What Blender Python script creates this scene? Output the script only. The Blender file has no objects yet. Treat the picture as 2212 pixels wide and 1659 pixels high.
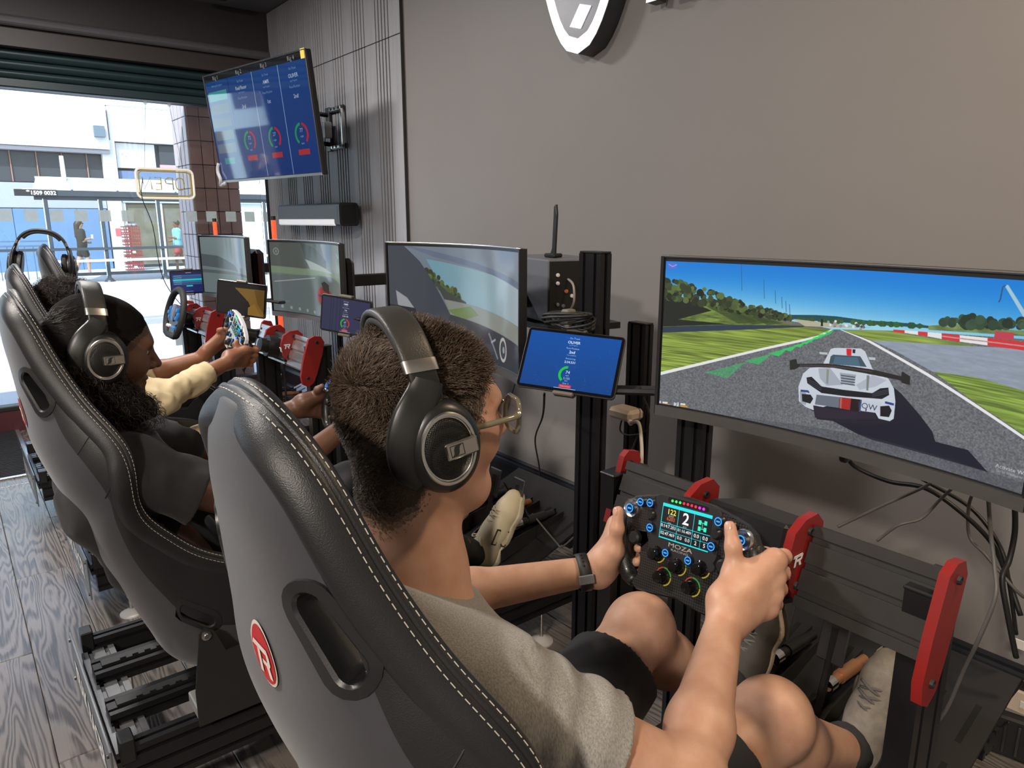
import bpy, math, random
import numpy as np
from mathutils import Vector, Matrix, Euler
PI = math.pi
rad = math.radians
random.seed(7); RNG = np.random.default_rng(7)
S = bpy.context.scene
COL = S.collection

# ---------------------------------------------------------------- camera
CAM = np.array([0.0, 0.0, 1.42]); FPX = 1542.0
PIT = math.atan2(354, 1542); AZ = rad(38.4)
cd = bpy.data.cameras.new('camera'); cd.sensor_width = 36; cd.lens = FPX * 36 / 2212; cd.clip_start = .02
cam = bpy.data.objects.new('camera', cd); COL.objects.link(cam)
cam.location = CAM; cam.rotation_euler = (PI / 2 - PIT, 0, PI / 2 - AZ)
S.camera = cam
_fh = np.array([-math.cos(AZ), math.sin(AZ), 0]); _R = np.array([math.sin(AZ), math.cos(AZ), 0])
_F = _fh * math.cos(PIT) + np.array([0, 0, -math.sin(PIT)]); _D = -_fh * math.sin(PIT) + np.array([0, 0, -math.cos(PIT)])
def at(x, y, ax, val):            # where the sight line through a photo pixel meets a plane of the room
    d = FPX * _F + (x - 1106) * _R + (y - 829.5) * _D; i = 'xyz'.index(ax)
    return CAM + d * (val - CAM[i]) / d[i]

# ---------------------------------------------------------------- colour management, sky, sun, lamps
S.view_settings.view_transform = 'Standard'; S.view_settings.look = 'None'
S.view_settings.exposure = 0.0; S.view_settings.gamma = 1.0; S.view_settings.use_curve_mapping = False
w = bpy.data.worlds.new('sky'); S.world = w; w.use_nodes = True
nt = w.node_tree; bg = nt.nodes['Background']
sk = nt.nodes.new('ShaderNodeTexSky'); sk.sky_type = 'NISHITA'; sk.sun_disc = False
sk.sun_elevation = rad(50); sk.sun_rotation = rad(120); sk.air_density = 1.0; sk.dust_density = 1.2
nt.links.new(sk.outputs[0], bg.inputs[0]); bg.inputs[1].default_value = SKY = 0.42
def light(name, kind, loc, energy, color, size=.3, size_y=None, look=None, spot=None):
    l = bpy.data.lights.new(name, kind); l.energy = energy; l.color = color
    if kind == 'AREA':
        l.size = size
        if size_y: l.shape = 'RECTANGLE'; l.size_y = size_y
        else: l.shape = 'DISK'
    elif kind == 'SUN': l.angle = rad(.6)
    else: l.shadow_soft_size = size
    o = bpy.data.objects.new(name, l); COL.objects.link(o); o.location = loc
    if look is not None:
        o.rotation_euler = (Vector(look) - Vector(loc)).to_track_quat('-Z', 'Y').to_euler()
    return o
light('sun', 'SUN', (10, -10, 20), 6.0, (.95, .98, 1), look=(10 - 9, -10 + 7, 20 - 12))
# ceiling lamps of the shop (out of the frame, in the ceiling)
light('ceiling_lamp', 'AREA', (.15, 1.55, 2.87), 26, (1, .76, .50), .25, look=(.15, 1.55, 0))
light('ceiling_lamp', 'AREA', (.7, -2.2, 2.87), 150, (1, .89, .77), .30, look=(.2, -.6, 0))
light('ceiling_lamp', 'AREA', (-2.4, -.9, 2.87), 85, (1, .93, .86), .40, look=(-2.4, -.9, 0))
light('ceiling_lamp', 'AREA', (-4.0, .5, 2.87), 55, (1, .95, .92), .40, look=(-4.0, .5, 0))
c = S.cycles
c.max_bounces = 6; c.diffuse_bounces = 3; c.glossy_bounces = 3; c.transmission_bounces = 4; c.transparent_max_bounces = 12
c.sample_clamp_indirect = 6; c.caustics_reflective = False; c.caustics_refractive = False
c.use_denoising = True

# ---------------------------------------------------------------- materials
MATS = {}
def mat(name, col, rough=.5, metal=0., noise=.12, nscale=30., bump=0., bscale=200., emit=None, estr=1., coat=0., spec=.5,
        sss=0., aniso=None, sheen=0., alpha=1., trans=0.):
    if name in MATS: return MATS[name]
    m = bpy.data.materials.new(name); m.use_nodes = True; t = m.node_tree; N = t.nodes; b = N['Principled BSDF']
    L = t.links.new
    b.inputs['Roughness'].default_value = rough; b.inputs['Metallic'].default_value = metal
    b.inputs['Specular IOR Level'].default_value = spec
    if coat: b.inputs['Coat Weight'].default_value = coat; b.inputs['Coat Roughness'].default_value = .08
    if sss:
        b.inputs['Subsurface Weight'].default_value = sss; b.inputs['Subsurface Radius'].default_value = (.012, .005, .003)
        b.inputs['Subsurface Scale'].default_value = 1.0
    if sheen: b.inputs['Sheen Weight'].default_value = sheen; b.inputs['Sheen Roughness'].default_value = .5
    if trans: b.inputs['Transmission Weight'].default_value = trans
    b.inputs['Alpha'].default_value = alpha
    tc = N.new('ShaderNodeTexCoord')
    n = N.new('ShaderNodeTexNoise'); n.inputs['Scale'].default_value = nscale; n.inputs['Detail'].default_value = 4
    mp = N.new('ShaderNodeMapping'); L(tc.outputs['Object'], mp.inputs[0]); L(mp.outputs[0], n.inputs['Vector'])
    if aniso: mp.inputs['Scale'].default_value = aniso
    mx = N.new('ShaderNodeMix'); mx.data_type = 'RGBA'
    k = noise
    mx.inputs[6].default_value = (*[max(0, x * (1 - k)) for x in col], 1); mx.inputs[7].default_value = (*[min(1, x * (1 + k)) for x in col], 1)
    L(n.outputs[0], mx.inputs[0]); L(mx.outputs[2], b.inputs['Base Color'])
    if bump:
        n2 = N.new('ShaderNodeTexNoise'); n2.inputs['Scale'].default_value = bscale; n2.inputs['Detail'].default_value = 3
        L(mp.outputs[0], n2.inputs['Vector'])
        bp = N.new('ShaderNodeBump'); bp.inputs['Strength'].default_value = bump; bp.inputs['Distance'].default_value = .002
        L(n2.outputs[0], bp.inputs['Height']); L(bp.outputs[0], b.inputs['Normal'])
    if emit is not None:
        b.inputs['Emission Color'].default_value = (*emit, 1); b.inputs['Emission Strength'].default_value = estr
    MATS[name] = m
    return m
def srgb(r, g, b):
    return tuple((x / 255 / 12.92) if x / 255 < .04045 else ((x / 255 + .055) / 1.055) ** 2.4 for x in (r, g, b))
def glow(name, col, s=1.):        # something that gives off light: lamp, LED, screen element
    return mat(name, (.01, .01, .01), .4, emit=col, estr=s)

BLACK = mat('black_powder_coat', (.012, .012, .013), .42, noise=.2)
BLACKP = mat('black_plastic', (.014, .014, .015), .35, bump=.08, bscale=900)
MATTE = mat('matte_black', (.010, .010, .011), .6, bump=.1, bscale=500)
ALU = mat('black_anodised', (.016, .016, .018), .33, metal=.3, noise=.2)
SILVER = mat('silver_aluminium', (.62, .63, .65), .32, metal=.9, noise=.06, nscale=8, aniso=(1, 1, 30))
CHROME = mat('chrome', (.75, .74, .72), .12, metal=1, noise=.03)
SATIN = mat('satin_metal', (.62, .61, .59), .28, metal=1, noise=.05)
RED = mat('red_powder_coat', srgb(138, 32, 30), .38, noise=.08)
WHITEP = mat('white_plastic', (.75, .72, .68), .4, noise=.05)
GREYM = mat('grey_metal', (.20, .21, .23), .4, metal=.3)
CABLE = mat('black_cable_rubber', (.012, .012, .012), .45)

# ---------------------------------------------------------------- objects
def link(o, parent=None):
    COL.objects.link(o)
    if parent is not None: o.parent = parent
    return o
def thing(name, label, cat, loc=(0, 0, 0), rot=(0, 0, 0), group=None):
    o = bpy.data.objects.new(name, None); COL.objects.link(o)
    o.location = loc; o.rotation_euler = rot; o.empty_display_size = .05
    o['label'] = label; o['category'] = cat
    if group: o['group'] = group
    return o
def tag(o, label, cat, group=None):
    o['label'] = label; o['category'] = cat
    if group: o['group'] = group
    return o
def struct(o): o['kind'] = 'structure'; return o

class MB:                                        # collects shapes into one mesh
    def __init__(s): s.v = []; s.f = []; s.m = []; s.cur = 0
    def add(s, V, Fs):
        b = len(s.v); s.v.extend([tuple(map(float, p)) for p in V]); s.f.extend([tuple(i + b for i in f) for f in Fs]); s.m.extend([s.cur] * len(Fs)); return s
    def box(s, c, d, rot=None, ch=0.):
        hx, hy, hz = [x / 2 for x in d]; ch = min(ch, hx * .8, hy * .8, hz * .8)
        if ch <= 0:
            V = [(x, y, z) for x in (-hx, hx) for y in (-hy, hy) for z in (-hz, hz)]
            Fs = [(0, 1, 3, 2), (4, 6, 7, 5), (0, 4, 5, 1), (2, 3, 7, 6), (0, 2, 6, 4), (1, 5, 7, 3)]
        else:
            V = []; idx = {}
            for sx in (-1, 1):
                for sy in (-1, 1):
                    for sz in (-1, 1):
                        for a in range(3):
                            p = [sx * (hx - ch), sy * (hy - ch), sz * (hz - ch)]; p[a] += (sx, sy, sz)[a] * ch
                            idx[(sx, sy, sz, a)] = len(V); V.append(tuple(p))
            Fs = []
            for a in range(3):
                b_, c_ = [(1, 2), (2, 0), (0, 1)][a]
                for sg in (-1, 1):
                    q = []
                    for (u, v) in ((-1, -1), (1, -1), (1, 1), (-1, 1)):
                        k = [0, 0, 0]; k[a] = sg; k[b_] = u; k[c_] = v; q.append(idx[(*k, a)])
                    Fs.append(tuple(q if sg > 0 else q[::-1]))
                for u in (-1, 1):
                    for v in (-1, 1):
                        k0 = [0, 0, 0]; k0[a] = -1; k0[b_] = u; k0[c_] = v; k1 = list(k0); k1[a] = 1
                        Fs.append((idx[(*k0, b_)], idx[(*k1, b_)], idx[(*k1, c_)], idx[(*k0, c_)]))
            for sx in (-1, 1):
                for sy in (-1, 1):
                    for sz in (-1, 1): Fs.append(tuple(idx[(sx, sy, sz, a)] for a in range(3)))
        M_ = rot if rot is not None else None
        V2 = []
        for p in V:
            q = Vector(p)
            if M_ is not None: q = M_ @ q
            V2.append((q[0] + c[0], q[1] + c[1], q[2] + c[2]))
        return s.add(V2, Fs)
    def tube(s, path, r, n=8, caps=True, sq=None):
        P = [Vector(p) for p in path]; k = len(P); rs = r if hasattr(r, '__len__') else [r] * k
        t0 = (P[1] - P[0]).normalized(); up = Vector((0, 0, 1)) if abs(t0.z) < .9 else Vector((0, 1, 0))
        a = t0.cross(up).normalized(); V = []
        for i in range(k):
            t = (P[min(i + 1, k - 1)] - P[max(i - 1, 0)])
            t = t.normalized() if t.length > 1e-9 else t0
            a = (a - t * a.dot(t)); a = a.normalized() if a.length > 1e-6 else t.orthogonal().normalized()
            b = t.cross(a)
            for j in range(n):
                th = 2 * PI * j / n; V.append(P[i] + (a * math.cos(th) + b * math.sin(th)) * rs[i])
        Fs = [(i * n + j, i * n + (j + 1) % n, (i + 1) * n + (j + 1) % n, (i + 1) * n + j) for i in range(k - 1) for j in range(n)]
        if caps: Fs += [tuple(range(n))[::-1], tuple((k - 1) * n + j for j in range(n))]
        return s.add(V, Fs)
    def cyl(s, p0, p1, r0, r1=None, n=20): return s.tube([p0, p1], [r0, r0 if r1 is None else r1], n)
    def lathe(s, prof, org, axis, n=24):           # prof: (radius, height along axis)
        ax = Vector(axis).normalized(); a = ax.orthogonal().normalized(); b = ax.cross(a); o = Vector(org); V = []
        for (r, h) in prof:
            for j in range(n):
                th = 2 * PI * j / n; V.append(o + ax * h + (a * math.cos(th) + b * math.sin(th)) * max(r, 1e-5))
        k = len(prof)
        Fs = [(i * n + j, i * n + (j + 1) % n, (i + 1) * n + (j + 1) % n, (i + 1) * n + j) for i in range(k - 1) for j in range(n)]
        Fs += [tuple(range(n))[::-1], tuple((k - 1) * n + j for j in range(n))]
        return s.add(V, Fs)
    def prism(s, poly, org, U, W, depth, ch=0.):     # 2-D outline in the plane (U, W), thickened by depth along U x W
        o, u, w_ = Vector(org), Vector(U), Vector(W); nrm = u.cross(w_).normalized(); n = len(poly)
        if ch > 0:
            cx = sum(p[0] for p in poly) / n; cy = sum(p[1] for p in poly) / n
            V = []
            for (sc, d) in ((1, 0), (1, depth - ch), (None, depth)):
                for i, (a, b) in enumerate(poly):
                    if sc is None:
                        pa, pb = poly[i - 1], poly[(i + 1) % n]; ex, ey = pb[0] - pa[0], pb[1] - pa[1]; l = math.hypot(ex, ey) or 1
                        a, b = a - ey / l * ch * ORI(poly), b + ex / l * ch * ORI(poly)
                    V.append(o + u * a + w_ * b + nrm * d)
            Fs = [tuple(range(n))[::-1], tuple(2 * n + i for i in range(n))]
            for k in range(2): Fs += [(k * n + i, k * n + (i + 1) % n, (k + 1) * n + (i + 1) % n, (k + 1) * n + i) for i in range(n)]
            return s.add(V, Fs)
        V = [o + u * a + w_ * b for a, b in poly] + [o + u * a + w_ * b + nrm * depth for a, b in poly]
        Fs = [tuple(range(n))[::-1], tuple(range(n, 2 * n))] + [(i, (i + 1) % n, n + (i + 1) % n, n + i) for i in range(n)]
        return s.add(V, Fs)
    def ell(s, c, r, rot=None, nu=20, nv=12):
        V = []; Fs = []
        for i in range(nv + 1):
            ph = PI * i / nv
            for j in range(nu):
                th = 2 * PI * j / nu; p = Vector((r[0] * math.sin(ph) * math.cos(th), r[1] * math.sin(ph) * math.sin(th), r[2] * math.cos(ph)))
                if rot is not None: p = rot @ p
                V.append((p[0] + c[0], p[1] + c[1], p[2] + c[2]))
        Fs = [(i * nu + j, (i + 1) * nu + j, (i + 1) * nu + (j + 1) % nu, i * nu + (j + 1) % nu) for i in range(nv) for j in range(nu)]
        return s.add(V, Fs)
    def grid(s, G, closed=False):                  # G: rows x cols array of points
        r, c_ = len(G), len(G[0]); V = [p for row in G for p in row]
        cc = c_ if closed else c_ - 1
        return s.add(V, [(i * c_ + j, i * c_ + (j + 1) % c_, (i + 1) * c_ + (j + 1) % c_, (i + 1) * c_ + j) for i in range(r - 1) for j in range(cc)])
    def mesh(s, name, mats, smooth=None):
        me = bpy.data.meshes.new(name); me.from_pydata(s.v, [], s.f); me.validate()
        for m_ in (mats if isinstance(mats, (list, tuple)) else [mats]): me.materials.append(m_)
        if len(s.m) == len(me.polygons) and any(s.m): me.polygons.foreach_set('material_index', s.m)
        if smooth is not None:
            me.polygons.foreach_set('use_smooth', [True] * len(me.polygons))
            if smooth < 180: me.set_sharp_from_angle(angle=rad(smooth))
        me.update(); return me
    def build(s, name, mats, parent=None, smooth=None, loc=None):
        o = bpy.data.objects.new(name, s.mesh(name, mats, smooth)); link(o, parent)
        if loc is not None: o.location = loc
        return o
def ORI(poly):
    a = 0
    for i in range(len(poly)): a += poly[i - 1][0] * poly[i][1] - poly[i][0] * poly[i - 1][1]
    return 1 if a > 0 else -1
def copy_tree(o, parent=None):
    c_ = o.copy(); COL.objects.link(c_)
    if parent is not None: c_.parent = parent
    for ch in list(o.children): copy_tree(ch, c_)
    return c_
def rrect(w_, h, r, n=5, cx=0, cy=0):
    P = []
    for (sx, sy, a0) in ((1, 1, 0), (-1, 1, 90), (-1, -1, 180), (1, -1, 270)):
        for i in range(n + 1):
            a = rad(a0 + 90 * i / n); P.append((cx + sx * (w_ / 2 - r) + r * math.cos(a), cy + sy * (h / 2 - r) + r * math.sin(a)))
    return P
def catmull(P, n):                                # smooth curve through control points
    P = np.asarray(P, float); k = len(P); T = np.linspace(0, k - 1, n); out = []
    for t in T:
        i = min(int(t), k - 2); u = t - i
        p0, p1, p2, p3 = P[max(i - 1, 0)], P[i], P[i + 1], P[min(i + 2, k - 1)]
        out.append(.5 * ((2 * p1) + (-p0 + p2) * u + (2 * p0 - 5 * p1 + 4 * p2 - p3) * u * u + (-p0 + 3 * p1 - 3 * p2 + p3) * u ** 3))
    return np.array(out)
def cable(name, pts, r, m=None, label=None, group=None, parent=None, n=40, sides=6):
    o = MB().tube(catmull(pts, n), r, sides).build(name, m or CABLE, parent, 180)
    if label: tag(o, label, 'cable', group)
    return o
def text_mesh(txt, size=1., align='CENTER', ext=0., bold=0., shear=0., sx=1.):
    cu = bpy.data.curves.new('lettering', 'FONT'); cu.body = txt; cu.size = size; cu.align_x = align; cu.align_y = 'CENTER'
    cu.extrude = ext; cu.offset = bold * size; cu.shear = shear; cu.resolution_u = 3
    o = bpy.data.objects.new('lettering', cu); COL.objects.link(o)
    me = bpy.data.meshes.new_from_object(o); bpy.data.objects.remove(o); bpy.data.curves.remove(cu)
    if sx != 1:
        for v in me.vertices: v.co.x *= sx
    return me
def lettering(txt, size, m, parent, M, name='lettering', **k):   # flat print: M maps text plane x,y into the parent's space
    me = text_mesh(txt, size, **k); me.transform(M); me.materials.clear(); me.materials.append(m)
    o = bpy.data.objects.new(name, me); link(o, parent); return o
def frameM(org, U, W):                            # matrix with columns U, W, UxW
    u, w_ = Vector(U).normalized(), Vector(W).normalized(); n = u.cross(w_)
    return Matrix(((u[0], w_[0], n[0], org[0]), (u[1], w_[1], n[1], org[1]), (u[2], w_[2], n[2], org[2]), (0, 0, 0, 1)))
# ---------------------------------------------------------------- implicit bodies: smooth unions of tapered limbs, meshed with surface nets
class Sdf:
    def __init__(s): s.ops = []; s.disp = None; s.dmax = 0; s.clips = []
    def cone(s, a, b, r1, r2, k=.02, op='add'): s.ops.append((op, 'c', np.array(a, float), np.array(b, float), r1, r2, k)); return s
    def chain(s, pts, rs, k=.02, op='add'):
        for i in range(len(pts) - 1): s.cone(pts[i], pts[i + 1], rs[i], rs[i + 1], k, op)
        return s
    def ell(s, c, r, rot=None, k=.02, op='add'):
        s.ops.append((op, 'e', np.array(c, float), np.array(r, float), None if rot is None else np.array(rot), 0, k)); return s
    def ev1(s, o, P):
        if o[1] == 'c':
            a, b, r1, r2 = o[2:6]; ba = b - a; l = ba @ ba + 1e-12; pa = P - a; t = np.clip(pa @ ba / l, 0, 1)
            return np.linalg.norm(pa - t[:, None] * ba, axis=1) - (r1 + (r2 - r1) * t)
        q = P - o[2]
        if o[4] is not None: q = q @ o[4]
        k0 = np.linalg.norm(q / o[3], axis=1); k1 = np.linalg.norm(q / (o[3] ** 2), axis=1) + 1e-9
        return np.where(k0 < 1e-6, -o[3].min(), k0 * (k0 - 1) / k1)
    def bound(s, o):
        if o[1] == 'c': return np.minimum(o[2] - o[4], o[3] - o[5]), np.maximum(o[2] + o[4], o[3] + o[5])
        R = o[3].max() if o[4] is not None else o[3]
        return o[2] - R, o[2] + R
    def ev(s, P):
        P = np.asarray(P, float); d = np.full(len(P), .2)
        for o in s.ops:
            lo, hi = s.bound(o); k = o[6]; mg = k + .06
            m = np.where(((P > lo - mg) & (P < hi + mg)).all(1))[0]
            if not len(m): continue
            e = s.ev1(o, P[m]); c_ = d[m]
            if o[0] == 'add':
                h = np.maximum(k - np.abs(c_ - e), 0) / k; d[m] = np.minimum(c_, e) - h * h * k * .25
            else:
                e = -e; h = np.maximum(k - np.abs(c_ - e), 0) / k; d[m] = np.maximum(c_, e) + h * h * k * .25
        if s.disp is not None:
            m = np.where(np.abs(d) < s.dmax * 3 + .02)[0]; d[m] += s.disp(P[m])
        for cl in s.clips: d = np.maximum(d, cl(P))
        return d
    def mesh(s, h):
        bs = [s.bound(o) for o in s.ops if o[0] == 'add']
        lo = np.min([b[0] for b in bs], 0) - .03; hi = np.max([b[1] for b in bs], 0) + .03
        B = 4; H = h * B; n = np.ceil((hi - lo) / H).astype(int) + 1
        g = np.stack(np.meshgrid(*[np.arange(x) for x in n], indexing='ij'), -1).reshape(-1, 3)
        d = s.ev(lo + (g + .5) * H); blk = g[np.abs(d) < H * 1.3 + s.dmax]
        o = np.stack(np.meshgrid(*[np.arange(B)] * 3, indexing='ij'), -1).reshape(-1, 3)
        cells = (blk[:, None, :] * B + o[None]).reshape(-1, 3)
        NN = n * B + 2
        key = lambda c_: (c_[:, 0].astype(np.int64) * NN[1] + c_[:, 1]) * NN[2] + c_[:, 2]
        c8 = np.array([(x, y, z) for x in (0, 1) for y in (0, 1) for z in (0, 1)])
        co = (cells[:, None, :] + c8[None]).reshape(-1, 3); ck = key(co); uk, ui, inv = np.unique(ck, return_index=True, return_inverse=True)
        dv = s.ev(lo + co[ui] * h)[inv].reshape(-1, 8)
        act = (dv.min(1) < 0) & (dv.max(1) >= 0); cells = cells[act]; dv = dv[act]
        ek = key(cells); so = np.argsort(ek); cells = cells[so]; dv = dv[so]; ek = ek[so]
        acc = np.zeros((len(cells), 3)); cnt = np.zeros(len(cells))
        for i in range(8):
            for a in range(3):
                if c8[i][a]: continue
                j = i | (4 >> a); di, dj = dv[:, i], dv[:, j]; cr = (di < 0) != (dj < 0)
                t = np.where(cr, di / np.where(cr, di - dj, 1), 0); p = c8[i] + t[:, None] * (c8[j] - c8[i])
                acc[cr] += p[cr]; cnt[cr] += 1
        V = lo + (cells + acc / np.maximum(cnt, 1)[:, None]) * h
        F = []
        for a in range(3):
            j = 4 >> a; cr = (dv[:, 0] < 0) != (dv[:, j] < 0); idx = np.where(cr)[0]; b_, c_ = (a + 1) % 3, (a + 2) % 3
            q = [idx]; ok = np.ones(len(idx), bool)
            for (db, dc) in ((-1, 0), (-1, -1), (0, -1)):
                cc = cells[idx].copy(); cc[:, b_] += db; cc[:, c_] += dc; kk = key(cc); ps = np.clip(np.searchsorted(ek, kk), 0, len(ek) - 1)
                ok &= ek[ps] == kk; q.append(ps)
            q = np.stack(q, 1)[ok]; fl = dv[idx[ok], 0] < 0
            F.append(np.where(fl[:, None], q, q[:, ::-1]))
        return V, np.concatenate(F)
def np_mesh(name, V, F, mats, fmat=None):
    me = bpy.data.meshes.new(name); me.vertices.add(len(V)); me.vertices.foreach_set('co', np.asarray(V, np.float32).ravel())
    k = F.shape[1]; me.loops.add(F.size); me.loops.foreach_set('vertex_index', F.ravel().astype(np.int32)); me.polygons.add(len(F))
    me.polygons.foreach_set('loop_start', np.arange(0, F.size, k, dtype=np.int32)); me.polygons.foreach_set('loop_total', np.full(len(F), k, np.int32))
    for m_ in (mats if isinstance(mats, (list, tuple)) else [mats]): me.materials.append(m_)
    if fmat is not None: me.polygons.foreach_set('material_index', fmat.astype(np.int32))
    me.polygons.foreach_set('use_smooth', np.ones(len(F), bool)); me.update(calc_edges=True); me.validate(); return me
def sdf_obj(name, sd, h, mats, parent=None, fm=None):
    V, F = sd.mesh(h); fmat = None
    if fm is not None: fmat = fm(V[F].mean(1))
    o = bpy.data.objects.new(name, np_mesh(name, V, F, mats, fmat)); link(o, parent); return o
def vnoise(P, f, seed=0):                          # smooth pseudo-noise from a few warped waves, about -1..1
    r = np.random.default_rng(seed); out = np.zeros(len(P)); Q = P * f
    W = np.sin(Q[:, [1, 2, 0]] * 1.3 + seed) * .7
    for i in range(6):
        k = r.normal(size=3); k /= np.linalg.norm(k); out += np.sin((Q + W) @ k * r.uniform(.7, 1.6) + r.uniform(0, 6.28))
    return out / 3.2
def sample_faces(V, F, n, keep, rng):
    c_ = V[F]; ctr = c_.mean(1); m = keep(ctr); F = F[m]; c_ = V[F]
    nr = np.cross(c_[:, 2] - c_[:, 0], c_[:, 3] - c_[:, 1]); ar = np.linalg.norm(nr, axis=1); nr /= ar[:, None] + 1e-12
    i = rng.choice(len(F), n, p=ar / ar.sum()); u, v = rng.random((2, n, 1))
    return (c_[i, 0] * (1 - u) + c_[i, 1] * u) * (1 - v) + (c_[i, 3] * (1 - u) + c_[i, 2] * u) * v, nr[i]
def hair_obj(name, K, rad0, m, parent):            # K: strands x points x 3
    n, k, _ = K.shape; cu = bpy.data.hair_curves.new(name); cu.add_curves([k] * n)
    cu.attributes['position'].data.foreach_set('vector', K.astype(np.float32).ravel())
    ra = cu.attributes.get('radius') or cu.attributes.new('radius', 'FLOAT', 'POINT')
    ra.data.foreach_set('value', np.tile(np.linspace(rad0, rad0 * .35, k), n).astype(np.float32))
    cu.materials.append(m); o = bpy.data.objects.new(name, cu); link(o, parent); return o

# ---------------------------------------------------------------- painted pictures for screens and flat print
class Paint:
    def __init__(s, w_, h, col): s.w, s.h = w_, h; s.a = np.zeros((h, w_, 3)); s.a[:] = np.array(col); s.X, s.Y = np.meshgrid((np.arange(w_) + .5) / w_, (np.arange(h) + .5) / h)
    def mask(s, poly):
        P = np.array(poly) * (s.w, s.h); x0, y0 = np.clip(np.floor(P.min(0)).astype(int) - 1, 0, None); x1, y1 = np.ceil(P.max(0)).astype(int) + 1
        x1 = min(x1, s.w); y1 = min(y1, s.h)
        if x1 <= x0 or y1 <= y0: return None
        out = np.zeros((y1 - y0, x1 - x0))
        for sx in (.25, .75):
            for sy in (.25, .75):
                gx, gy = np.meshgrid(np.arange(x0, x1) + sx, np.arange(y0, y1) + sy); ins = np.zeros(gx.shape, bool)
                for i in range(len(P)):
                    (ax, ay), (bx, by) = P[i - 1], P[i]
                    if ay == by: continue
                    ins ^= ((ay > gy) != (by > gy)) & (gx < (bx - ax) * (gy - ay) / (by - ay) + ax)
                out += ins * .25
        return (slice(y0, y1), slice(x0, x1)), out
    def poly(s, poly, col, al=1., tex=None):
        r = s.mask(poly)
        if r is None: return
        sl, m = r; m = (m * al)[..., None]; c_ = np.array(col)
        if callable(col): c_ = col(s.X[sl], s.Y[sl])
        if tex is not None: c_ = c_ * (1 + tex[sl][..., None])
        s.a[sl] = s.a[sl] * (1 - m) + np.clip(c_, 0, 1) * m
    def circ(s, x, y, r, col, al=1., n=28, asp=None, ry=None):
        asp = asp or s.w / s.h
        s.poly([(x + r * math.cos(6.2832 * i / n), y + (ry or r * asp) * math.sin(6.2832 * i / n)) for i in range(n)], col, al)
    def line(s, pts, wd, col, al=1.):
        asp = s.w / s.h
        for (x0, y0), (x1, y1) in zip(pts[:-1], pts[1:]):
            dx, dy = x1 - x0, (y1 - y0) / asp; l = math.hypot(dx, dy) or 1; nx, ny = -dy / l * wd / 2, dx / l * wd / 2 * asp
            s.poly([(x0 + nx, y0 + ny), (x1 + nx, y1 + ny), (x1 - nx, y1 - ny), (x0 - nx, y0 - ny)], col, al)
    def text(s, txt, x, y, size, col, align='CENTER', bold=0., shear=0.):
        me = text_mesh(txt, 1., align, bold=bold, shear=shear); asp = s.w / s.h
        V = [(v.co.x * size + x, y - v.co.y * size * asp) for v in me.vertices]
        for p in me.polygons: s.poly([V[i] for i in p.vertices], col)
        bpy.data.meshes.remove(me)
    def noise(s, fx, fy, seed=0, oct_=3):
        out = np.zeros((s.h, s.w)); r = np.random.default_rng(seed); am = 1
        for o in range(oct_):
            nx, ny = max(2, int(fx)), max(2, int(fy)); g = r.random((ny + 2, nx + 2)) * 2 - 1
            x = s.X * nx; y = s.Y * ny; i = x.astype(int); j = y.astype(int); u = x - i; v = y - j; u = u * u * (3 - 2 * u); v = v * v * (3 - 2 * v)
            out += am * ((g[j, i] * (1 - u) + g[j, i + 1] * u) * (1 - v) + (g[j + 1, i] * (1 - u) + g[j + 1, i + 1] * u) * v); am *= .55; fx *= 2; fy *= 2
        return out
    def image(s, name):
        im = bpy.data.images.new(name, s.w, s.h); b = np.ones((s.h, s.w, 4), np.float32); b[..., :3] = np.clip(s.a[::-1], 0, 1)
        im.pixels.foreach_set(b.ravel()); im.update(); im.pack(); return im
def screen_mat(name, im, strength=1., rough=.18, spec=.5, coat=0., base=(.01, .01, .012)):
    m = bpy.data.materials.new(name); m.use_nodes = True; t = m.node_tree; b = t.nodes['Principled BSDF']
    tx = t.nodes.new('ShaderNodeTexImage'); tx.image = im; tx.extension = 'EXTEND'
    uv = t.nodes.new('ShaderNodeUVMap'); t.links.new(uv.outputs[0], tx.inputs[0])
    b.inputs['Base Color'].default_value = (*base, 1); b.inputs['Roughness'].default_value = rough; b.inputs['Specular IOR Level'].default_value = spec
    if coat: b.inputs['Coat Weight'].default_value = coat; b.inputs['Coat Roughness'].default_value = .03
    t.links.new(tx.outputs[0], b.inputs['Emission Color']); b.inputs['Emission Strength'].default_value = strength
    return m
def uv_grid(name, G, m, parent):                   # curved picture surface with UVs; G rows top to bottom
    mb = MB().grid(G); me = mb.mesh(name, m, 180); r, c_ = len(G), len(G[0]); uv = me.uv_layers.new(name='UVMap')
    for lp in me.loops:
        i, j = divmod(lp.vertex_index, c_); uv.data[lp.index].uv = (j / (c_ - 1), 1 - i / (r - 1))
    o = bpy.data.objects.new(name, me); link(o, parent); return o
SEAT_T = np.array([   # rear line (y, z), rim line (y, z), half width, squareness
 (.100,1.266,.104,1.270,.010,2.0),(.090,1.256,.106,1.265,.055,2.0),(.083,1.225,.114,1.247,.090,2.1),(.082,1.17,.128,1.213,.124,2.2),(.089,1.105,.148,1.150,.150,2.3),(.098,1.01,.176,1.082,.182,2.4),
 (.105,.94,.200,1.035,.212,2.5),(.125,.87,.232,.985,.245,2.6),(.155,.79,.252,.93,.262,2.7),(.18,.70,.250,.87,.258,2.8),(.225,.58,.262,.80,.248,2.9),
 (.275,.45,.304,.75,.245,3.),(.31,.37,.36,.69,.245,3.),(.37,.325,.45,.64,.25,3.),(.50,.315,.56,.60,.25,3.),(.65,.33,.70,.56,.245,3.),(.78,.36,.80,.47,.235,3.),(.82,.40,.82,.42,.22,3.)])
NS = len(SEAT_T) - 1
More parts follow.
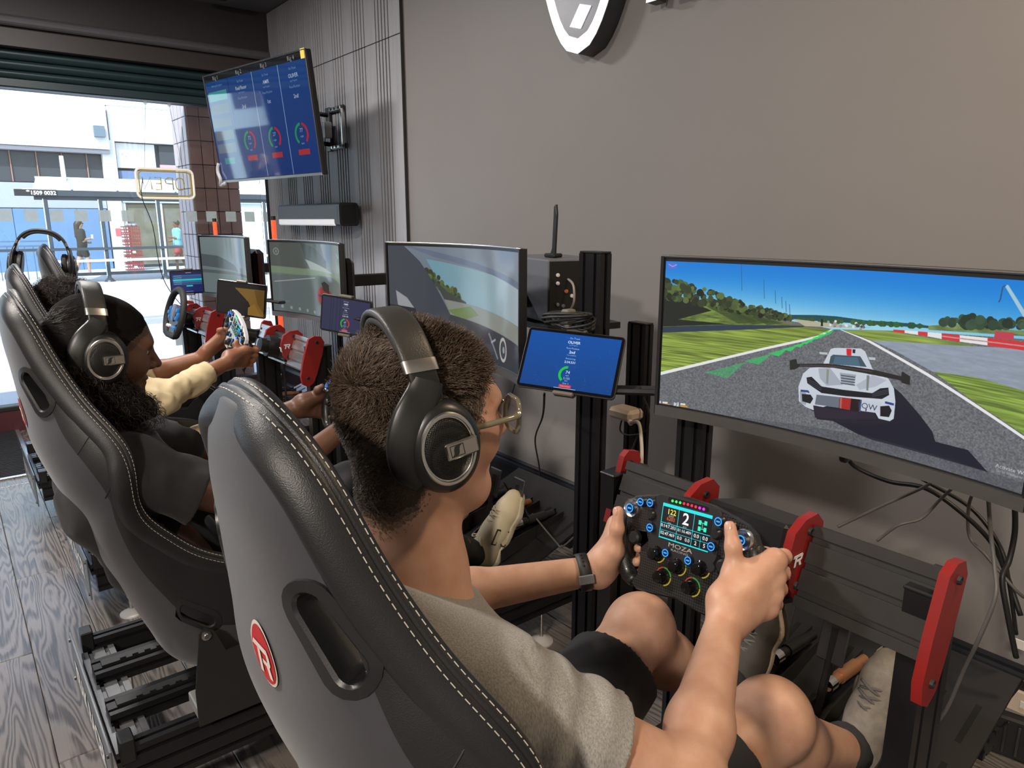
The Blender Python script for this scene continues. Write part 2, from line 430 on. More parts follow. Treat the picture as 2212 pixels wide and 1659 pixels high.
def seat_tab(s):
    s = np.atleast_1d(np.asarray(s, float)); i = np.clip(s.astype(int), 0, NS - 1); u = (s - i)[:, None]
    p0 = SEAT_T[np.maximum(i - 1, 0)]; p1 = SEAT_T[i]; p2 = SEAT_T[i + 1]; p3 = SEAT_T[np.minimum(i + 2, NS)]
    return .5 * (2 * p1 + (p2 - p0) * u + (2 * p0 - 5 * p1 + 4 * p2 - p3) * u * u + (3 * p1 - p0 - 3 * p2 + p3) * u ** 3)
def seat_P(s, ph):                # ph from -pi/2 (left rim) over 0 (spine) to pi/2 (right rim)
    T = seat_tab(s); ph = np.atleast_1d(np.asarray(ph, float)); e = 2 / T[:, 5]
    x = T[:, 4] * np.sign(np.sin(ph)) * np.abs(np.sin(ph)) ** e; d = 1 - np.abs(np.cos(ph)) ** e
    return np.stack([x, T[:, 0] + d * (T[:, 2] - T[:, 0]), T[:, 1] + d * (T[:, 3] - T[:, 1])], 1)
def seat_N(s, ph):
    a = seat_P(np.asarray(s) + .01, ph) - seat_P(np.asarray(s) - .01, ph); b = seat_P(s, np.asarray(ph) + .01) - seat_P(s, np.asarray(ph) - .01)
    n = np.cross(a, b); n /= np.linalg.norm(n, axis=1)[:, None] + 1e-12
    return n
# ================================================================ the room
WY = 2.15; FX = -5.9; CZ = 2.9
WALL = mat('grey_wall_paint', (.235, .220, .215), .55, noise=.05, nscale=3, bump=.05, bscale=120)
DARKW = mat('dark_header_paint', (.035, .032, .033), .55, noise=.2, nscale=4)
CEIL = mat('grey_ceiling_paint', (.16, .165, .175), .6, noise=.06)
LIGHTW = mat('pale_wall_paint', (.45, .43, .41), .6, noise=.05, nscale=3)
struct(MB().box(((FX + 2) / 2, WY + .06, 1.45), (7.9, .12, 2.9)).build('wall_right', WALL))
struct(MB().box(((FX + 2) / 2, -3.06, 1.45), (7.9, .12, 2.9)).build('wall_left', LIGHTW))
struct(MB().box((2.06, -.4, 1.45), (.12, 5.4, 2.9)).build('wall_back', LIGHTW))
struct(MB().box(((FX + 2) / 2, -.4, CZ + .05), (7.9, 5.4, .1)).build('ceiling', CEIL))
fl = struct(MB().box(((FX + 2) / 2, -.4, -.06), (8.1, 5.5, .1)).build('floor', mat('dark_underlay', (.03, .028, .027), .7)))

# laminate boards, one by one
wm = bpy.data.materials.new('smoked_oak_laminate'); wm.use_nodes = True; t = wm.node_tree; N = t.nodes; L = t.links.new; b = N['Principled BSDF']
tc = N.new('ShaderNodeTexCoord'); oi = N.new('ShaderNodeObjectInfo'); ad = N.new('ShaderNodeVectorMath'); ad.operation = 'ADD'
sc_ = N.new('ShaderNodeVectorMath'); sc_.operation = 'SCALE'; sc_.inputs['Scale'].default_value = 37.0
cb = N.new('ShaderNodeCombineXYZ')
for i in range(3): L(oi.outputs['Random'], cb.inputs[i])
L(cb.outputs[0], sc_.inputs[0]); L(tc.outputs['Object'], ad.inputs[0]); L(sc_.outputs[0], ad.inputs[1])
mp = N.new('ShaderNodeMapping'); mp.inputs['Scale'].default_value = (1.1, 7.5, 1); L(ad.outputs[0], mp.inputs[0])
n1 = N.new('ShaderNodeTexNoise'); n1.inputs['Scale'].default_value = 1.35; n1.inputs['Detail'].default_value = 1.5; n1.inputs['Distortion'].default_value = .5; L(mp.outputs[0], n1.inputs[0])
mu = N.new('ShaderNodeMath'); mu.operation = 'MULTIPLY'; mu.inputs[1].default_value = 95.; L(n1.outputs[0], mu.inputs[0])
si = N.new('ShaderNodeMath'); si.operation = 'SINE'; L(mu.outputs[0], si.inputs[0])
mp2 = N.new('ShaderNodeMapping'); mp2.inputs['Scale'].default_value = (6, 160, 1); L(ad.outputs[0], mp2.inputs[0])
n2 = N.new('ShaderNodeTexNoise'); n2.inputs['Scale'].default_value = 1.; n2.inputs['Detail'].default_value = 4; L(mp2.outputs[0], n2.inputs[0])
m1 = N.new('ShaderNodeMath'); m1.operation = 'MULTIPLY_ADD'; L(si.outputs[0], m1.inputs[0]); m1.inputs[1].default_value = .26; L(n2.outputs[0], m1.inputs[2])
cr = N.new('ShaderNodeValToRGB'); L(m1.outputs[0], cr.inputs[0])
cr.color_ramp.elements[0].position = .22; cr.color_ramp.elements[0].color = (.085, .075, .070, 1)
cr.color_ramp.elements[1].position = .62; cr.color_ramp.elements[1].color = (.20, .178, .165, 1)
L(cr.outputs[0], b.inputs['Base Color']); b.inputs['Roughness'].default_value = .27; b.inputs['Specular IOR Level'].default_value = .8
bp = N.new('ShaderNodeBump'); bp.inputs['Strength'].default_value = .35; bp.inputs['Distance'].default_value = .002; L(m1.outputs[0], bp.inputs['Height']); L(bp.outputs[0], b.inputs['Normal'])
PLK = MB().box((0, 0, -.006), (1.278, .1885, .012), ch=.0022).mesh('plank', wm)
PLH = MB().box((0, 0, -.006), (.638, .1885, .012), ch=.0022).mesh('plank', wm)
for r in range(17):
    y = -1.02 + r * .19 + .04; x = FX + .02; first = [0, .64][r % 2]
    if first: o = bpy.data.objects.new('plank', PLH); link(o, fl); o.location = (x + .32, y, 0); x += .64
    while x < .9:
        o = bpy.data.objects.new('plank', PLK); link(o, fl); o.location = (x + .64, y, 0); x += 1.28
# entrance mat
mt = thing('entrance_mat', 'black ribbed doormat in a silver frame on the floor by the window', 'doormat', (-5.32, -.1, 0))
MB().box((0, 0, .004), (1.12, .70, .006)).build('mat_surface', mat('ribbed_rubber', (.018, .018, .02), .8, bump=.6, bscale=160, aniso=(1, .1, 1)), mt)
mb = MB()
for i in range(36): mb.box((-.54 + i * .031, 0, .009), (.014, .68, .006))
mb.build('ribs', mat('ribbed_rubber', (.018, .018, .02), .8), mt)
MB().box((0, .362, .005), (1.2, .024, .010), ch=.002).box((0, -.362, .005), (1.2, .024, .010), ch=.002).box((.58, 0, .005), (.024, .70, .010), ch=.002).box((-.58, 0, .005), (.024, .70, .010), ch=.002).build('frame', SILVER, mt)

# skirting along the main wall
BB = mat('black_gloss_skirting', (.016, .018, .024), .28, noise=.2)
prof = [(0, 0), (-.05, 0), (-.05, .02), (-.045, .035), (-.045, .075), (-.038, .09), (-.03, .095), (-.022, .105), (-.022, .205), (-.018, .22), (-.014, .228), (-.014, .238), (-.006, .245), (0, .245)]
V = [(x, WY + a, z) for x in (FX, 2) for a, z in prof]; n = len(prof)
struct(MB().add(V, [(i, (i + 1) % n, n + (i + 1) % n, n + i) for i in range(n)]).build('baseboard_right', BB))

# slatted panelling on the window end of the main wall
BOARD = mat('grey_oak_slat', (.33, .33, .35), .5, noise=.2, nscale=6, aniso=(8, 8, .6), bump=.08, bscale=60)
sp = thing('slat_panelling', 'grey panelling of wide boards and thin slats with black grooves, beside the window', 'wall panelling', (0, WY, 0))
MB().box(((FX - 3.664) / 2, -.004, 1.45), (abs(FX + 3.664), .008, 2.88)).build('backing', mat('black_felt', (.006, .006, .006), .9), sp)
def piece(nm, x0, x1):
    for z0, z1 in ((.25, 2.408), (2.413, CZ - .005)):
        MB().box(((x0 + x1) / 2, -.012, (z0 + z1) / 2), (x1 - x0, .008, z1 - z0), ch=.001).build(nm, BOARD, sp)
edge = -3.664
for k in range(8):
    gx1 = edge - .131 - k * .288
    piece('board', max(gx1, FX + .01), gx1 + .131)
    if gx1 - .157 < FX: break
    for j in range(4):
        a = gx1 - .157 + .0115 + j * .0368
        piece('slat', a, a + .0235)
MB().box((edge + .006, -.014, 1.57), (.005, .016, 2.64)).build('edge_strip', mat('dark_trim', (.03, .03, .03), .5), sp)

# shop-front: header, roller shutter, riser, window
hd = struct(MB().box((-5.78, -.4, 2.765), (.36, 5.1, .27)).build('wall_front', DARKW))
MOLD = mat('grey_moulding', (.10, .095, .105), .45)
pr = [(-5.60 + .03 * math.cos(a), 2.605 + .032 * math.sin(a)) for a in np.linspace(0, 2 * PI, 14, endpoint=False)]
V = [(x, y, z) for y in (-3, 2.13) for x, z in pr]; n = 14
struct(MB().add(V, [(i, (i + 1) % n, n + (i + 1) % n, n + i) for i in range(n)]).build('trim_1', MOLD))
struct(MB().box((-5.70, -.4, 2.52), (.14, 5.1, .11)).build('trim_2', mat('brown_soffit', (.045, .036, .034), .5)))
sh = thing('roller_shutter', 'dark teal roller shutter rolled up above the shop window', 'shutter', (0, 0, 0))
TEAL = mat('teal_shutter_paint', (.018, .042, .048), .42, noise=.25, nscale=3)
for i, (x, z0, z1) in enumerate(((-5.72, 2.405, 2.465), (-5.75, 2.35, 2.41), (-5.78, 2.30, 2.355))):
    P_ = [(x - .035, z0)] + [(x + .022 * math.sin(a), z0 + (z1 - z0) * a / PI) for a in np.linspace(0, PI, 8)] + [(x - .035, z1)]
    V = [(q, y, z) for y in (-3, 2.12) for q, z in P_]; n = len(P_)
    MB().add(V, [(j, (j + 1) % n, n + (j + 1) % n, n + j) for j in range(n)]).build('slat', TEAL, sh, 50)
MB().box((-5.83, -.4, 2.275), (.09, 5.1, .06), ch=.008).build('bottom_bar', TEAL, sh)
struct(MB().box((-5.93, -.4, 2.5), (.06, 5.1, .5)).build('wall_front', DARKW))
struct(MB().box((-5.88, .9, .07), (.1, 2.48, .14)).box((-5.88, -1.8, .07), (.1, 2.5, .14)).build('trim_3', mat('maroon_riser_paint', (.075, .018, .022), .45)))
win = struct(MB().box((-5.90, -.4, .155), (.1, 5.1, .035), ch=.006).box((-5.90, .22, .085), (.075, .05, .17)).build('window_1', mat('black_window_frame', (.02, .02, .022), .4)))
gm = bpy.data.materials.new('window_glass'); gm.use_nodes = True; t = gm.node_tree; t.nodes.remove(t.nodes['Principled BSDF'])
tr = t.nodes.new('ShaderNodeBsdfTransparent'); tr.inputs[0].default_value = (.93, .96, .96, 1); gl = t.nodes.new('ShaderNodeBsdfGlossy'); gl.inputs['Roughness'].default_value = .01
fr = t.nodes.new('ShaderNodeFresnel'); fr.inputs[0].default_value = 1.45; mx = t.nodes.new('ShaderNodeMixShader')
t.links.new(fr.outputs[0], mx.inputs[0]); t.links.new(tr.outputs[0], mx.inputs[1]); t.links.new(gl.outputs[0], mx.inputs[2]); t.links.new(mx.outputs[0], t.nodes['Material Output'].inputs[0])
MB().box((-5.905, -.4, 1.21), (.008, 5.0, 2.12)).build('pane', gm, win)
VIN = mat('frosted_vinyl', (.62, .74, .76), .6, alpha=.72)
for i in range(-10, 13):
    MB().box((-5.897, .386 + i * .1465, 1.452 - .0005 * i), (.002, .078, .078)).build('vinyl_square', VIN, win)
for poly in ([(0, .0), (.05, .0), (.05, .235), (0, .235)], [(.10, .235), (.155, .235), (.245, .03), (.27, .03), (.27, 0), (.225, 0)]):
    q = at(395, 745, 'x', -5.9)
    MB().prism(poly, (-5.897, q[1] - .05, q[2]), (0, 1, 0), (0, 0, 1), .002).build('vinyl_letter', VIN, win)

# mirrored OPEN neon sign hanging inside the glass
NEON = mat('yellow_neon_tube', (.42, .30, .06), .25, noise=.05, emit=(1, .7, .15), estr=.10)
c0 = (at(290, 360, 'x', -5.8) + at(422, 432, 'x', -5.8)) / 2
sg = thing('open_sign', 'hanging neon sign reading OPEN seen from behind in the window', 'sign', tuple(c0))
P_ = rrect(.385, .205, .035, 6); P_ = P_ + P_[:1]
MB().tube([(0, a, b_) for a, b_ in P_], .0085, 8).build('outer_tube', mat('white_neon_tube', (.85, .82, .72), .3, emit=(1, .9, .7), estr=.35), sg, 180)
P_ = rrect(.35, .17, .028, 6); P_ = P_ + P_[:1]
MB().tube([(0, a, b_) for a, b_ in P_], .005, 8).build('inner_tube', NEON, sg, 180)
def stroke(pts): MB().tube([(0, a, b_) for a, b_ in pts], .0042, 6).build('letter_tube', NEON, sg, 180)
h = .042      # mirrored word: N E P O from left to right as seen from inside
stroke([(-.135, -h), (-.135, h), (-.098, -h), (-.098, h)][::-1] and [(-.152, h), (-.146, -h), (-.100, h), (-.094, -h)])
stroke([(-.072, h), (-.030, h), (-.030, -h), (-.070, -h)]); stroke([(-.066, 0), (-.030, 0)])
stroke([(.05, -h), (.05, h), (.018, h), (.002, h * .75), (-.002, .022), (.004, .004), (.018, 0), (.05, 0)])
stroke([(.098 + .028 * math.copysign(abs(math.cos(a)) ** .7, math.cos(a)), h * math.copysign(abs(math.sin(a)) ** .7, math.sin(a))) for a in np.linspace(0, 2 * PI, 22)])
for yy in (-.13, .13):
    MB().tube([(0, yy, .10), (0, yy * .6, .55)], .0012, 5).build('hanging_wire', CABLE, sg)
    MB().lathe([(.012, -.002), (.014, 0), (.012, .004)], (0, yy * .6, .55), (1, 0, 0), 12).build('suction_hook', mat('clear_plastic', (.6, .6, .6), .2, alpha=.5), sg)
cable('sign_cable', [c0 + (0.006, -.15, .03), c0 + (.01, -.17, -.1), c0 + (.01, -.12, -.3), c0 + (.0, -.08, -.7), c0 + (.02, .1, -1.0), c0 + (.02, .25, -1.2), (c0[0] + .05, c0[1] + .3, .2)], .003, label='thin black lead hanging from the neon sign down the glass')

# wall lamp: long box with a white diffuser
wl = thing('wall_lamp', 'long dark grey wall light with a white diffuser on the slatted panelling', 'wall light', (-4.7, 2.03, 1.455))
MB().prism(rrect(.13, .14, .02), (.49, 0, 0), (0, 1, 0), (0, 0, 1), -.98).build('housing', mat('dark_grey_lamp_box', (.075, .07, .075), .45), wl, 40)
MB().prism(rrect(.13, .142, .022), (.515, 0, 0), (0, 1, 0), (0, 0, 1), -.028).build('end_cap', BLACKP, wl, 40)
MB().prism(rrect(.095, .11, .015), (.517, 0, 0), (0, 1, 0), (0, 0, 1), -.004).build('end_recess', mat('lamp_recess', (.004, .004, .004), .7), wl)
MB().box((-.02, -.058, -.047), (.93, .022, .044), ch=.008).build('diffuser', mat('white_diffuser', (.85, .84, .84), .4, emit=(1, .98, .97), estr=.42), wl)
MB().cyl((.3, .06, 0), (.3, .11, 0), .03).cyl((-.3, .06, 0), (-.3, .11, 0), .03).build('wall_mount', BLACKP, wl, 40)
sk_ = thing('ceiling_vent', 'round ceiling vent beside the slatted panelling', 'ceiling vent', (-5.35, 1.75, CZ))  # round vent set in the ceiling
MB().lathe([(.13, 0), (.13, -.02), (.11, -.03), (.075, -.022), (.07, -.012)], (0, 0, 0), (0, 0, 1), 32).build('ring', mat('ceiling_grey_plastic', (.13, .135, .15), .5), sk_, 40)
MB().lathe([(.028, -.013), (.028, -.03), (.02, -.036)], (0, 0, 0), (0, 0, 1), 20).build('centre_cap', BLACKP, sk_, 40)

# illuminated shield on the main wall
lg = thing('shield_sign', 'white lit shield emblem with a chequered flag, high on the grey wall', 'sign', (-2.19, WY, 2.051))
LIT = glow('lit_white_acrylic', (.96, 1, 1), 1.6)
def shield(s, z0=0.): 
    pts = []
    for i in range(13): a = i / 12; pts.append((.30 * s * (a ** .62) * (1 if a < .8 else 1), z0 + .62 * s * a ** 1.35))
    Lh = [(-x, z) for x, z in pts[::-1]]
    return pts + [(.26 * s, z0 + .70 * s), (0, z0 + .74 * s), (-.26 * s, z0 + .70 * s)] + Lh[:-1]
full = shield(1.)
MB().prism(full, (0, 0, 0), (1, 0, 0), (0, 0, 1), .085).build('case', mat('gunmetal_case', (.045, .048, .055), .35, metal=.3), lg)
inn = [(x * .80, .055 + z * .86) for x, z in full]
V = [(x, -.088, z) for x, z in full] + [(x, -.088, z) for x, z in inn]; n = len(full)
MB().add(V, [(i, (i + 1) % n, n + (i + 1) % n, n + i) for i in range(n)]).build('lit_border', LIT, lg)
MB().prism(inn, (0, -.084, 0), (1, 0, 0), (0, 0, 1), .003).build('field', mat('blue_grey_field', (.13, .14, .18), .35), lg)
def para(x, z, du=(.06, -.018), dv=(.055, .07)): return [(x, z), (x + du[0], z + du[1]), (x + du[0] + dv[0], z + du[1] + dv[1]), (x + dv[0], z + dv[1])]
for (x, z) in ((-.045, .105), (-.015, .185 + .025), (.075, .305), (-.19, .25), (.0, .37), (.1, .43)):
    MB().prism(para(x, z), (0, -.0885, 0), (1, 0, 0), (0, 0, 1), .003).build('flag_square', LIT, lg)
MB().prism(para(-.16, .30, (.03, .01), (.01, .06)), (0, -.0885, 0), (1, 0, 0), (0, 0, 1), .003).build('flag_square', glow('lit_red_acrylic', (1, .08, .06), 1.0), lg)
for k, (x, w_, lab) in enumerate(((-1.86, .16, 'first lit letter of the wall sign, its lower corner beside the shield'), (-1.58, .16, 'second letter of the wall sign, only its lower edge in view'), (-1.3, .16, 'last letter of the wall sign in view, cut off by the frame'))):
    lt = thing('wall_letter', lab, 'sign letter', (x, WY, 2.165), group='letters of the wall sign')
    oz = .0 if k == 0 else .03
    poly = [(0, oz), (.045, oz), (.06, oz + .09), (.12, oz + .09), (.13, oz), (.17, oz), (.14, .28), (.04, .28)]
    MB().prism(poly, (0, -.02, 0), (1, 0, 0), (0, 0, 1), .05).build('case', mat('gunmetal_case', (.045, .048, .055), .35), lt)
    MB().prism(poly, (0, -.071, 0), (1, 0, 0), (0, 0, 1), .004).build('lit_face', LIT, lt)

# wall socket low at the right
q = at(2168, 1502, 'y', WY - .012)
ws = thing('wall_socket', 'white double wall socket low on the skirting at the bottom right', 'socket', (q[0] + .02, WY - .022, q[2] + .0))
MB().box((0, -.006, 0), (.146, .012, .088), ch=.003).build('face_plate', mat('cream_plastic', (.62, .50, .40), .4), ws)
for x in (-.055, .055): MB().cyl((x, -.0115, .0), (x, -.0135, .0), .004, n=10).build('screw', SATIN, ws)
MB().box((.03, -.013, .01), (.012, .004, .02), ch=.001).build('switch', WHITEP, ws)

# ================================================================ the street outside
PAVE = mat('pale_pavement', (.62, .62, .62), .8, noise=.1, nscale=2)
struct(MB().box((-20.5, 3, -.3), (29, 40, .2)).build('pavement', PAVE))
for i in range(14):
    MB().box((-12.6, -4 + i * .92, -.17), (.3, .90, .14), ch=.015).build('kerb_stone', mat('grey_kerb', (.34, .35, .38), .8), bpy.data.objects['pavement'])
FA = -28.
WHT = mat('white_render', (.78, .78, .77), .7, noise=.04, nscale=1)
bd = thing('shop_building', 'white shop building across the street with a dark upper window band and a louvre', 'building', (FA, 0, -.2))
def fb(nm, y0, y1, z0, z1, m, d=.3, x=0.): return MB().box((x - d / 2, (y0 + y1) / 2, (z0 + z1) / 2 + .2), (d, y1 - y0, z1 - z0), ch=.01).build(nm, m, bd)
fb('wall', -8, 14, -.2, 9, mat('grey_render', (.55, .56, .58), .7), .4, -.4)
fb('fascia_panel', -6, 4.93, 3.68, 5.08, WHT, .9, .5); fb('fascia_panel', 5.0, 14, 3.98, 5.08, WHT, .7, .3)
fb('upper_wall', -6, 14, 5.12, 8, mat('pale_blue_render', (.62, .74, .75), .7), .5, .1)
fb('soffit', -6, 4.93, 3.55, 3.67, mat('grey_soffit', (.42, .42, .45), .7), .8, .4)
BR = mat('brown_mullion', (.30, .19, .15), .6)
for i in range(9):
    fb('window_panel', -1.3 + i * .70, -1.3 + i * .70 + .66, 2.6, 3.55, mat('dark_glazing', (.055, .058, .066), .3), .1, .02)
    fb('mullion', -1.34 + i * .70, -1.30 + i * .70, 2.6, 3.55, BR, .16, .08)
fb('spandrel', -6, 4.7, 1.8, 2.58, mat('grey_spandrel', (.36, .39, .46), .6), .2, .1)
BLU = mat('blue_hoarding', (.12, .23, .42), .6, noise=.12, nscale=1.2)
for i in range(11): fb('hoarding_panel', -5 + i * .88, -5 + i * .88 + .87, -.2, 1.78, BLU, .12, .12 + .01 * (i % 2))
fb('pilaster', 4.72, 5.12, -.2, 4.0, WHT, .4, .3)
lv = fb('louvre_frame', 5.17, 6.37, 3.14, 3.95, WHT, .16, .1)
MB().box((.03, 5.75, 3.76), (.04, 1.02, .68)).build('dark_backing', mat('louvre_dark', (.015, .02, .03), .6), lv)
for i in range(13): MB().box((.07, 5.75, 3.45 + i * .052), (.05, 1.0, .016), Matrix.Rotation(.5, 3, 'Y')).build('blade', mat('louvre_blade', (.13, .16, .21), .5), lv)
fb('side_window', 6.5, 7.5, 3.3, 3.95, mat('dark_glazing', (.055, .058, .066), .3), .1, .1); fb('pink_panel', 6.5, 7.5, 3.13, 3.3, mat('pink_panel', (.6, .35, .5), .6), .1, .1)
fb('shutter_band', 5.17, 8.2, 2.72, 3.05, mat('blue_grey_shutter', (.14, .20, .33), .5, bump=.5, bscale=60, aniso=(1, .05, 1)), .12, .1)
fb('shop_sign_band', 5.17, 14, 2.0, 2.7, mat('pale_blue_fascia', (.55, .68, .78), .6), .2, .2)
sw = fb('shop_window', 5.2, 7.4, -.1, 1.95, mat('shop_interior', (.16, .15, .11), .5, noise=.8, nscale=2.2), .08, .06)
for y in (5.2, 6.35, 7.4): fb('window_post', y - .06, y + .06, -.2, 2.0, WHT, .2, .16)
fb('poster', 7.0, 7.35, .6, 1.9, mat('red_poster', (.65, .12, .14), .6, noise=.5, nscale=4), .05, .1); fb('poster', 7.0, 7.3, .35, .58, mat('green_poster', (.2, .5, .25), .6), .05, .1)
fb('shop_wall', 7.6, 14, -.2, 2.0, mat('bright_shopfront', (.75, .80, .78), .6, noise=.12, nscale=.8), .1, .1)
fb('poster', 8.35, 8.8, 1.05, 1.85, mat('brown_poster', (.36, .30, .20), .6, noise=.6, nscale=4), .05, .14)
fb('poster', 8.4, 8.9, .0, .9, mat('pink_poster', (.70, .42, .48), .6, noise=.5, nscale=5), .05, .14)
fb('red_sign', 4.83, 5.0, .9, 1.15, mat('red_poster', (.65, .12, .14), .6), .04, .33)
fb('bulkhead_lamp', 4.5, 4.82, 4.05, 4.4, mat('grey_lamp_box', (.15, .2, .24), .4), .16, .64)
# graffiti lettering across the louvre, mirrored as the photograph shows it
for k, ch_ in enumerate('SWOTEJAH'):
    lettering(ch_, .32 - .012 * k, mat('white_graffiti', (.8, .82, .85), .6), bd, frameM((.13, 5.32 + k * .085, 3.72 + k * .022 + .0), (0, -1, .05), (.0, .18, 1)), 'graffiti_letter', sx=.55)

# bus shelter
bs = thing('bus_shelter', 'glass bus shelter with dark posts and a white curved roof across the street', 'bus shelter', (-22, 0, -.2))
DK = mat('dark_shelter_metal', (.045, .055, .065), .45)
MB().box((0, 5.9, 2.29), (.16, 8.1, .15), ch=.01).box((-.04, 5.9, 2.17), (.1, 7.6, .10)).build('front_beam', DK, bs)
MB().box((.01, 2.15, 2.29), (.17, .9, .16)).build('number_plate', mat('black_plate', (.02, .02, .02), .5), bs)
lettering('1509 0032', .13, mat('white_print', (.8, .8, .8), .5), bs, frameM((.10, 2.30, 2.285), (0, 1, 0), (0, 0, 1)), bold=.03)
RF = mat('white_roof_panel', (.80, .86, .86), .4, noise=.08, nscale=1.)
rp = [(.0, 2.36), (-.35, 2.56), (-.8, 2.70), (-1.4, 2.76)]
ys = [2.05, 2.95, 4.0, 5.45, 6.9, 8.35, 9.8]
for i in range(6):
    y0, y1 = ys[i] + .03, ys[i + 1] - .03
    G = [[(x, y0 if i else y0 + (1 - (z - 2.36) / .4) * -.0 + (z - 2.36) * .55, z), (x, y1, z)] for x, z in rp]
    G2 = [[(p[0], p[1], p[2] - .03) for p in r] for r in G]
    MB().grid(G).grid(G2).build('roof_panel', RF, bs)
for y in ys[1:]: MB().tube([(x, y, z + .01) for x, z in rp], .03, 6).build('roof_rib', mat('blue_grey_rib', (.35, .45, .55), .5), bs)
MB().ell((.0, 1.98, 2.33), (.1, .14, .07)).build('roof_end_cap', RF, bs)
for y in (2.33, 3.56, 4.96, 6.4, 7.9, 9.3):
    MB().box((0, y, 1.05), (.09, .085, 2.2), ch=.01).build('post', DK, bs)
    MB().box((.03, y - .055, 1.15), (.02, .02, 2.0)).build('post_edge', mat('pale_edge', (.65, .75, .75), .5), bs)
    MB().lathe([(.14, 0), (.12, .04), (.06, .10)], (0, y, -.0), (0, 0, 1), 14).build('post_foot', DK, bs)
MB().box((0.05, 3.0, .88), (.05, 8.4, .07)).build('hand_rail', DK, bs)
MB().box((0.25, 6.0, .58), (.2, 7.4, .06), ch=.01).build('bench', mat('pale_pink_bench', (.78, .70, .68), .6), bs)
MB().box((0, 5.9, .22), (.06, 7.2, .08)).build('bottom_rail', DK, bs)
for i in range(6):
    y0 = (2.33, 3.56, 4.96, 6.4, 7.9, 9.3)[i] + .07; y1 = (3.56, 4.96, 6.4, 7.9, 9.3, 10)[i] - .07
    MB().box((0, (y0 + y1) / 2, 1.2), (.012, y1 - y0, 1.9)).build('glass_panel', gm, bs)
# railing left of the shelter
rl = thing('street_railing', 'dark upright-bar railing on the far side of the street left of the shelter', 'railing', (-24, 0, -.2))
MB().box((0, -.5, .92), (.05, 6, .05)).box((0, -.5, 1.05), (.05, 6, .04)).build('top_rail', mat('blue_grey_rail', (.10, .15, .24), .5), rl)
mb = MB()
for i in range(28): MB().box((0, 2.3 - i * .2, .45), (.025, .025, .9)).build('bar', mat('blue_grey_rail', (.10, .15, .24), .5), rl)
# lamp column / white post beside the shelter roof
MB().cyl((-.5, 2.87, 2.45), (-.5, 2.87, 3.25), .06, .05, 12).build('roof_mast', WHT, bs, 40)
# stacked red crates in the shop doorway
CR = mat('red_brown_crate', (.30, .055, .05), .5)
for k in range(6):
    cr_ = thing('plastic_crate', ['lowest red crate of the stack outside the shop', 'second red crate from the bottom of the stack', 'third red crate from the bottom of the stack', 'third red crate from the top of the stack', 'second red crate from the top of the stack', 'topmost red crate of the stack outside the shop'][k], 'crate', (-26.5, 5.06, -.2 + k * .24), group='crates stacked outside the shop')
    mb = MB(); 
    for zz in (.02, .115, .21): mb.box((.18, 0, zz), (.03, .5, .035)).box((-.18, 0, zz), (.03, .5, .035)).box((0, .24, zz), (.36, .03, .035)).box((0, -.24, zz), (.36, .03, .035))
    mb.box((0, 0, .012), (.36, .48, .02))
    for j in range(8): mb.box((.18, -.22 + j * .063, .115), (.025, .022, .2))
    mb.build('basket', CR, cr_)
    if k in (0, 2): MB().box((.2, 0, .12), (.012, .1, .07)).build('tag', WHITEP, cr_)
mb = MB()
for j in range(9): mb.ell((RNG.uniform(-.1, .1), RNG.uniform(-.18, .18), 0), (.07, .07, .05), nu=8, nv=6)
o = mb.build('crate_goods', mat('dull_goods', (.3, .33, .4), .6), None, 180); o.location = (-26.5, 5.06, 1.26); tag(o, 'pale wrapped goods heaped in the topmost red crate', 'goods')
# tiled pillar close to the glass
pl = thing('tiled_pillar', 'brown tiled pillar just outside the shop window', 'pillar', (-6.4, 1.72, -.2))
MB().box((-.225, .19, 1.6), (.44, .37, 3.2)).build('core', mat('pillar_mortar', (.04, .03, .028), .8), pl)
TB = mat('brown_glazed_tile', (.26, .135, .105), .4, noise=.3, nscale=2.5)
TP = mat('sunlit_side_tile', (.62, .52, .52), .4, noise=.06)  # street-side flank: sunlight put into the tile colour
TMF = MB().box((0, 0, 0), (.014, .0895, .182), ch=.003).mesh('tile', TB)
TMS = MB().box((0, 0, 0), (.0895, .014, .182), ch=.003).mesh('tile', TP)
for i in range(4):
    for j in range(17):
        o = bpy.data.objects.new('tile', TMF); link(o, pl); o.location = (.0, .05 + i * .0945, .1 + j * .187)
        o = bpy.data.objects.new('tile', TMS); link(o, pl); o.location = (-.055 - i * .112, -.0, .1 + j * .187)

# the street further along, seen mirrored in the television
b2 = thing('terrace_building', 'pale blue terrace along the street beyond the left edge of the window', 'building', (FA, -20, -.2))
MB().box((-.3, 0, 3.2), (.6, 22, 6.4)).build('wall', mat('pale_blue_render', (.62, .74, .75), .7), b2)
for i in range(7): MB().box((.02, -9 + i * 3, 3.9), (.06, 1.6, 1.3)).box((.03, -9 + i * 3, 1.3), (.06, 2.2, 2.2)).build('window', mat('dark_glazing', (.055, .058, .066), .3), b2)
struct(MB().box((-18.5, -13, -.17), (2.2, 20, .06)).build('grass_verge', mat('mown_grass', (.16, .26, .05), .9, noise=.4, nscale=20)))
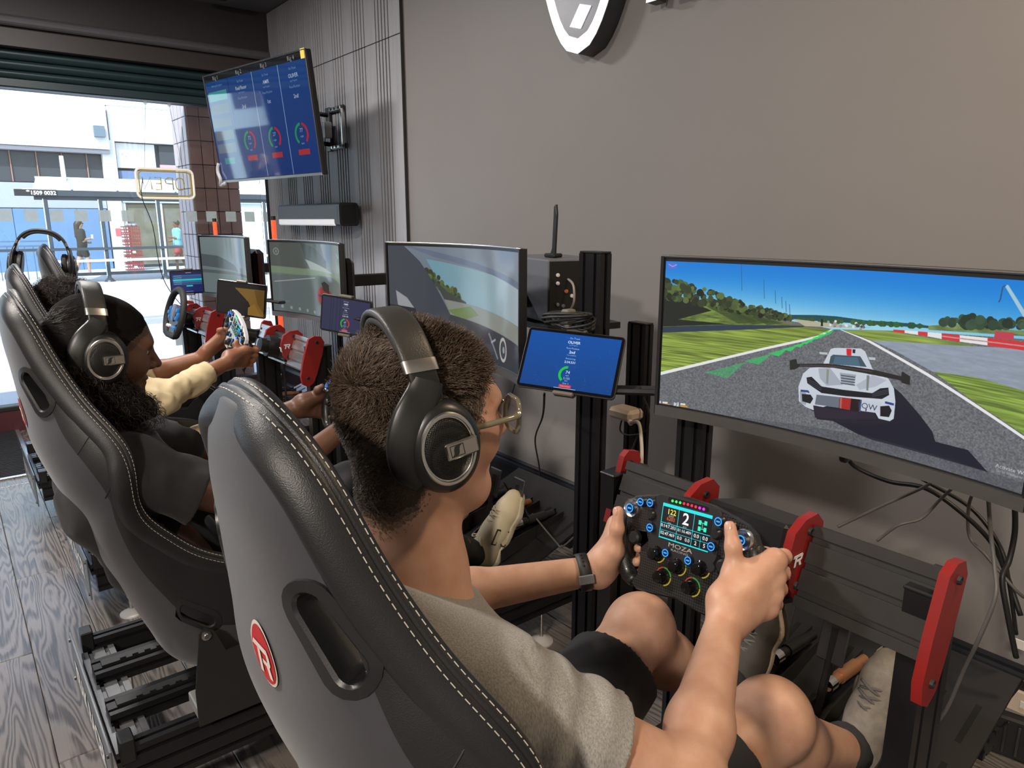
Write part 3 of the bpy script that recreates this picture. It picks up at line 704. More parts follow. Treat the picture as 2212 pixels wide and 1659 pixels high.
# ================================================================ racing seats
VINYL = mat('grey_vinyl', (.042, .042, .049), .48, noise=.08, bump=.12, bscale=1400, sheen=.2)
LEATHER = mat('black_leather', (.014, .014, .016), .40, noise=.2, bump=.22, bscale=850)
FABRIC = mat('black_seat_fabric', (.015, .015, .016), .85, bump=.2, bscale=700)
THREAD = mat('white_thread', (.50, .48, .44), .7)
def seat_map(s0, p0, pts, off):      # lay a flat outline (a across, b downwards along the shell) onto the shell
    e1 = np.linalg.norm((seat_P(s0, p0 + .02) - seat_P(s0, p0 - .02))[0]) / .04; e2 = np.linalg.norm((seat_P(s0 + .05, p0) - seat_P(s0 - .05, p0))[0]) / .1
    pts = np.array(pts); s = s0 + pts[:, 1] / e2; p = p0 + pts[:, 0] / e1
    return seat_P(s, p) + seat_N(s, p) * -SGN * np.asarray(off).reshape(-1, 1) if True else None
SGN = -1 if (seat_N(5., .9)[0][0] > 0) else 1
SLOTS = ((4.5, .935, .047, .0155, 18), (12.2, 1.25, .044, .014, 0))
def stadium(L_, r, tilt, n=10):
    P = [(r * math.cos(a), L_ - r + r * math.sin(a)) for a in np.linspace(0, PI, n)] + [(-r * math.cos(a), -(L_ - r) - r * math.sin(a)) for a in np.linspace(0, PI, n)]
    c_, s_ = math.cos(rad(tilt)), math.sin(rad(tilt)); return [(x * c_ + y * s_, -x * s_ + y * c_) for x, y in P]
def make_seat(label):
    t = thing('bucket_chair', label, 'racing chair', (0, 0, 0), group=None)
    ns, nph = 190, 96
    ss = np.linspace(0, NS, ns); pp = np.linspace(-PI / 2, PI / 2, nph)
    Sg, Pg = np.meshgrid(ss, pp, indexing='ij'); O = seat_P(Sg.ravel(), Pg.ravel()); Nn = seat_N(np.clip(Sg.ravel(), .02, NS - .02), Pg.ravel()) * -SGN
    # cut the belt slots
    cut = np.zeros(len(O), bool)
    for (s0, p0, Lh, rw, tl) in SLOTS:
        for sd in (-1, 1):
            cen = seat_P(s0, sd * p0)[0]; ax = (seat_P(s0 + .1, sd * p0) - seat_P(s0 - .1, sd * p0))[0]; ax /= np.linalg.norm(ax)
            ac = (seat_P(s0, sd * p0 + .02) - seat_P(s0, sd * p0 - .02))[0]; ac /= np.linalg.norm(ac)
            th = rad(tl) * 1; ax = ax * math.cos(th) + sd * ac * math.sin(th)
            q = O - cen; al = np.clip(q @ ax, -(Lh - rw), Lh - rw); cut |= np.linalg.norm(q - al[:, None] * ax, axis=1) < rw + .001
    idx = np.arange(ns * nph).reshape(ns, nph); F = np.stack([idx[:-1, :-1], idx[1:, :-1], idx[1:, 1:], idx[:-1, 1:]], -1).reshape(-1, 4)
    F = F[~cut[F].any(1)]
    if SGN > 0: F = F[:, ::-1]
    link(bpy.data.objects.new('shell', np_mesh('shell', O, F, VINYL)), t)
    I = O - Nn * .030; I[:, 0] = np.where(np.abs(I[:, 0]) > .9 * np.abs(O[:, 0]) + .1, O[:, 0] * .9, I[:, 0])
    link(bpy.data.objects.new('lining', np_mesh('lining', I, F[:, ::-1], FABRIC)), t)
    # padded rim running round the edge
    sr = np.concatenate([np.linspace(NS - .3, .0, 260)]); R_ = seat_tab(sr)
    side = np.stack([R_[:, 4], R_[:, 2], R_[:, 3]], 1); dv = R_[:, 2:4] - R_[:, 0:2]
    dl = np.linalg.norm(dv, axis=1)[:, None]; up0 = np.array([.25, 1.]) / np.linalg.norm([.25, 1.]); wgt = np.clip(dl / .03, 0, 1)
    dv = dv / (dl + 1e-9) * wgt + up0 * (1 - wgt); dv /= np.linalg.norm(dv, axis=1)[:, None]
    path = np.concatenate([side, (side * (-1, 1, 1))[::-1][1:]]); D = np.concatenate([dv, dv[::-1][1:]]); D = np.c_[np.zeros(len(D)), D]
    # even spacing
    ln = np.r_[0, np.cumsum(np.linalg.norm(np.diff(path, axis=0), axis=1))]; q = np.linspace(0, ln[-1], 420)
    path = np.stack([np.interp(q, ln, path[:, i]) for i in range(3)], 1); D = np.stack([np.interp(q, ln, D[:, i]) for i in range(3)], 1)
    T = np.gradient(path, axis=0); T /= np.linalg.norm(T, axis=1)[:, None]
    D -= (D * T).sum(1)[:, None] * T; D /= np.linalg.norm(D, axis=1)[:, None] + 1e-9
    OUT = np.cross(D, T); OUT *= np.sign(OUT[5, 0] * path[5, 0])
    path, D, OUT = [np.stack([np.convolve(np.pad(a[:, i], 7, mode='edge'), np.ones(15) / 15, 'valid') for i in range(3)], 1) for a in (path, D, OUT)]
    D /= np.linalg.norm(D, axis=1)[:, None]; OUT /= np.linalg.norm(OUT, axis=1)[:, None]
    C0 = path - D * .013 - OUT * .009
    def rim_pt(i, th, extra=0.):
        th = np.asarray(th); gr = -.0022 * np.exp(-((th - rad(52)) / .07) ** 2)
        return C0[i] + D[i] * ((.026 + gr + extra) * np.cos(th))[..., None] + OUT[i] * ((.0150 + gr + extra) * np.sin(th))[..., None]
    def rim_ptf(x, th, e): i = int(x); u = x - i; return rim_pt(i, th, e) * (1 - u) + rim_pt(min(i + 1, 419), th, e) * u
    ths = np.sort(np.r_[np.linspace(0, 2 * PI, 28, endpoint=False), rad(45), rad(48), rad(52), rad(56), rad(59)])
    G = [rim_pt(np.full(len(ths), i), ths) for i in range(len(path))]
    MB().grid([list(map(tuple, r)) for r in G], closed=True).build('padded_rim', LEATHER, t, 180)
    mb = MB(); q2 = np.arange(0, ln[-1], .0092)
    for th in (rad(33), rad(70)):
        for a in q2:
            i0 = a / ln[-1] * 419.; i1 = (a + .0062) / ln[-1] * 419
            if i1 > 418: continue
            p0, p1 = rim_ptf(i0, th, .0003), rim_ptf(i1, th, .0003)
            mb.tube([p0, (p0 + p1) / 2 + (p1 - p0) * 0, p1], .00062, 4)
    st = mb.build('stitching', THREAD, t); st['kind'] = 'stuff'
    # leather band on the outside beside the rim
    for sd in (-1, 1):
        G = []
        for s in np.linspace(.6, 15.5, 120):
            row = []
            wd = .34 + .10 * math.exp(-((s - 5.5) / 2.2) ** 2)
            for p in np.linspace(PI / 2 - wd, PI / 2 - .03, 6):
                row.append(tuple((seat_P(s, sd * p) + seat_N(s, sd * p) * -SGN * .0016)[0]))
            G.append(row if sd * SGN < 0 else row[::-1])
        MB().grid(G).build('side_leather', LEATHER, t, 180)
    for s_ in (6.35, 7.75):
        for sd in (-1, 1):
            MB().tube([tuple((seat_P(s_ + .5 * (PI / 2 - p), sd * p) + seat_N(s_ + .5 * (PI / 2 - p), sd * p) * -SGN * .0018)[0]) for p in np.linspace(PI / 2 - .42, PI / 2 - .03, 10)], .0012, 5).build('seam', MATTE, t)
    # slot trims with their tunnels
    for (s0, p0, Lh, rw, tl) in SLOTS:
        for sd in (-1, 1):
            rows = []
            for (rr, off) in ((rw + .0165, -.001), (rw + .0155, .0030), (rw + .003, .004), (rw, .001), (rw, -.031), (rw + .012, -.031)):
                rows.append([tuple(p) for p in seat_map(s0, sd * p0, [(sd * x, y) for x, y in stadium(Lh + (rr - rw), rr, tl)], off)])
            MB().grid(rows, closed=True).build('belt_slot', MATTE if s0 > 8 else BLACKP, t, 40)
    # round emblem on the back of the shell
    def patch(nm, poly, off, m): MB().add([tuple(p) for p in seat_map(4.95, .11, poly, off)], [tuple(range(len(poly)))]).build(nm, m, t)
    ov = lambda k: [(k * .027 * math.cos(a), k * .034 * math.sin(a)) for a in np.linspace(0, 2 * PI, 32, endpoint=False)]
    def disc(nm, k, off, m):
        cen = [tuple(p) for p in seat_map(4.95, .11, [(0, 0)], off)]; rim = [tuple(p) for p in seat_map(4.95, .11, ov(k), off)]
        mid = [tuple(p) for p in seat_map(4.95, .11, ov(k * .5), off)]; n = 32
        MB().add(cen + mid + rim, [(0, 1 + i, 1 + (i + 1) % n) for i in range(n)] + [(1 + i, 1 + n + i, 1 + n + (i + 1) % n, 1 + (i + 1) % n) for i in range(n)]).build(nm, m, t, 180)
    CREAM = mat('cream_embroidery', (.62, .56, .50), .7); EMR = mat('red_embroidery', srgb(178, 34, 40), .6, bump=.3, bscale=900)
    disc('emblem_border', 1.0, .0018, CREAM); disc('emblem', .90, .0026, EMR)
    for poly in ([(-.026, -.006), (-.022, -.013), (.018, -.013), (.022, -.006), (.022, .003), (.017, .0075), (.021, .022), (.012, .022), (.007, .008), (-.002, .008), (-.002, .002), (.013, .002), (.013, -.0065), (-.026, -.006)],
                 [(-.014, -.0065), (-.006, -.0065), (-.006, .022), (-.014, .022)]):
        P2 = [tuple(p) for p in seat_map(4.95, .11, [(a * .80, b_ * .92) for a, b_ in (poly[:-1] if poly[0] == poly[-1] else poly)], .0036)]
        MB().add(P2, [tuple(range(len(P2)))]).build('emblem_letter', CREAM, t)
    # side mounts
    for sd in (-1, 1):
        x = sd * .262 - sd * .004
        poly = [(.18, .30), (.30, .30), (.30, .335), (.335, .50), (.355, .515), (.38, .50), (.40, .43), (.62, .44), (.66, .47), (.70, .45), (.74, .30), (.90, .30), (.9, .27), (.18, .27)]
        poly = [(.325, .27), (.325, .36), (.345, .50), (.36, .515), (.378, .50), (.40, .44), (.60, .45), (.64, .49), (.66, .50), (.68, .48), (.72, .36), (.72, .27)]
        MB().prism(poly, (sd * .266, 0, 0), (0, 1, 0), (0, 0, 1), -sd * .004 if sd < 0 else .004).build('side_mount', mat('mount_black', (.02, .02, .02), .4), t)
        MB().box((sd * .215, .53, .285), (.105, .40, .032), ch=.003).build('mount_foot', mat('grey_mount_steel', (.26, .26, .25), .45, metal=.3), t)
        MB().lathe([(.011, 0), (.011, .004), (.006, .005), (.006, .009)], (sd * .27, .36, .495), (sd, 0, 0), 12).build('bolt', SATIN, t, 40)
    return t
seatA = make_seat('racing bucket chair nearest the camera, with the man in the grey T-shirt in it')
SEATS = [seatA]
for lab in ('racing bucket chair holding the dark-haired player in the black shirt', 'racing bucket chair partly hidden behind the black-shirted player, its player in cream', 'empty racing bucket chair by the window with headphones hung over it'):
    o = copy_tree(seatA); o['label'] = lab; SEATS.append(o)
for o, p in zip(SEATS, ((-.65, .095, .0), (-1.85, 0, 0), (-2.95, .085, 0), (-4.05, .285, .035))): o.location = p; o['group'] = 'racing chairs in a row'

# ================================================================ rig frames
def profile(mb, p0, p1, W_, wid, thk, slots=1, depth=.007, sw=.010):     # extruded bar with open slots; W_ = direction of its width
    p0, p1, W_ = Vector(p0), Vector(p1), Vector(W_).normalized(); T = (p1 - p0).normalized(); Nn = T.cross(W_).normalized()
    h = thk / 2; top = [(-wid / 2, h)]
    for k in range(slots):
        c_ = -wid / 2 + wid * (k + .5) / slots; top += [(c_ - sw / 2, h), (c_ - sw / 2, h - depth), (c_ + sw / 2, h - depth), (c_ + sw / 2, h)]
    top += [(wid / 2, h)]
    if thk >= .038: top += [(wid / 2, sw / 2), (wid / 2 - depth, sw / 2), (wid / 2 - depth, -sw / 2), (wid / 2, -sw / 2)]
    bot = [(a, -b_) for a, b_ in top[::-1]] if thk < .038 else [(-a, -b_) for a, b_ in top]
    poly = top + bot
    if thk < .038: pass
    n = len(poly); V = [p + W_ * a + Nn * b_ for p in (p0, p1) for a, b_ in poly]
    mb.add(V, [tuple(range(n))[::-1], tuple(range(n, 2 * n))] + [(i, (i + 1) % n, n + (i + 1) % n, n + i) for i in range(n)]); return mb
GREYB = mat('grey_black_aluminium', (.035, .034, .033), .38, metal=.3, noise=.15)
def make_rig(label, beam, upr):
    t = thing('racing_rig', label, 'racing rig', (0, 0, 0), group='simulator rigs along the wall')
    for sx in (-1, 1):
        profile(MB(), (sx * .268, .17, .205), (sx * .268, 1.62, .205), (0, 0, 1), .12, .04, 3).build('side_rail', ALU, t)
        profile(MB(), (sx * .10, .17, .245), (sx * .10, 1.05, .245), (1, 0, 0), .08, .04, 2).build('seat_rail', ALU, t)
        sl = MB().box((sx * .10, .62, .268), (.03, .86, .006))
        for k in range(26): sl.box((sx * .10 + .013, .24 + k * .03, .274), (.006, .014, .006))
        sl.build('slider', MATTE, t)
        for y in (.27, 1.45):
            f = MB().cyl((sx * .235, y, .012), (sx * .235, y, .16), .006, n=10).build('foot', SATIN, t)
            MB().lathe([(.040, .0), (.040, .006), (.022, .016), (.010, .022)], (sx * .235, y, 0), (0, 0, 1), 20).build('foot_pad', mat('white_foot_pad', (.7, .72, .74), .4), f, 40)
        profile(MB(), (sx * .292, 1.03, .14), (sx * .292, 1.03, .925), (0, 1, 0), .10, .036, 2).build('upright', upr, t)
        MB().box((sx * .292, 1.03, .928), (.040, .104, .006), ch=.002).build('upright_cap', BLACKP, t)
        MB().box((sx * .27, .18, .262), (.05, .03, .06), ch=.003).build('corner_bracket', BLACKP, t)
    for y in (.20, .95): profile(MB(), (-.248, y, .215), (.248, y, .215), (0, 1, 0), .08, .04, 2).build('cross_member', mat('grey_anodised', (.16, .165, .175), .35, metal=.6), t)
    MB().box((0, .145, .205), (.60, .005, .155), ch=.001).build('rear_plate', mat('grey_rear_plate', (.17, .19, .21), .4, metal=.4), t)
    for sx in (-1, 1):
        for z in (.145, .265): MB().lathe([(.006, 0), (.005, .004)], (sx * .285, .142, z), (0, -1, 0), 10).build('screw', BLACKP, t)
    lettering('TRAK RACER', .082, mat('white_print', (.8, .8, .8), .5), t, frameM((0, .1405, .203), (1, 0, 0), (0, 0, 1)), bold=.02, sx=.92)
    # steering deck: slotted beam leaning back between red end plates
    tl = Vector((0, .36, .93)).normalized()
    for x0, x1 in ((-.265, -.075), (.125, .312)):
        profile(MB(), (x0, 1.0, .893), (x1, 1.0, .893), tl, .128, .036, 3).build('deck_beam', beam, t)
    end = [(.980, .965), (1.003, .976), (1.030, .972), (1.044, .948), (1.032, .90), (1.004, .82), (.990, .79), (.967, .776), (.945, .788), (.939, .82), (.952, .88)]
    endL = [(.972, .832), (1.012, .962), (1.025, .972), (1.055, .965), (1.062, .945), (1.020, .815)]
    inn = [(.985, .972), (1.02, .974), (1.04, .955), (1.035, .90), (1.005, .845), (.975, .842), (.952, .87), (.945, .92), (.958, .957)]
    for x, P_, nm in ((-.285, endL, 'end_plate'), (.320, end, 'end_plate'), (-.08, inn, 'inner_plate'), (.115, inn, 'inner_plate')):
        pt = MB().prism(P_, (x - .007, 0, 0), (0, 1, 0), (0, 0, 1), .014).build(nm, RED, t, 30)
        for (y, z) in (((1.012, .950), (.968, .812)) if P_ is end else ((1.03, .945), (1.0, .85)) if nm == 'end_plate' else ((1.0, .95), (.972, .868))):
            MB().lathe([(.007, 0), (.006, .004), (.0035, .004), (.0035, .001)], (x + .007, y, z), (1, 0, 0), 12).build('bolt', MATTE, pt)
            MB().lathe([(.007, 0), (.006, .004)], (x - .007, y, z), (-1, 0, 0), 12).build('bolt', MATTE, pt)
    WPR = mat('white_print', (.8, .8, .8), .5)     # TR mark on the driver-facing edge flank of the right inner plate
    o0 = Vector((.1232, .968, .912)); U = Vector((0, 1, 0)); W_ = Vector((0, .25, .97)).normalized()
    for poly in ([(-.018, .012), (-.018, .006), (-.009, .006), (-.009, -.014), (-.003, -.014), (-.003, .006), (.012, .006), (.012, .001), (.0, .001), (.0, -.004), (.012, -.004), (.017, -.001), (.018, .009), (.014, .012)], [(.006, -.004), (.012, -.004), (.019, -.014), (.012, -.014)]):
        MB().prism([(a * .75, b_ * .75) for a, b_ in poly], o0, U, W_, .0006).build('plate_mark', WPR, t)
        MB().prism([(a * .62 , b_ * .75) for a, b_ in poly], Vector((.115, .9435, .90)), (1, 0, 0), (0, -.12, 1), -.0006).build('plate_mark', WPR, t)
    # wheel base motor between the inner plates
    ax = Vector((0, -1, .25)).normalized()
    m_ = MB().box((.018, 1.03, .885), (.15, .12, .11), Matrix.Rotation(-.25, 3, 'X'), ch=.006).build('wheel_base', BLACKP, t)
    MB().cyl(Vector((.0, .98, .89)), Vector((0, .98, .89)) + ax * .055, .048, .045, 28).cyl(Vector((.0, .98, .89)) + ax * .05, Vector((0, .98, .89)) + ax * .085, .03, .03, 24).build('motor_collar', BLACKP, m_, 40)
    MB().box((.018, 1.03, .822), (.19, .15, .008), Matrix.Rotation(-.25, 3, 'X')).build('deck_plate', beam if beam is not GREYB else ALU, t)
    for sx in (-1, 1): MB().prism([(1.0, .83), (1.10, .86), (1.10, .75)], (sx * .262 + .018 * 0 - .003, 0, 0), (0, 1, 0), (0, 0, 1), .006).build('gusset', BLACKP, t)
    # pedal deck
    tp = Matrix.Rotation(rad(20), 3, 'X')
    dk = MB().box((0, 1.45, .325), (.50, .62, .008), tp).build('pedal_deck', mat('black_pedal_deck', (.022, .022, .024), .4, metal=.3) if beam is GREYB else SILVER, t)
    sm = MATTE
    for k in range(7):
        for r in (0, 1, 2):
            c_ = Vector((-.21 + k * .07, 1.45, .325)) + tp @ Vector((0, -.2 + r * .17, .0042)); MB().box(c_, (.012, .11, .001), tp).build('deck_slot', mat('slot_dark', (.003, .003, .003), .9), dk)
    profile(MB(), (-.25, 1.13, .205), (.25, 1.13, .205), (0, 1, 0), .08, .04, 2).build('cross_member', ALU, t)
    profile(MB(), (-.25, 1.60, .34), (.25, 1.60, .34), (0, 1, 0), .08, .04, 2).build('cross_member', ALU, t)
    return t
rigA = make_rig('black simulator rig nearest the camera with dark deck beam and red plates', GREYB, ALU)
rigB = make_rig('simulator rig of the black-shirted player with its lettered rear plate in view', SILVER, ALU)
for o in rigB.children:
    if o.name.startswith('pedal_deck'): o.data = [q for q in rigA.children if q.name.startswith('pedal_deck')][0].data
RIGS = [rigA, rigB]
for lab in ('simulator rig of the cream-sleeved player with silver deck beam', 'simulator rig by the window with silver deck beam and empty seat'):
    o = copy_tree(rigB); o['label'] = lab; RIGS.append(o)
for q in RIGS[3].children:
    if q.name.startswith('pedal_deck'): q.data = q.data.copy(); q.data.materials[0] = SILVER
for o, x in zip(RIGS, (-.64, -1.90, -2.98, -4.08)): o.location = (x, 0, 0)
RIGS[2].location = (-2.98, .11, 0); RIGS[3].location = (-4.08, .06, 0)

# pedals
def make_pedals(label):
    t = thing('pedal_set', label, 'pedals', (0, 1.5, .35), group='pedal sets on the rigs')
    for k, x in enumerate((-.13, 0, .13)):
        b_ = MB().prism([(-.16, -.06), (.12, .02), (.12, .05), (-.10, .01), (-.16, -.02)], (x - .022, 0, .0), (0, 1, 0), (0, 0, 1), .004).prism([(-.16, -.06), (.12, .02), (.12, .05), (-.10, .01), (-.16, -.02)], (x + .018, 0, .0), (0, 1, 0), (0, 0, 1), .004).build('pedal_bracket', BLACK, t)
        a = MB().tube([(x, -.12, -.01), (x, -.09, .09), (x, -.07, .19)], .009, 6).build('pedal_arm', BLACK, t)
        MB().box((x, -.075, .16), (.062, .008, .10), Matrix.Rotation(-.25, 3, 'X'), ch=.003).build('pedal_face', mat('grey_pedal_face', (.09, .09, .095), .35, metal=.7), a)
        s_ = MB().cyl((x, -.085, .05), (x, .09, .045), .012, n=14).cyl((x, -.03, .049), (x, .05, .046), .0155, n=14).build('damper', [mat('copper_spring', (.42, .20, .10), .35, metal=.5), BLACKP][0 if k == 1 else 1], t, 40)
        MB().cyl((x, -.085, .05), (x, -.06, .05), .016, n=12).build('damper_nut', CHROME, s_, 40)
    return t
PED = [make_pedals('dark pedals under the feet of the man in the grey T-shirt')]
for lab in ('dark pedals behind the cream sneaker of the black-shirted player', 'pedals of the cream-sleeved player below the second steering wheel', 'pedals of the empty rig beside the window'):
    o = copy_tree(PED[0]); o['label'] = lab; PED.append(o)
for o, x in zip(PED, (-.66, -1.90, -2.98, -4.08)): o.location = (x, 1.5, .36)

# ================================================================ steering wheels
CARB = bpy.data.materials.new('carbon_fibre'); CARB.use_nodes = True; t_ = CARB.node_tree; b = t_.nodes['Principled BSDF']
tc = t_.nodes.new('ShaderNodeTexCoord'); ck = t_.nodes.new('ShaderNodeTexChecker'); ck.inputs['Scale'].default_value = 330; mpn = t_.nodes.new('ShaderNodeMapping'); mpn.inputs['Rotation'].default_value = (0, 0, .78)
ck.inputs[1].default_value = (.006, .006, .006, 1); ck.inputs[2].default_value = (.028, .027, .025, 1)
t_.links.new(tc.outputs['Object'], mpn.inputs[0]); t_.links.new(mpn.outputs[0], ck.inputs[0]); t_.links.new(ck.outputs[0], b.inputs['Base Color']); b.inputs['Roughness'].default_value = .38; b.inputs['Coat Weight'].default_value = .3
GLOSSB = mat('gloss_black', (.006, .006, .006), .1)
BLUEG = glow('blue_backlight', (.01, .22, 1), 2.2)
WT = 14.0
def make_wheel(name, label, W0, roll, face, plate, white=False):
    t = thing(name, label, 'steering wheel', W0, (-rad(90) * 0, 0, 0), group='formula wheels')
    tt = rad(WT); cr_, sr_ = math.cos(rad(roll)), math.sin(rad(roll)); Vv = Vector((0, math.sin(tt), math.cos(tt))); Ux = Vector((1, 0, 0))
    U = Ux * cr_ + Vv * sr_; V_ = Vv * cr_ - Ux * sr_; Nn = U.cross(V_)
    t.matrix_world = Matrix(((U[0], V_[0], Nn[0], W0[0]), (U[1], V_[1], Nn[1], W0[1]), (U[2], V_[2], Nn[2], W0[2]), (0, 0, 0, 1)))
    hf = [(.0, .0735), (.045, .0715), (.085, .063), (.112, .056), (.130, .045), (.137, .032), (.134, .018), (.120, .007), (.100, -.002), (.089, -.02), (.086, -.05), (.088, -.072), (.098, -.090), (.085, -.0975), (.05, -.096), (0, -.089)]
    hf = [(x * .935, y) for x, y in hf]
    full = hf + [(-x, y) for x, y in hf[::-1][1:-1]]
    MB().prism(full, (0, 0, -.010), (1, 0, 0), (0, 1, 0), .016, ch=.003).build('face_plate', face, t, 30)
    for sx in (-1, 1):
        MB().tube(catmull([(sx * .113, .030, -.008), (sx * .124, .008, -.006), (sx * .128, -.02, -.004), (sx * .124, -.05, -.006), (sx * .110, -.078, -.008), (sx * .090, -.088, -.006)], 18), [.013, .0145, .016, .0165, .0165, .0165] + [.0165] * 6 + [.016, .0155, .015, .014, .013, .012], 12).build('grip', CARB if not white else BLACKP, t, 180)
        MB().prism([(sx * .07, .02), (sx * .125, .025), (sx * .13, -.03), (sx * .075, -.03)], (0, 0, -.032), (1, 0, 0), (0, 1, 0), .003 * sx).build('shift_paddle', SATIN if not white else BLACKP, t)
        MB().prism([(sx * .085, -.05), (sx * .125, -.055), (sx * .12, -.105), (sx * .09, -.108)], (0, 0, -.036), (1, 0, 0), (0, 1, 0), .004 * sx).build('clutch_paddle', GLOSSB, t)
    MB().prism(rrect(.128, .1, .012, 4, .003, .02), (0, 0, .006), (1, 0, 0), (0, 1, 0), .003, ch=.001).build('dash_bezel', plate, t, 30)
    MB().cyl((0, 0, -.012), (0, 0, -.075), .032, .03, 24).build('quick_release', BLACKP, t, 40)
    # display
    pt = Paint(240, 144, (.035, .045, .075)); TQ = (.12, .85, .86)
    pt.poly([(0, 0), (1, 0), (1, .09), (0, .09)], TQ)
    for x in (.345, .66): pt.line([(x, .09), (x, .98)], .010, TQ)
    for y in (.55, .76): pt.line([(.0, y), (1, y)], .009, TQ)
    pt.line([(.0, .975), (1, .975)], .02, TQ); pt.line([(.83, .62), (.83, 1)], .008, TQ); pt.line([(.006, .0), (.006, 1)], .012, TQ)
    pt.text('122', .2, .22, .125, (1, .95, .25), bold=.02); pt.text('speed', .2, .325, .045, (1, 1, 1)); pt.text('6203', .2, .415, .085, (.95, .4, .15), bold=.02); pt.text('rpm', .18, .52, .045, (1, 1, 1))
    pt.text('2', .5, .31, .27, (1, 1, 1), bold=.02); pt.text('gear', .5, .505, .045, (1, 1, 1))
    for x, y in ((.78, .27), (.89, .25), (.78, .44), (.89, .43)): pt.poly([(x - .028, y - .06), (x + .028, y - .06), (x + .028, y + .06), (x - .028, y + .06)], (.2, .9, .75))
    pt.line([(.78, .27), (.89, .26)], .012, (.2, .9, .75)); pt.line([(.78, .44), (.89, .43)], .012, (.2, .9, .75)); pt.line([(.835, .27), (.835, .44)], .01, (.2, .9, .75))
    for x, y, s_, c_ in ((.17, .635, '0:14:7.203', .075), (.17, .845, '02:47.469', .075), (.5, .64, '01:16.409', .07), (.42, .85, '0.0', .08), (.58, .85, '0.0', .08), (.745, .66, '0.0', .085), (.915, .66, '0.0', .085), (.745, .86, '2', .09), (.915, .86, '5', .09)): pt.text(s_, x, y, c_, (1, 1, 1), bold=.02)
    G = [[(-.0435 + .095 * j, .0575 - .0575 * i, .0095) for j in (0, 1)] for i in (0, 1)]
    uv_grid('display', G, screen_mat('wheel_display' + ('_white' if white else ''), pt.image('wheel_display'), 1.15, .12), t)
    for k in range(9):
        MB().lathe([(.0026, 0), (.002, .0015)], (-.026 + k * .0075, .0645 - abs(k - 4) * .0002, .009), (0, 0, 1), 10).build('shift_light', glow('led_green', (.05, .8, .15), 1.2) if k < 3 else glow('led_red', (.9, .02, .08), 1.1) if k < 7 else glow('led_magenta', (.8, .02, .8), 1.2), t)
    MB().prism(rrect(.078, .009, .004, 4, .004, .0645), (0, 0, .0088), (1, 0, 0), (0, 1, 0), .0006).build('light_strip', GLOSSB, t)
    def btn(x, y, r=.0072, pod=False):
        b_ = MB().lathe([(r * 1.25, .004), (r * 1.25, .008), (r * 1.05, .010), (r, .0105), (r, .014), (r * .85, .0155)], (x, y, 0), (0, 0, 1), 18).build('button', BLACKP, t, 40)
        V = []; n = 18
        for rr in (r * .92, r * .70): V += [(x + rr * math.cos(6.2832 * i / n), y + rr * math.sin(6.2832 * i / n), .0158) for i in range(n)]
        MB().add(V, [(i, n + i, n + (i + 1) % n, (i + 1) % n) for i in range(n)]).build('button_ring', BLUEG, b_)
        MB().box((x, y, .0157), (r * .85, r * .3, .0006)).build('button_legend', BLUEG, b_)
        if pod: MB().lathe([(r * 1.95, .003), (r * 1.95, .010), (r * 1.75, .0125), (r * 1.5, .011)], (x, y, 0), (0, 0, 1), 20).build('button_pod', SATIN if not white else BLACKP, b_, 40)
    for sx in (-1, 1):
        btn(sx * .107, .034, .0085, True); btn(sx * .086, .049); btn(sx * .066, .052); btn(sx * .0595, .012)
        MB().lathe([(.009, .004), (.009, .012), (.006, .016)], (sx * .0635, .032, 0), (0, 0, 1), 14).build('toggle_switch', BLACKP, t, 40)
        MB().prism([(sx * .072, .002), (sx * .105, -.004), (sx * .102, -.022), (sx * .078, -.026), (sx * .066, -.012)], (0, 0, .006), (1, 0, 0), (0, 1, 0), .008 * sx).build('rotary_guard', GLOSSB if not white else BLACKP, t, 30)
        MB().lathe([(.011, .012), (.011, .020), (.008, .023)], (sx * .086, -.011, 0), (0, 0, 1), 20).build('side_rotary', BLACKP, t, 40)
        MB().prism(rrect(.004, .022, .0018, 3, sx * .0615, .052), (0, 0, .0064), (1, 0, 0), (0, 1, 0), .0008).build('vent_slot', GLOSSB, t)
        btn(sx * .022, -.020, .0068)
    for (x, y) in ((-.043, -.027), (.0, -.036), (.043, -.027), (-.026, -.060), (.030, -.060)):
        k_ = MB().lathe([(.0125, .005), (.0125, .009), (.0105, .0105), (.0098, .022), (.0085, .0245), (.003, .0248)], (x, y, 0), (0, 0, 1), 16).build('rotary_knob', BLACKP if white else GLOSSB, t, 30)
        for a0, a1, m_ in ((100, 170, glow('mark_red', (.8, .06, .03), .5)), (10, 95, glow('mark_green', (.08, .45, .06), .5)), (-80, 5, glow('mark_yellow', (.7, .55, .05), .5))):
            P_ = [(x + .0152 * math.cos(rad(a)), y + .0152 * math.sin(rad(a))) for a in np.linspace(a0, a1, 9)] + [(x + .0132 * math.cos(rad(a)), y + .0132 * math.sin(rad(a))) for a in np.linspace(a1, a0, 9)]
            MB().prism(P_, (0, 0, .0062), (1, 0, 0), (0, 1, 0), .0005).build('dial_mark', m_, k_)
    GP = mat('grey_print', (.36, .36, .36), .5)
    lettering('MOZA', .0095, GP, t, frameM((0, -.0066, .0093), (1, 0, 0), (0, 1, 0)), bold=.01, sx=1.7); lettering('RACING', .0048, GP, t, frameM((0, -.0135, .0093), (1, 0, 0), (0, 1, 0)), sx=1.9)
    return t
DARKF = mat('dark_dash', (.018, .018, .02), .45)
W0A = (-.657, .872, .915)
wheelA = make_wheel('steering_wheel', 'black formula wheel with lit display held by the man in the grey T-shirt', W0A, 5, CARB, DARKF)
wheelB = copy_tree(wheelA); wheelB['label'] = 'steering wheel held by the black-shirted player, mostly hidden behind the nearest head'
wheelB.location = (-1.88, .872, .905)
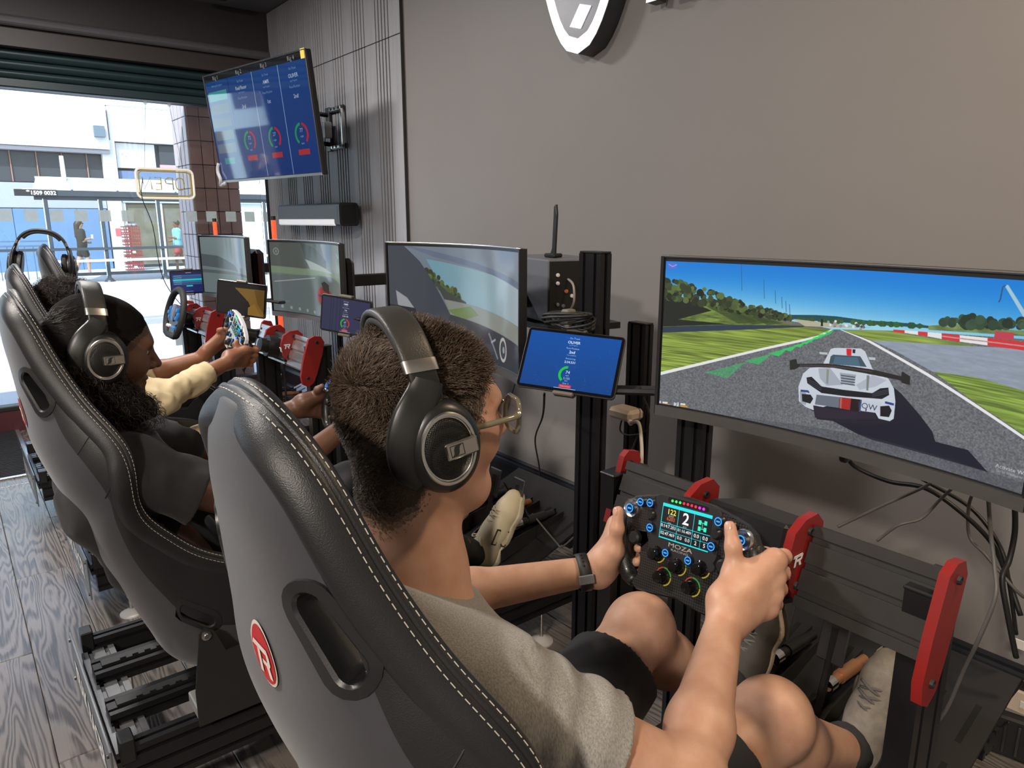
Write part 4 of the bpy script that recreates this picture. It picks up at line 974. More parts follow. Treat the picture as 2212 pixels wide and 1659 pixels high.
wheelC = make_wheel('steering_wheel', 'white-faced formula wheel with black knobs held by the cream-sleeved player', (-2.98, .915, .965), -24, mat('white_wheel_face', (.62, .64, .66), .35, noise=.05), mat('pale_dash', (.5, .52, .55), .4), True)
# round-rimmed wheel on the empty rig
wd = thing('steering_wheel', 'flat-bottomed black steering wheel with blue buttons on the empty rig', 'steering wheel', (-4.02, .93, .935))
tt = rad(16); wd.matrix_world = Matrix(((1, 0, 0, -4.02), (0, math.sin(tt), -math.cos(tt), .93), (0, math.cos(tt), math.sin(tt), .935), (0, 0, 0, 1)))
P_ = [(.148 * math.cos(a), .135 * math.sin(a)) for a in np.linspace(rad(-48), rad(228), 34)]; P_ = P_ + [(-.06, -.108), (.06, -.108)]
path = [(x, y, 0) for x, y in P_] + [(P_[0][0], P_[0][1], 0)]
MB().tube(path, .0165, 12, caps=False).build('rim', mat('black_suede_rim', (.02, .02, .021), .7), wd, 180)
MB().prism([(-.145, .03), (-.05, .055), (.05, .055), (.145, .03), (.14, -.025), (.06, -.05), (.045, -.112), (-.045, -.112), (-.06, -.05), (-.14, -.025)], (0, 0, -.012), (1, 0, 0), (0, 1, 0), .014, ch=.003).build('spoke_plate', BLACKP, wd, 30)
MB().lathe([(.045, .002), (.045, .008), (.04, .012)], (0, .01, 0), (0, 0, 1), 24).build('centre_cap', mat('grey_cap', (.10, .11, .16), .4), wd, 40)
for sx in (-1, 1):
    for i in range(3):
        MB().lathe([(.012, .002), (.012, .010), (.009, .013)], (sx * (.065 + .024 * (i % 2)), .03 - i * .022, 0), (0, 0, 1), 12).build('button', glow('blue_button', (.01, .25, .75), .6), wd, 40)
    for i in range(3): MB().lathe([(.009, .002), (.009, .010), (.007, .013)], (sx * .05 + (i - 1) * .021, -.062, 0), (0, 0, 1), 12).build('button', glow('blue_button', (.01, .25, .75), .6) if sx > 0 else WHITEP, wd, 40)
    MB().prism([(sx * .04, -.03), (sx * .12, -.03), (sx * .12, .03), (sx * .06, .03)], (0, 0, -.03), (1, 0, 0), (0, 1, 0), .003 * sx).build('paddle', BLACKP, wd)
MB().cyl((0, 0, -.012), (0, 0, -.08), .035, .035, 20).build('quick_release', BLACKP, wd, 40)
# ================================================================ monitors
def make_monitor(label, X, z0, z1, w_, R, im, strength, rough, Y=1.2, silver=False, stand=True):
    t = thing('monitor', label, 'monitor', (X, Y, (z0 + z1) / 2), group='monitors above the rigs')
    h = z1 - z0; n = 25; am = math.asin(w_ / 2 / R); A_ = np.linspace(-am, am, n); sag = R - R * math.cos(am)
    def row(z, inset=0., off=0.): 
        out = []
        for a in A_ * (1 - inset): out.append((( R - off) * math.sin(a), sag - R + (R - off) * math.cos(a), z))
        return out
    bz = .010; ch = .024
    uv_grid('screen', [row(z, .022, .0015) for z in np.linspace(h / 2 - bz, -h / 2 + ch, 6)], screen_mat('screen_glow', im, strength, rough), t)
    def slab(nm, za, zb, th0, th1, m, a0=-1., a1=1.):
        aa = np.linspace(-am * 1., am * 1., n); aa = aa[(aa >= a0 * am - 1e-6) & (aa <= a1 * am + 1e-6)]
        rows = []
        for (z, o) in ((za, th0), (zb, th0), (zb, th1), (za, th1)): rows.append([((R - o) * math.sin(a), sag - R + (R - o) * math.cos(a), z) for a in aa])
        rows.append(rows[0]); mb = MB().grid(rows); k = len(aa)
        mb.f.append((0, k, 2 * k, 3 * k)); mb.f.append((k - 1, 4 * k - 1, 3 * k - 1, 2 * k - 1)); mb.m += [0, 0]
        return mb.build(nm, m, t, 30)
    slab('panel', -h / 2, h / 2, .0, -.018, BLACKP); 
    FR = SATIN if silver else mat('grey_bezel', (.10, .095, .09), .4, metal=.3)
    slab('chin', -h / 2 - .002, -h / 2 + ch - .004, .006, -.006, FR)
    mb = MB().tube([(p[0], p[1], h / 2) for p in row(0, 0, .001)], .0035, 6)
    mb.build('top_edge', FR, t, 180)
    for sd in (0, -1):
        p = row(0, 0, .0008)[sd]; MB().box((p[0], p[1] + .004, 0), (.007, .016, h), Matrix.Rotation(-A_[sd], 3, 'Z')).build('side_edge', BLACKP, t)
    MB().box((0, sag + .045, 0), (w_ * .55, .06, h * .62), ch=.02).build('rear_housing', BLACKP, t)
    if stand:
        MB().box((0, sag + .085, 0), (.12, .03, .12), ch=.004).box((0, .35, 0), (.05, .50, .05), ch=.004).build('mount_arm', BLACK, t)
    return t
# --- picture on the nearest screen
MA = dict(X=-.65, z0=1.003, z1=1.346, w=.70)
def su(px, py):
    p = at(px, py, 'y', 1.205); return ((p[0] - (MA['X'] - .342)) / .684, (MA['z1'] - .010 - p[2]) / (MA['z1'] - MA['z0'] - .034))
def z4(*pts): return [su(1420 + x / 2.793, 540 + y / 2.793) for x, y in pts]
p = Paint(1280, 600, (.40, .41, .43))
gn = p.noise(300, 140, 3, 2); gn2 = p.noise(40, 90, 5, 3); gs = p.noise(12, 160, 8, 2)
hz = su(1700, 690)[1]
def skyc(x, y): k = np.clip(y / hz, 0, 1)[..., None]; return np.array([.04, .50, .87]) * (1 - k ** 1.6) + np.array([.62, .86, .95]) * k ** 1.6
p.poly([(0, 0), (1, 0), (1, .6), (0, .6)], skyc)
FARX = 2600
grass = np.array([.52, .60, .25])
p.poly(z4((-200, 470), (400, 470), (760, 440), (1000, 490), (1500, 500), (FARX, 560), (FARX, 1700), (-200, 1700)), (.42, .43, .45), tex=gn * .16)
# hills and trees
p.poly(z4((740, 400), (900, 402), (1020, 410), (1200, 435), (1400, 445), (1590, 465), (1590, 480), (760, 430)), (.10, .30, .34))
rr = np.random.default_rng(2)
for i in range(70):
    x = rr.uniform(780, 1560); y = 428 + (x - 780) * .052; q = z4((x, y))[0]; p.circ(q[0], q[1], rr.uniform(.003, .008), (.13 + rr.uniform(0, .1), .30 + rr.uniform(0, .12), .20))
p.poly(z4((1590, 465), (1800, 452), (2000, 480), (FARX, 500), (FARX, 540), (1590, 490)), (.44, .52, .32), tex=gn2 * .2)
for i in range(60):
    x = rr.choice([1730, 1840, 1900, 2000, 2090, 2180]) + rr.normal() * 26; y = 440 + (x - 1730) * .03; q = z4((x, y + rr.uniform(-30, 15) * (1.6 if 1800 < x < 1880 else 1)))[0]; g = rr.uniform(.16, .34)
    p.circ(q[0], q[1], rr.uniform(.006, .012), (g * .75, g * 1.1, g * .8))
# left bank
p.poly(z4((-100, 230), (130, 280), (450, 360), (700, 420), (830, 470), (-100, 480)), (.40, .48, .22), tex=gn2 * .25)
p.poly(z4((-100, 240), (90, 262), (180, 310), (300, 370), (120, 420), (400, 455), (-100, 462)), (.10, .13, .10))
for a, b_ in (((200, 300), (560, 440)), ((320, 335), (640, 445)), ((430, 360), (720, 450))): p.poly(z4(a, (a[0] + 60, a[1] + 5), b_, (b_[0] - 110, b_[1] + 12)), (.20, .27, .13), .7)
p.poly(z4((470, 350), (830, 465), (760, 468), (600, 420)), (.45, .44, .42), .8)
for i in range(330):
    x = rr.choice([20, 80, 160, 260, 350, 420, 500, 560, 620, 670, 710]) + rr.normal() * 28; top = 170 + max(0, x) * .31 + (40 if x > 330 else 0) * .3
    hh = max(16, 110 - x * .11); y = top + rr.uniform(-.15, 1) * hh; q = z4((x, y))[0]; g = rr.uniform(.14, .46) * (1 if rr.random() > .3 else .7)
    p.circ(q[0], q[1], max(.004, .013 - x * 1.1e-5) * rr.uniform(.5, 1.2), (g * .82, g * 1.02, g * .55))
for x, y0, y1 in ((465, 80, 250), (592, 180, 300), (657, 250, 330), (695, 290, 360), (718, 315, 385), (740, 335, 400)): p.line(z4((x, y0), (x + 3, y1)), .0016, (.20, .38, .52))
p.poly(z4((-100, 465), (400, 458), (830, 468), (800, 485), (400, 490), (-100, 505)), (.17, .23, .30))
p.poly(z4((760, 425), (1000, 455), (1240, 480), (1000, 478), (830, 470)), (.72, .70, .60))
for i in range(26): q = z4((rr.uniform(960, 1240), 0))[0][0]; y = z4((1100, rr.uniform(448, 482)))[0][1]; p.circ(q, y, .0035, rr.choice([.9, .6, .3]) * np.ones(3))
p.poly(z4((925, 425), (938, 425), (938, 470), (925, 470)), (.05, .15, .12))
# grass left, road, run-off
p.poly(z4((-100, 500), (400, 492), (830, 475), (985, 490), (900, 540), (600, 600), (-100, 765)), (.50, .58, .24), tex=gs * .28)
p.poly(z4((1040, 492), (1360, 500), (1600, 540), (1900, 580), (1700, 585), (1230, 555), (1140, 520)), (.50, .58, .26), tex=gs * .22)
p.poly(z4((1230, 555), (1700, 580), (FARX, 610), (FARX, 900), (2212, 850), (1900, 775), (1620, 745), (1380, 620)), (.58, .62, .68), tex=gn2 * .04)
p.poly(z4((1620, 745), (1900, 775), (2212, 850), (FARX, 930), (FARX, 1400), (2212, 1110), (1900, 930)), (.50, .60, .26), tex=gs * .26)
RED_ = (.86, .20, .22); WH = (.92, .92, .92)
bar = [(1370, 490, 505), (1440, 494, 510), (1525, 500, 522), (1585, 504, 530), (1675, 510, 545), (1790, 520, 560), (1970, 535, 580), (FARX, 590, 650)]
for i in range(7):
    a, b_ = bar[i], bar[i + 1]; p.poly(z4((a[0], a[1]), (b_[0], b_[1]), (b_[0], b_[2]), (a[0], a[2])), RED_ if i % 2 == 0 else WH)
    if i > 3: p.line(z4((a[0], (a[1] + a[2]) / 2), (b_[0], (b_[1] + b_[2]) / 2)), .003, (.75, .6, .6))
p.poly(z4((2020, 495), (2140, 500), (2140, 545), (2010, 535)), (.78, .25, .32))
p.poly(z4((2075, 215), (2100, 212), (2230, 400), (2200, 405)), (.66, .80, .86)); p.line(z4((2085, 215), (2065, 225), (2050, 300), (2040, 318)), .003, (.15, .35, .5))
# edge lines
p.poly(z4((-100, 765), (600, 597), (900, 530), (985, 490), (1000, 490), (905, 545), (600, 612), (-100, 785)), (.93, .93, .93))
p.poly(z4((1040, 492), (1050, 492), (1230, 560), (1600, 760), (2212, 1120), (FARX, 1370), (FARX, 1400), (2212, 1140), (1590, 775), (1200, 560)), (.93, .93, .93))
# driving line arrows
GR = (.18, .86, .40)
for (x, y, s_, al) in ((960, 505, 40, .9), (925, 525, 45, .9), (900, 540, 50, .9), (865, 555, 55, .9), (840, 568, 60, .9), (800, 585, 70, .85), (745, 605, 90, .8), (675, 630, 110, .75), (560, 672, 150, .55), (380, 735, 220, .38)):
    p.poly(z4((x - s_ * .55, y + s_ * .05), (x + s_ * .5, y - s_ * .22), (x + s_ * .02, y + s_ * .22)), GR, al)
p.poly(z4((1000, 490), (1008, 490), (985, 515), (930, 540), (850, 565), (870, 550), (960, 515)), GR, .75)
# car and its shadow
SHD = (.10, .11, .17)
p.poly(z4((860, 980), (1150, 1130), (1240, 1165), (1980, 1345), (1850, 1215), (1640, 1170), (1620, 1110), (1540, 1010), (1420, 880), (1370, 840)), SHD)
p.poly(z4((900, 960), (1380, 1050), (1250, 1080), (900, 1040)), (.13, .12, .17))
CW = lambda x, y: np.stack([.80 + 0 * x, .83 + 0 * x, .87 + 0 * x], -1)
p.poly(z4((985, 610), (1010, 603), (1170, 607), (1195, 625), (1240, 730), (1340, 790), (1375, 850), (1385, 930), (1375, 1035), (1350, 1050), (1280, 1035), (1260, 1000), (960, 960), (880, 985), (835, 965), (795, 930), (792, 840), (820, 760), (860, 725), (930, 720)), CW)
p.poly(z4((800, 870), (830, 870), (850, 905), (835, 955), (805, 940)), (.62, .65, .72)); p.poly(z4((985, 655), (1000, 645), (1165, 655), (1205, 720), (975, 700)), (.25, .33, .38)); p.poly(z4((1010, 655), (1150, 662), (1165, 715), (1000, 705)), (.30, .42, .50))
p.poly(z4((910, 730), (980, 725), (1060, 830), (960, 835), (920, 790)), (.66, .69, .74)); p.poly(z4((1140, 830), (1240, 770), (1330, 800), (1260, 840), (1160, 860)), (.70, .73, .78))
p.poly(z4((1080, 608), (1112, 610), (1110, 652), (1082, 648)), (.85, .12, .14)); p.poly(z4((1118, 612), (1135, 613), (1133, 636), (1118, 634)), (.1, .12, .2))
p.poly(z4((1040, 755), (1140, 768), (1125, 835), (1050, 822)), (.62, .66, .70))
for k in range(4): p.poly(z4((1045, 768 + k * 16), (1135, 780 + k * 16), (1132, 787 + k * 16), (1047, 775 + k * 16)), (.30, .33, .38))
p.poly(z4((840, 785), (870, 780), (930, 840), (1060, 860), (1240, 880), (1290, 850), (1340, 845), (1345, 890), (1300, 915), (1080, 900), (930, 880), (845, 820)), (.09, .10, .13))
for k in range(3): p.line(z4((850, 795 + k * 12), (930, 840 + k * 12)), .002, (.25, .26, .3)); p.line(z4((1240, 880 + k * 10), (1340, 858 + k * 10)), .002, (.25, .26, .3))
p.poly(z4((900, 890), (1040, 905), (1040, 970), (890, 950)), (.42, .45, .50)); p.poly(z4((1040, 905), (1170, 920), (1160, 995), (1035, 975)), (.14, .07, .09)); p.poly(z4((1042, 907), (1110, 914), (1102, 985), (1038, 972)), (.66, .16, .15)); p.poly(z4((1042, 907), (1055, 908), (1050, 976), (1038, 972)), (.75, .38, .34))
p.poly(z4((1165, 920), (1176, 921), (1168, 995), (1158, 994)), (.25, .33, .5)); p.poly(z4((1180, 925), (1300, 935), (1280, 1000), (1175, 990)), (.78, .81, .86))
p.poly(z4((812, 885), (865, 890), (880, 915), (862, 945), (815, 930)), (.10, .11, .13)); p.poly(z4((1290, 960), (1345, 955), (1362, 985), (1345, 1025), (1290, 1020)), (.10, .09, .12))
p.poly(z4((880, 955), (1040, 985), (1250, 1000), (1270, 1035), (1080, 1040), (890, 1030)), (.17, .14, .20))
p.poly(z4((740, 680), (780, 670), (785, 700), (970, 700), (1100, 715), (1240, 735), (1420, 775), (1425, 745), (1477, 775), (1475, 828), (1425, 815), (1415, 800), (1230, 765), (1000, 725), (800, 718), (770, 735), (742, 738)), (.15, .14, .14)); p.poly(z4((800, 706), (1000, 712), (1240, 745), (1240, 752), (1000, 720), (800, 712)), (.28, .26, .25))
p.poly(z4((960, 735), (975, 735), (970, 825), (958, 820)), (.55, .57, .52)); p.poly(z4((1205, 770), (1222, 772), (1215, 865), (1203, 862)), (.50, .52, .50))
p.poly(z4((915, 628), (965, 632), (965, 645), (920, 642)), (.75, .78, .8)); p.poly(z4((1215, 658), (1258, 662), (1258, 678), (1220, 676)), (.75, .78, .8)); p.line(z4((960, 650), (945, 665)), .004, (.3, .3, .35))
p.line(z4((805, 865), (852, 870), (850, 878)), .006, (.18, .26, .55)); p.line(z4((1320, 935), (1375, 948)), .006, (.18, .26, .55))
def tz(s_, x, y, sz, c_, **k): q = z4((x, y))[0]; p.text(s_, q[0], q[1], sz, c_, **k)
tz('TOW', 1205, 962, .022, (.2, .22, .3)); p.line(z4((1203, 975), (1200, 990)), .003, (.2, .22, .3))
p.poly(z4((1122, 100), (1150, 101), (1149, 117), (1123, 116)), (.9, .95, .97)); p.poly(z4((68, 75), (110, 80), (122, 108), (75, 118)), (.35, .45, .85)); p.line(z4((75, 85), (95, 100), (118, 88)), .003, (.6, .65, .95))
p.poly(z4((-60, 945), (300, 1000), (700, 1060), (1200, 1140), (FARX, 1500), (FARX, 1560), (-60, 990)), (.24, .25, .28), .35)
for x, s_ in ((15, '1'), (108, '2')):
    y = 918 + x * .15; p.poly(z4((x - 12, y - 14), (x + 14, y - 11), (x + 12, y + 18), (x - 14, y + 14)), (.80, .82, .85)); tz(s_, x, y + 2, .022, (.3, .3, .35)); p.line(z4((x + 22, y - 2), (x + 48, y + 2)), .006, (.9, .9, .9)); p.line(z4((x + 22, y + 10), (x + 60, y + 16)), .005, (.85, .6, .15))
q = z4((2030, 1302))[0]; p.text('Activate Windows', q[0], q[1], .0125, (.86, .87, .9), align='LEFT'); q = z4((2035, 1330))[0]; p.text('Go to Settings to activate Windows', q[0], q[1], .0078, (.78, .79, .82), align='LEFT')
monA = make_monitor('big curved monitor on the right showing a white race car', MA['X'], MA['z0'], MA['z1'], MA['w'], 1.5, p.image('race_screen'), .88, .22)

# --- second screen: cockpit view, reflection haze painted into its colours
def tone(p): return p
p = Paint(512, 256, (.50, .56, .58))
p.poly([(0, 0), (1, 0), (1, 1), (0, 1)], lambda x, y: np.stack([.50 - .1 * y + .08 * x, .56 - .1 * y + .05 * x, .62 - .12 * y + .03 * x], -1))
p.poly([(.24, .12), (.5, .17), (.75, .22), (1, .30), (1, .62), (.5, .52), (.33, .35)], lambda x, y: np.stack([.42 + .3 * x, .66 + .12 * x, .74 + .06 * x], -1))
for i in range(70): x = rr.uniform(.24, .48); y = .24 + (x - .24) * .9 + rr.uniform(-.02, .08); g = rr.uniform(.25, .5); p.circ(x, y, rr.uniform(.008, .018), (g * .85, g, g * .55))
p.poly([(.28, .30), (.38, .42), (.52, .50), (.52, .56), (.36, .50)], (.30, .33, .30)); p.poly([(.36, .50), (.60, .52), (1, .60), (1, .80), (.40, .64)], (.60, .62, .58)); p.poly([(.38, .60), (.55, .53), (.62, .6), (.48, .68)], (.48, .58, .36))
p.poly([(0, 0), (.10, 0), (.20, .15), (.30, .38), (.40, .64), (.52, .68), (.50, 1), (0, 1)], (.29, .31, .35)); p.poly([(.04, .45), (.11, .52), (.19, .70), (.05, .60)], (.68, .69, .70)); p.poly([(.0, .60), (.16, .62), (.2, .78), (0, .85)], (.17, .17, .2))
p.poly([(.40, .64), (.62, .68), (1, .76), (1, 1), (.30, 1)], (.25, .27, .30)); p.poly([(.10, 0), (.14, .0), (1, .24), (1, .30), (.75, .22), (.3, .10)], (.46, .50, .60))
p.circ(.83, .85, .035, (.8, .8, .76), ry=.11); p.circ(.83, .85, .025, (.3, .32, .36), ry=.08); p.circ(.835, .85, .010, (.7, .7, .7), ry=.03)
p.line([(.70, .74), (.78, .95)], .012, (.55, .57, .6)); p.line([(.72, .82), (.76, .78)], .01, (.7, .72, .75))
monB = make_monitor('curved monitor showing a cockpit view, behind the head of the man in grey', -1.825, .985, 1.347, .72, 1.0, p.image('cockpit_screen'), .62, .13, Y=1.19, silver=True)
# --- third: track with a red car, greyed by painted reflection haze
p = Paint(512, 256, (.5, .55, .54)); p.poly([(0, 0), (1, 0), (1, 1), (0, 1)], lambda x, y: np.stack([.46 + .08 * x + 0 * y, .52 + .07 * x - .05 * y, .50 + .08 * x - .02 * y], -1))
p.poly([(.0, .0), (.55, .0), (.62, .3), (.3, .36), (0, .38)], (.36, .39, .36)); p.poly([(.3, .0), (.45, .05), (.62, .22), (.62, .32), (.36, .3)], (.26, .30, .27)); p.poly([(.34, .22), (.75, .38), (.4, .36)], (.66, .70, .64)); p.poly([(0, .34), (.75, .38), (1, .42), (1, .47), (0, .44)], (.52, .60, .48))
p.poly([(0, .47), (.7, .42), (1, .5), (1, 1), (0, 1)], lambda x, y: np.stack([.42 + .03 * x, .46 + .03 * x, .46 + .02 * x], -1)); p.line([(.02, .57), (.45, .47)], .006, (.72, .75, .72))
p.poly([(0.460, .66), (0.520, .58), (0.600, .60), (0.680, .62), (0.700, .78), (0.640, .90), (0.520, .85), (0.470, .78)], (.66, .20, .17)); p.poly([(0.530, .53), (0.580, .50), (0.650, .54), (0.650, .66), (0.560, .63)], (.14, .17, .20)); p.line([(0.480, .70), (0.560, .72)], .012, (.25, .08, .08)); p.poly([(0.560, .82), (0.610, .84), (0.610, .88), (0.560, .86)], (.8, .78, .75))
p.circ(.055, .13, .026, (.66, .68, .66)); p.circ(.055, .13, .021, (.40, .43, .42)); p.text('4', .055, .13, .03, (.7, .7, .7))
for k in range(9): p.circ(.08 + k * .085, .93 + k * .006, .012, (.72, .76, .74), .7)
p.line([(.84, .10), (.90, .16), (.95, .09)], .012, (.75, .8, .82), .6)
monC = make_monitor('curved monitor showing a red car, in front of the slatted wall', -2.945, .985, 1.332, .755, 1.0, p.image('red_car_screen'), .58, .13, silver=True)
# --- fourth: start screen, painted pale as if washed by reflection
p = Paint(512, 256, (.5, .56, .56)); p.poly([(0, 0), (1, 0), (1, 1), (0, 1)], lambda x, y: np.stack([.50 + .10 * x - .08 * y, .57 + .08 * x - .08 * y, .57 + .09 * x - .06 * y], -1))
p.poly([(0, .3), (.2, .33), (.45, .48), (.5, .58), (0, .52)], (.34, .38, .40)); p.poly([(0, .58), (1, .62), (1, .66), (0, .64)], (.36, .40, .40)); p.poly([(0, .66), (1, .66), (1, 1), (0, 1)], (.46, .52, .52)); p.text('START', .45, .86, .12, (.78, .84, .82))
monD = make_monitor('curved monitor nearest the window with a start screen washed pale by reflection', -4.04, .985, 1.335, .80, 1.0, p.image('start_screen'), .62, .13, silver=True)

# posts that carry the screens
def post(label, x, y, z1, wx=.08, wy=.04, m=ALU, arm=None, group='monitor posts', z0=0.):
    t = thing('monitor_post', label, 'post', (x, y, 0), group=group)
    profile(MB(), (0, 0, z0 + .012), (0, 0, z1), (1, 0, 0), wx, wy, max(1, round(wx / .04))).build('upright', m, t)
    MB().box((0, 0, .006), (wx + .12, wy + .14, .012), ch=.003).build('base_plate', BLACK, t)
    MB().box((0, 0, z1 + .003), (wx, wy, .006), ch=.002).build('end_cap', BLACKP, t)
    if arm: MB().box(((arm[0]) / 2, arm[2], arm[1]), (abs(arm[0]) + .02, .04, .08), ch=.003).build('cross_arm', BLACK, t)
    return t
post('tall black slotted post with coiled cable, between the two nearest monitors', -1.352, 1.35, 1.335)
post('black post under the left edge of the big right-hand monitor', -.968, 1.30, 1.16, .07, .04, arm=(.32, 1.16, .0))
post('black post behind the cockpit-view monitor', -1.825, 1.84, 1.2); post('black post with pale edges under the red-car monitor', -2.945, 1.84, 1.2); post('post behind the monitor nearest the window', -4.04, 1.84, 1.2)
for (x, y, u, z0, z1, lab) in ((592, 500, -3.22, .72, 1.42, 'red glowing light stick behind the left edge of the red-car monitor'), (465, 497, -4.33, .9, 1.41, 'red glowing light stick behind the monitor nearest the window')):
    q = at(x, y, 'y', 1.36); lt = thing('light_stick', lab, 'light', (q[0], 1.36, 0), group='red light sticks')
    MB().cyl((0, 0, z0), (0, 0, z1), .012, n=12).build('tube', mat('red_light_tube', (.5, .04, .02), .3, emit=(1, .10, .03), estr=1.1), lt, 40)
    MB().cyl((0, 0, z1), (0, 0, z1 + .02), .0125, n=12).cyl((0, 0, .012), (0, 0, z0), .006, n=8).build('end_cap', BLACKP, lt, 40)
    MB().lathe([(.06, 0), (.06, .008), (.02, .014)], (0, 0, 0), (0, 0, 1), 16).build('base', BLACK, lt, 40)

# ================================================================ tablets
def stars(p, n):
    for i in range(n): p.circ(rr.random(), rr.random(), rr.uniform(.0008, .0022), (.55, .75, .95), rr.uniform(.4, 1))
def tablet(label, cen, eul, w_, h, im, strength, holder=True, rough=.12):
    t = thing('tablet', label, 'tablet', cen, group='tablets beside the wheels'); t.rotation_mode = 'XYZ'
    Mx = Matrix.Rotation(rad(eul[2]), 3, 'Z') @ Matrix.Rotation(rad(eul[0]), 3, 'X') @ Matrix.Rotation(rad(eul[1]), 3, 'Y')
    t.rotation_euler = Mx.to_euler()
    MB().prism(rrect(w_, h, .010, 5), (0, .007, 0), (1, 0, 0), (0, 0, 1), .008, ch=.0015).build('body', mat('tablet_edge', (.10, .10, .11), .3, metal=.6), t, 30)
    MB().prism(rrect(w_ - .004, h - .004, .009, 5), (0, -.0012, 0), (1, 0, 0), (0, 0, 1), .0008).build('glass_front', mat('black_glass', (.006, .006, .007), .06), t)
    b_ = .009 * w_ / .25
    uv_grid('screen', [[((-w_ / 2 + b_ + j * (w_ - 2 * b_)), -.0025, h / 2 - b_ - i * (h - 2 * b_)) for j in (0, 1)] for i in (0, 1)], screen_mat('tablet_glow', im, strength, rough), t)
    for s_ in (1, -1): MB().box((0, .002, s_ * (h / 2 + .003)), (.052, .022, .010), ch=.003).build('clamp_jaw', mat('taupe_clamp', (.15, .135, .11), .4), t)
    MB().box((0, .018, 0), (.05, .016, h + .004), ch=.003).cyl((0, .022, 0), (0, .07, -.01), .012, n=14).build('holder', BLACKP, t, 40)
    return t
def dash(p, name, lap, spd, rpm, arc, arc2, pos='2nd'):
    p.text('On Track', .5, .075, .028, (.95, .97, 1)); p.text(name, .5, .15, .042, (1, 1, 1), bold=.02); p.text('Lap Progress', .5, .20, .018, (.85, .9, 1)); p.text('Race Position', .5, .26, .026, (.95, .97, 1)); p.text(pos, .5, .33, .044, (1, 1, 1), bold=.02)
    p.text('Top position', .5, .385, .02, (.9, .95, 1)); p.text('Fastest Lap', .5, .45, .024, (.95, .97, 1)); p.text(lap, .5, .515, .036, (1, 1, 1), bold=.02)
    asp = p.w / p.h
    for a0, a1, c_ in ((95, 235, arc), (-50, 80, arc2)):
        if c_ is None: continue
        A = np.linspace(rad(a0), rad(a1), 24); p.poly([(.5 + .098 * math.cos(a), .74 - .098 * asp * math.sin(a)) for a in A] + [(.5 + .070 * math.cos(a), .74 - .070 * asp * math.sin(a)) for a in A[::-1]], c_)
    p.text(spd, .5, .70, .048, (1, 1, 1)); p.text('mph', .5, .755, .022, (1, 1, 1)); p.text(rpm, .5, .81, .032, (1, 1, 1)); p.text('rpm', .5, .85, .022, (1, 1, 1)); p.text('Gear 3', .5, .90, .024, (1, 1, 1))
    p.poly([(.435, .925), (.565, .925), (.565, .975), (.435, .975)], (.88, .25, .25)); p.text('Stop session', .5, .95, .02, (1, .8, .8)); p.line([(.38, .99), (.62, .99)], .004, (.9, .95, 1))
p = Paint(512, 320, (.02, .30, .62)); p.poly([(0, 0), (1, 0), (1, 1), (0, 1)], lambda x, y: np.stack([.02 + 0 * x, .31 - .05 * y, .64 - .10 * y], -1)); stars(p, 130); dash(p, 'OLIVER', '2:34.531', '74', '5,155', (.05, .78, .22), None)
tabA = tablet('tablet with a blue timing page, right of the head of the man in grey', (-1.235, 1.158, 1.087), (-30, 3.8, 32.7), .245, .157, p.image('tablet_page'), .95)
p = Paint(512, 320, (.16, .18, .32)); dash(p, 'AMIR', '2:29.142', '67', '4,212', (.15, .68, .30), (.75, .2, .2), '1st')
for x in (.17, .22, .3, .37): p.poly([(x, 0), (x + .02, 0), (x + .02, 1), (x, 1)], (.10, .11, .22), .5)
tabB = tablet('tablet with a dim blue timing page in front of the red-car monitor', (-2.44, 1.15, 1.075), (-1.8, 6.4, 32.4), .215, .138, p.image('tablet_page_dim'), .75)
p = Paint(400, 250, (.03, .025, .03)); p.poly([(.36, .14), (1, .12), (1, 1), (.68, 1), (.72, .75), (.66, .55), (.5, .42)], (.50, .37, .12)); p.poly([(.78, .15), (1, .12), (1, .9), (.86, .6)], (.40, .29, .09)); p.poly([(.66, .75), (.8, .6), (.95, 1), (.66, 1)], (.56, .42, .15)); p.poly([(.1, .25), (.4, .2), (.62, .5), (.66, .8), (.55, 1), (.1, 1)], (.05, .03, .025))
tabC = tablet('tablet showing a brown and black picture above the white-faced wheel', (-3.445, 1.096, 1.056), (-2.9, 6.4, 43.6), .25, .16, p.image('tablet_brown'), .75)
p = Paint(400, 250, (.03, .10, .36)); p.poly([(0, 0), (1, 0), (1, .1), (0, .1)], (.05, .05, .2))
for k, c_ in enumerate(((.16, .34, .52), (.16, .30, .48), (.05, .72, .78), (.18, .38, .52), (.16, .30, .46))): p.poly([(.05, .17 + k * .095), (.96, .17 + k * .095), (.96, .25 + k * .095), (.05, .25 + k * .095)], c_); p.line([(.08, .20 + k * .095), (.3, .20 + k * .095)], .008, (.6, .8, .9))
p.poly([(.42, .66), (.60, .66), (.60, .72), (.42, .72)], (.1, .75, .82)); p.line([(.42, .07), (.58, .07)], .01, (.8, .8, .9)); p.line([(.4, .95), (.6, .95)], .01, (.5, .6, .9))
tabD = tablet('tablet with a blue and turquoise menu, beside the window', (-4.70, 1.19, 1.05), (-8, -2.9, 54), .232, .146, p.image('tablet_menu'), .95)
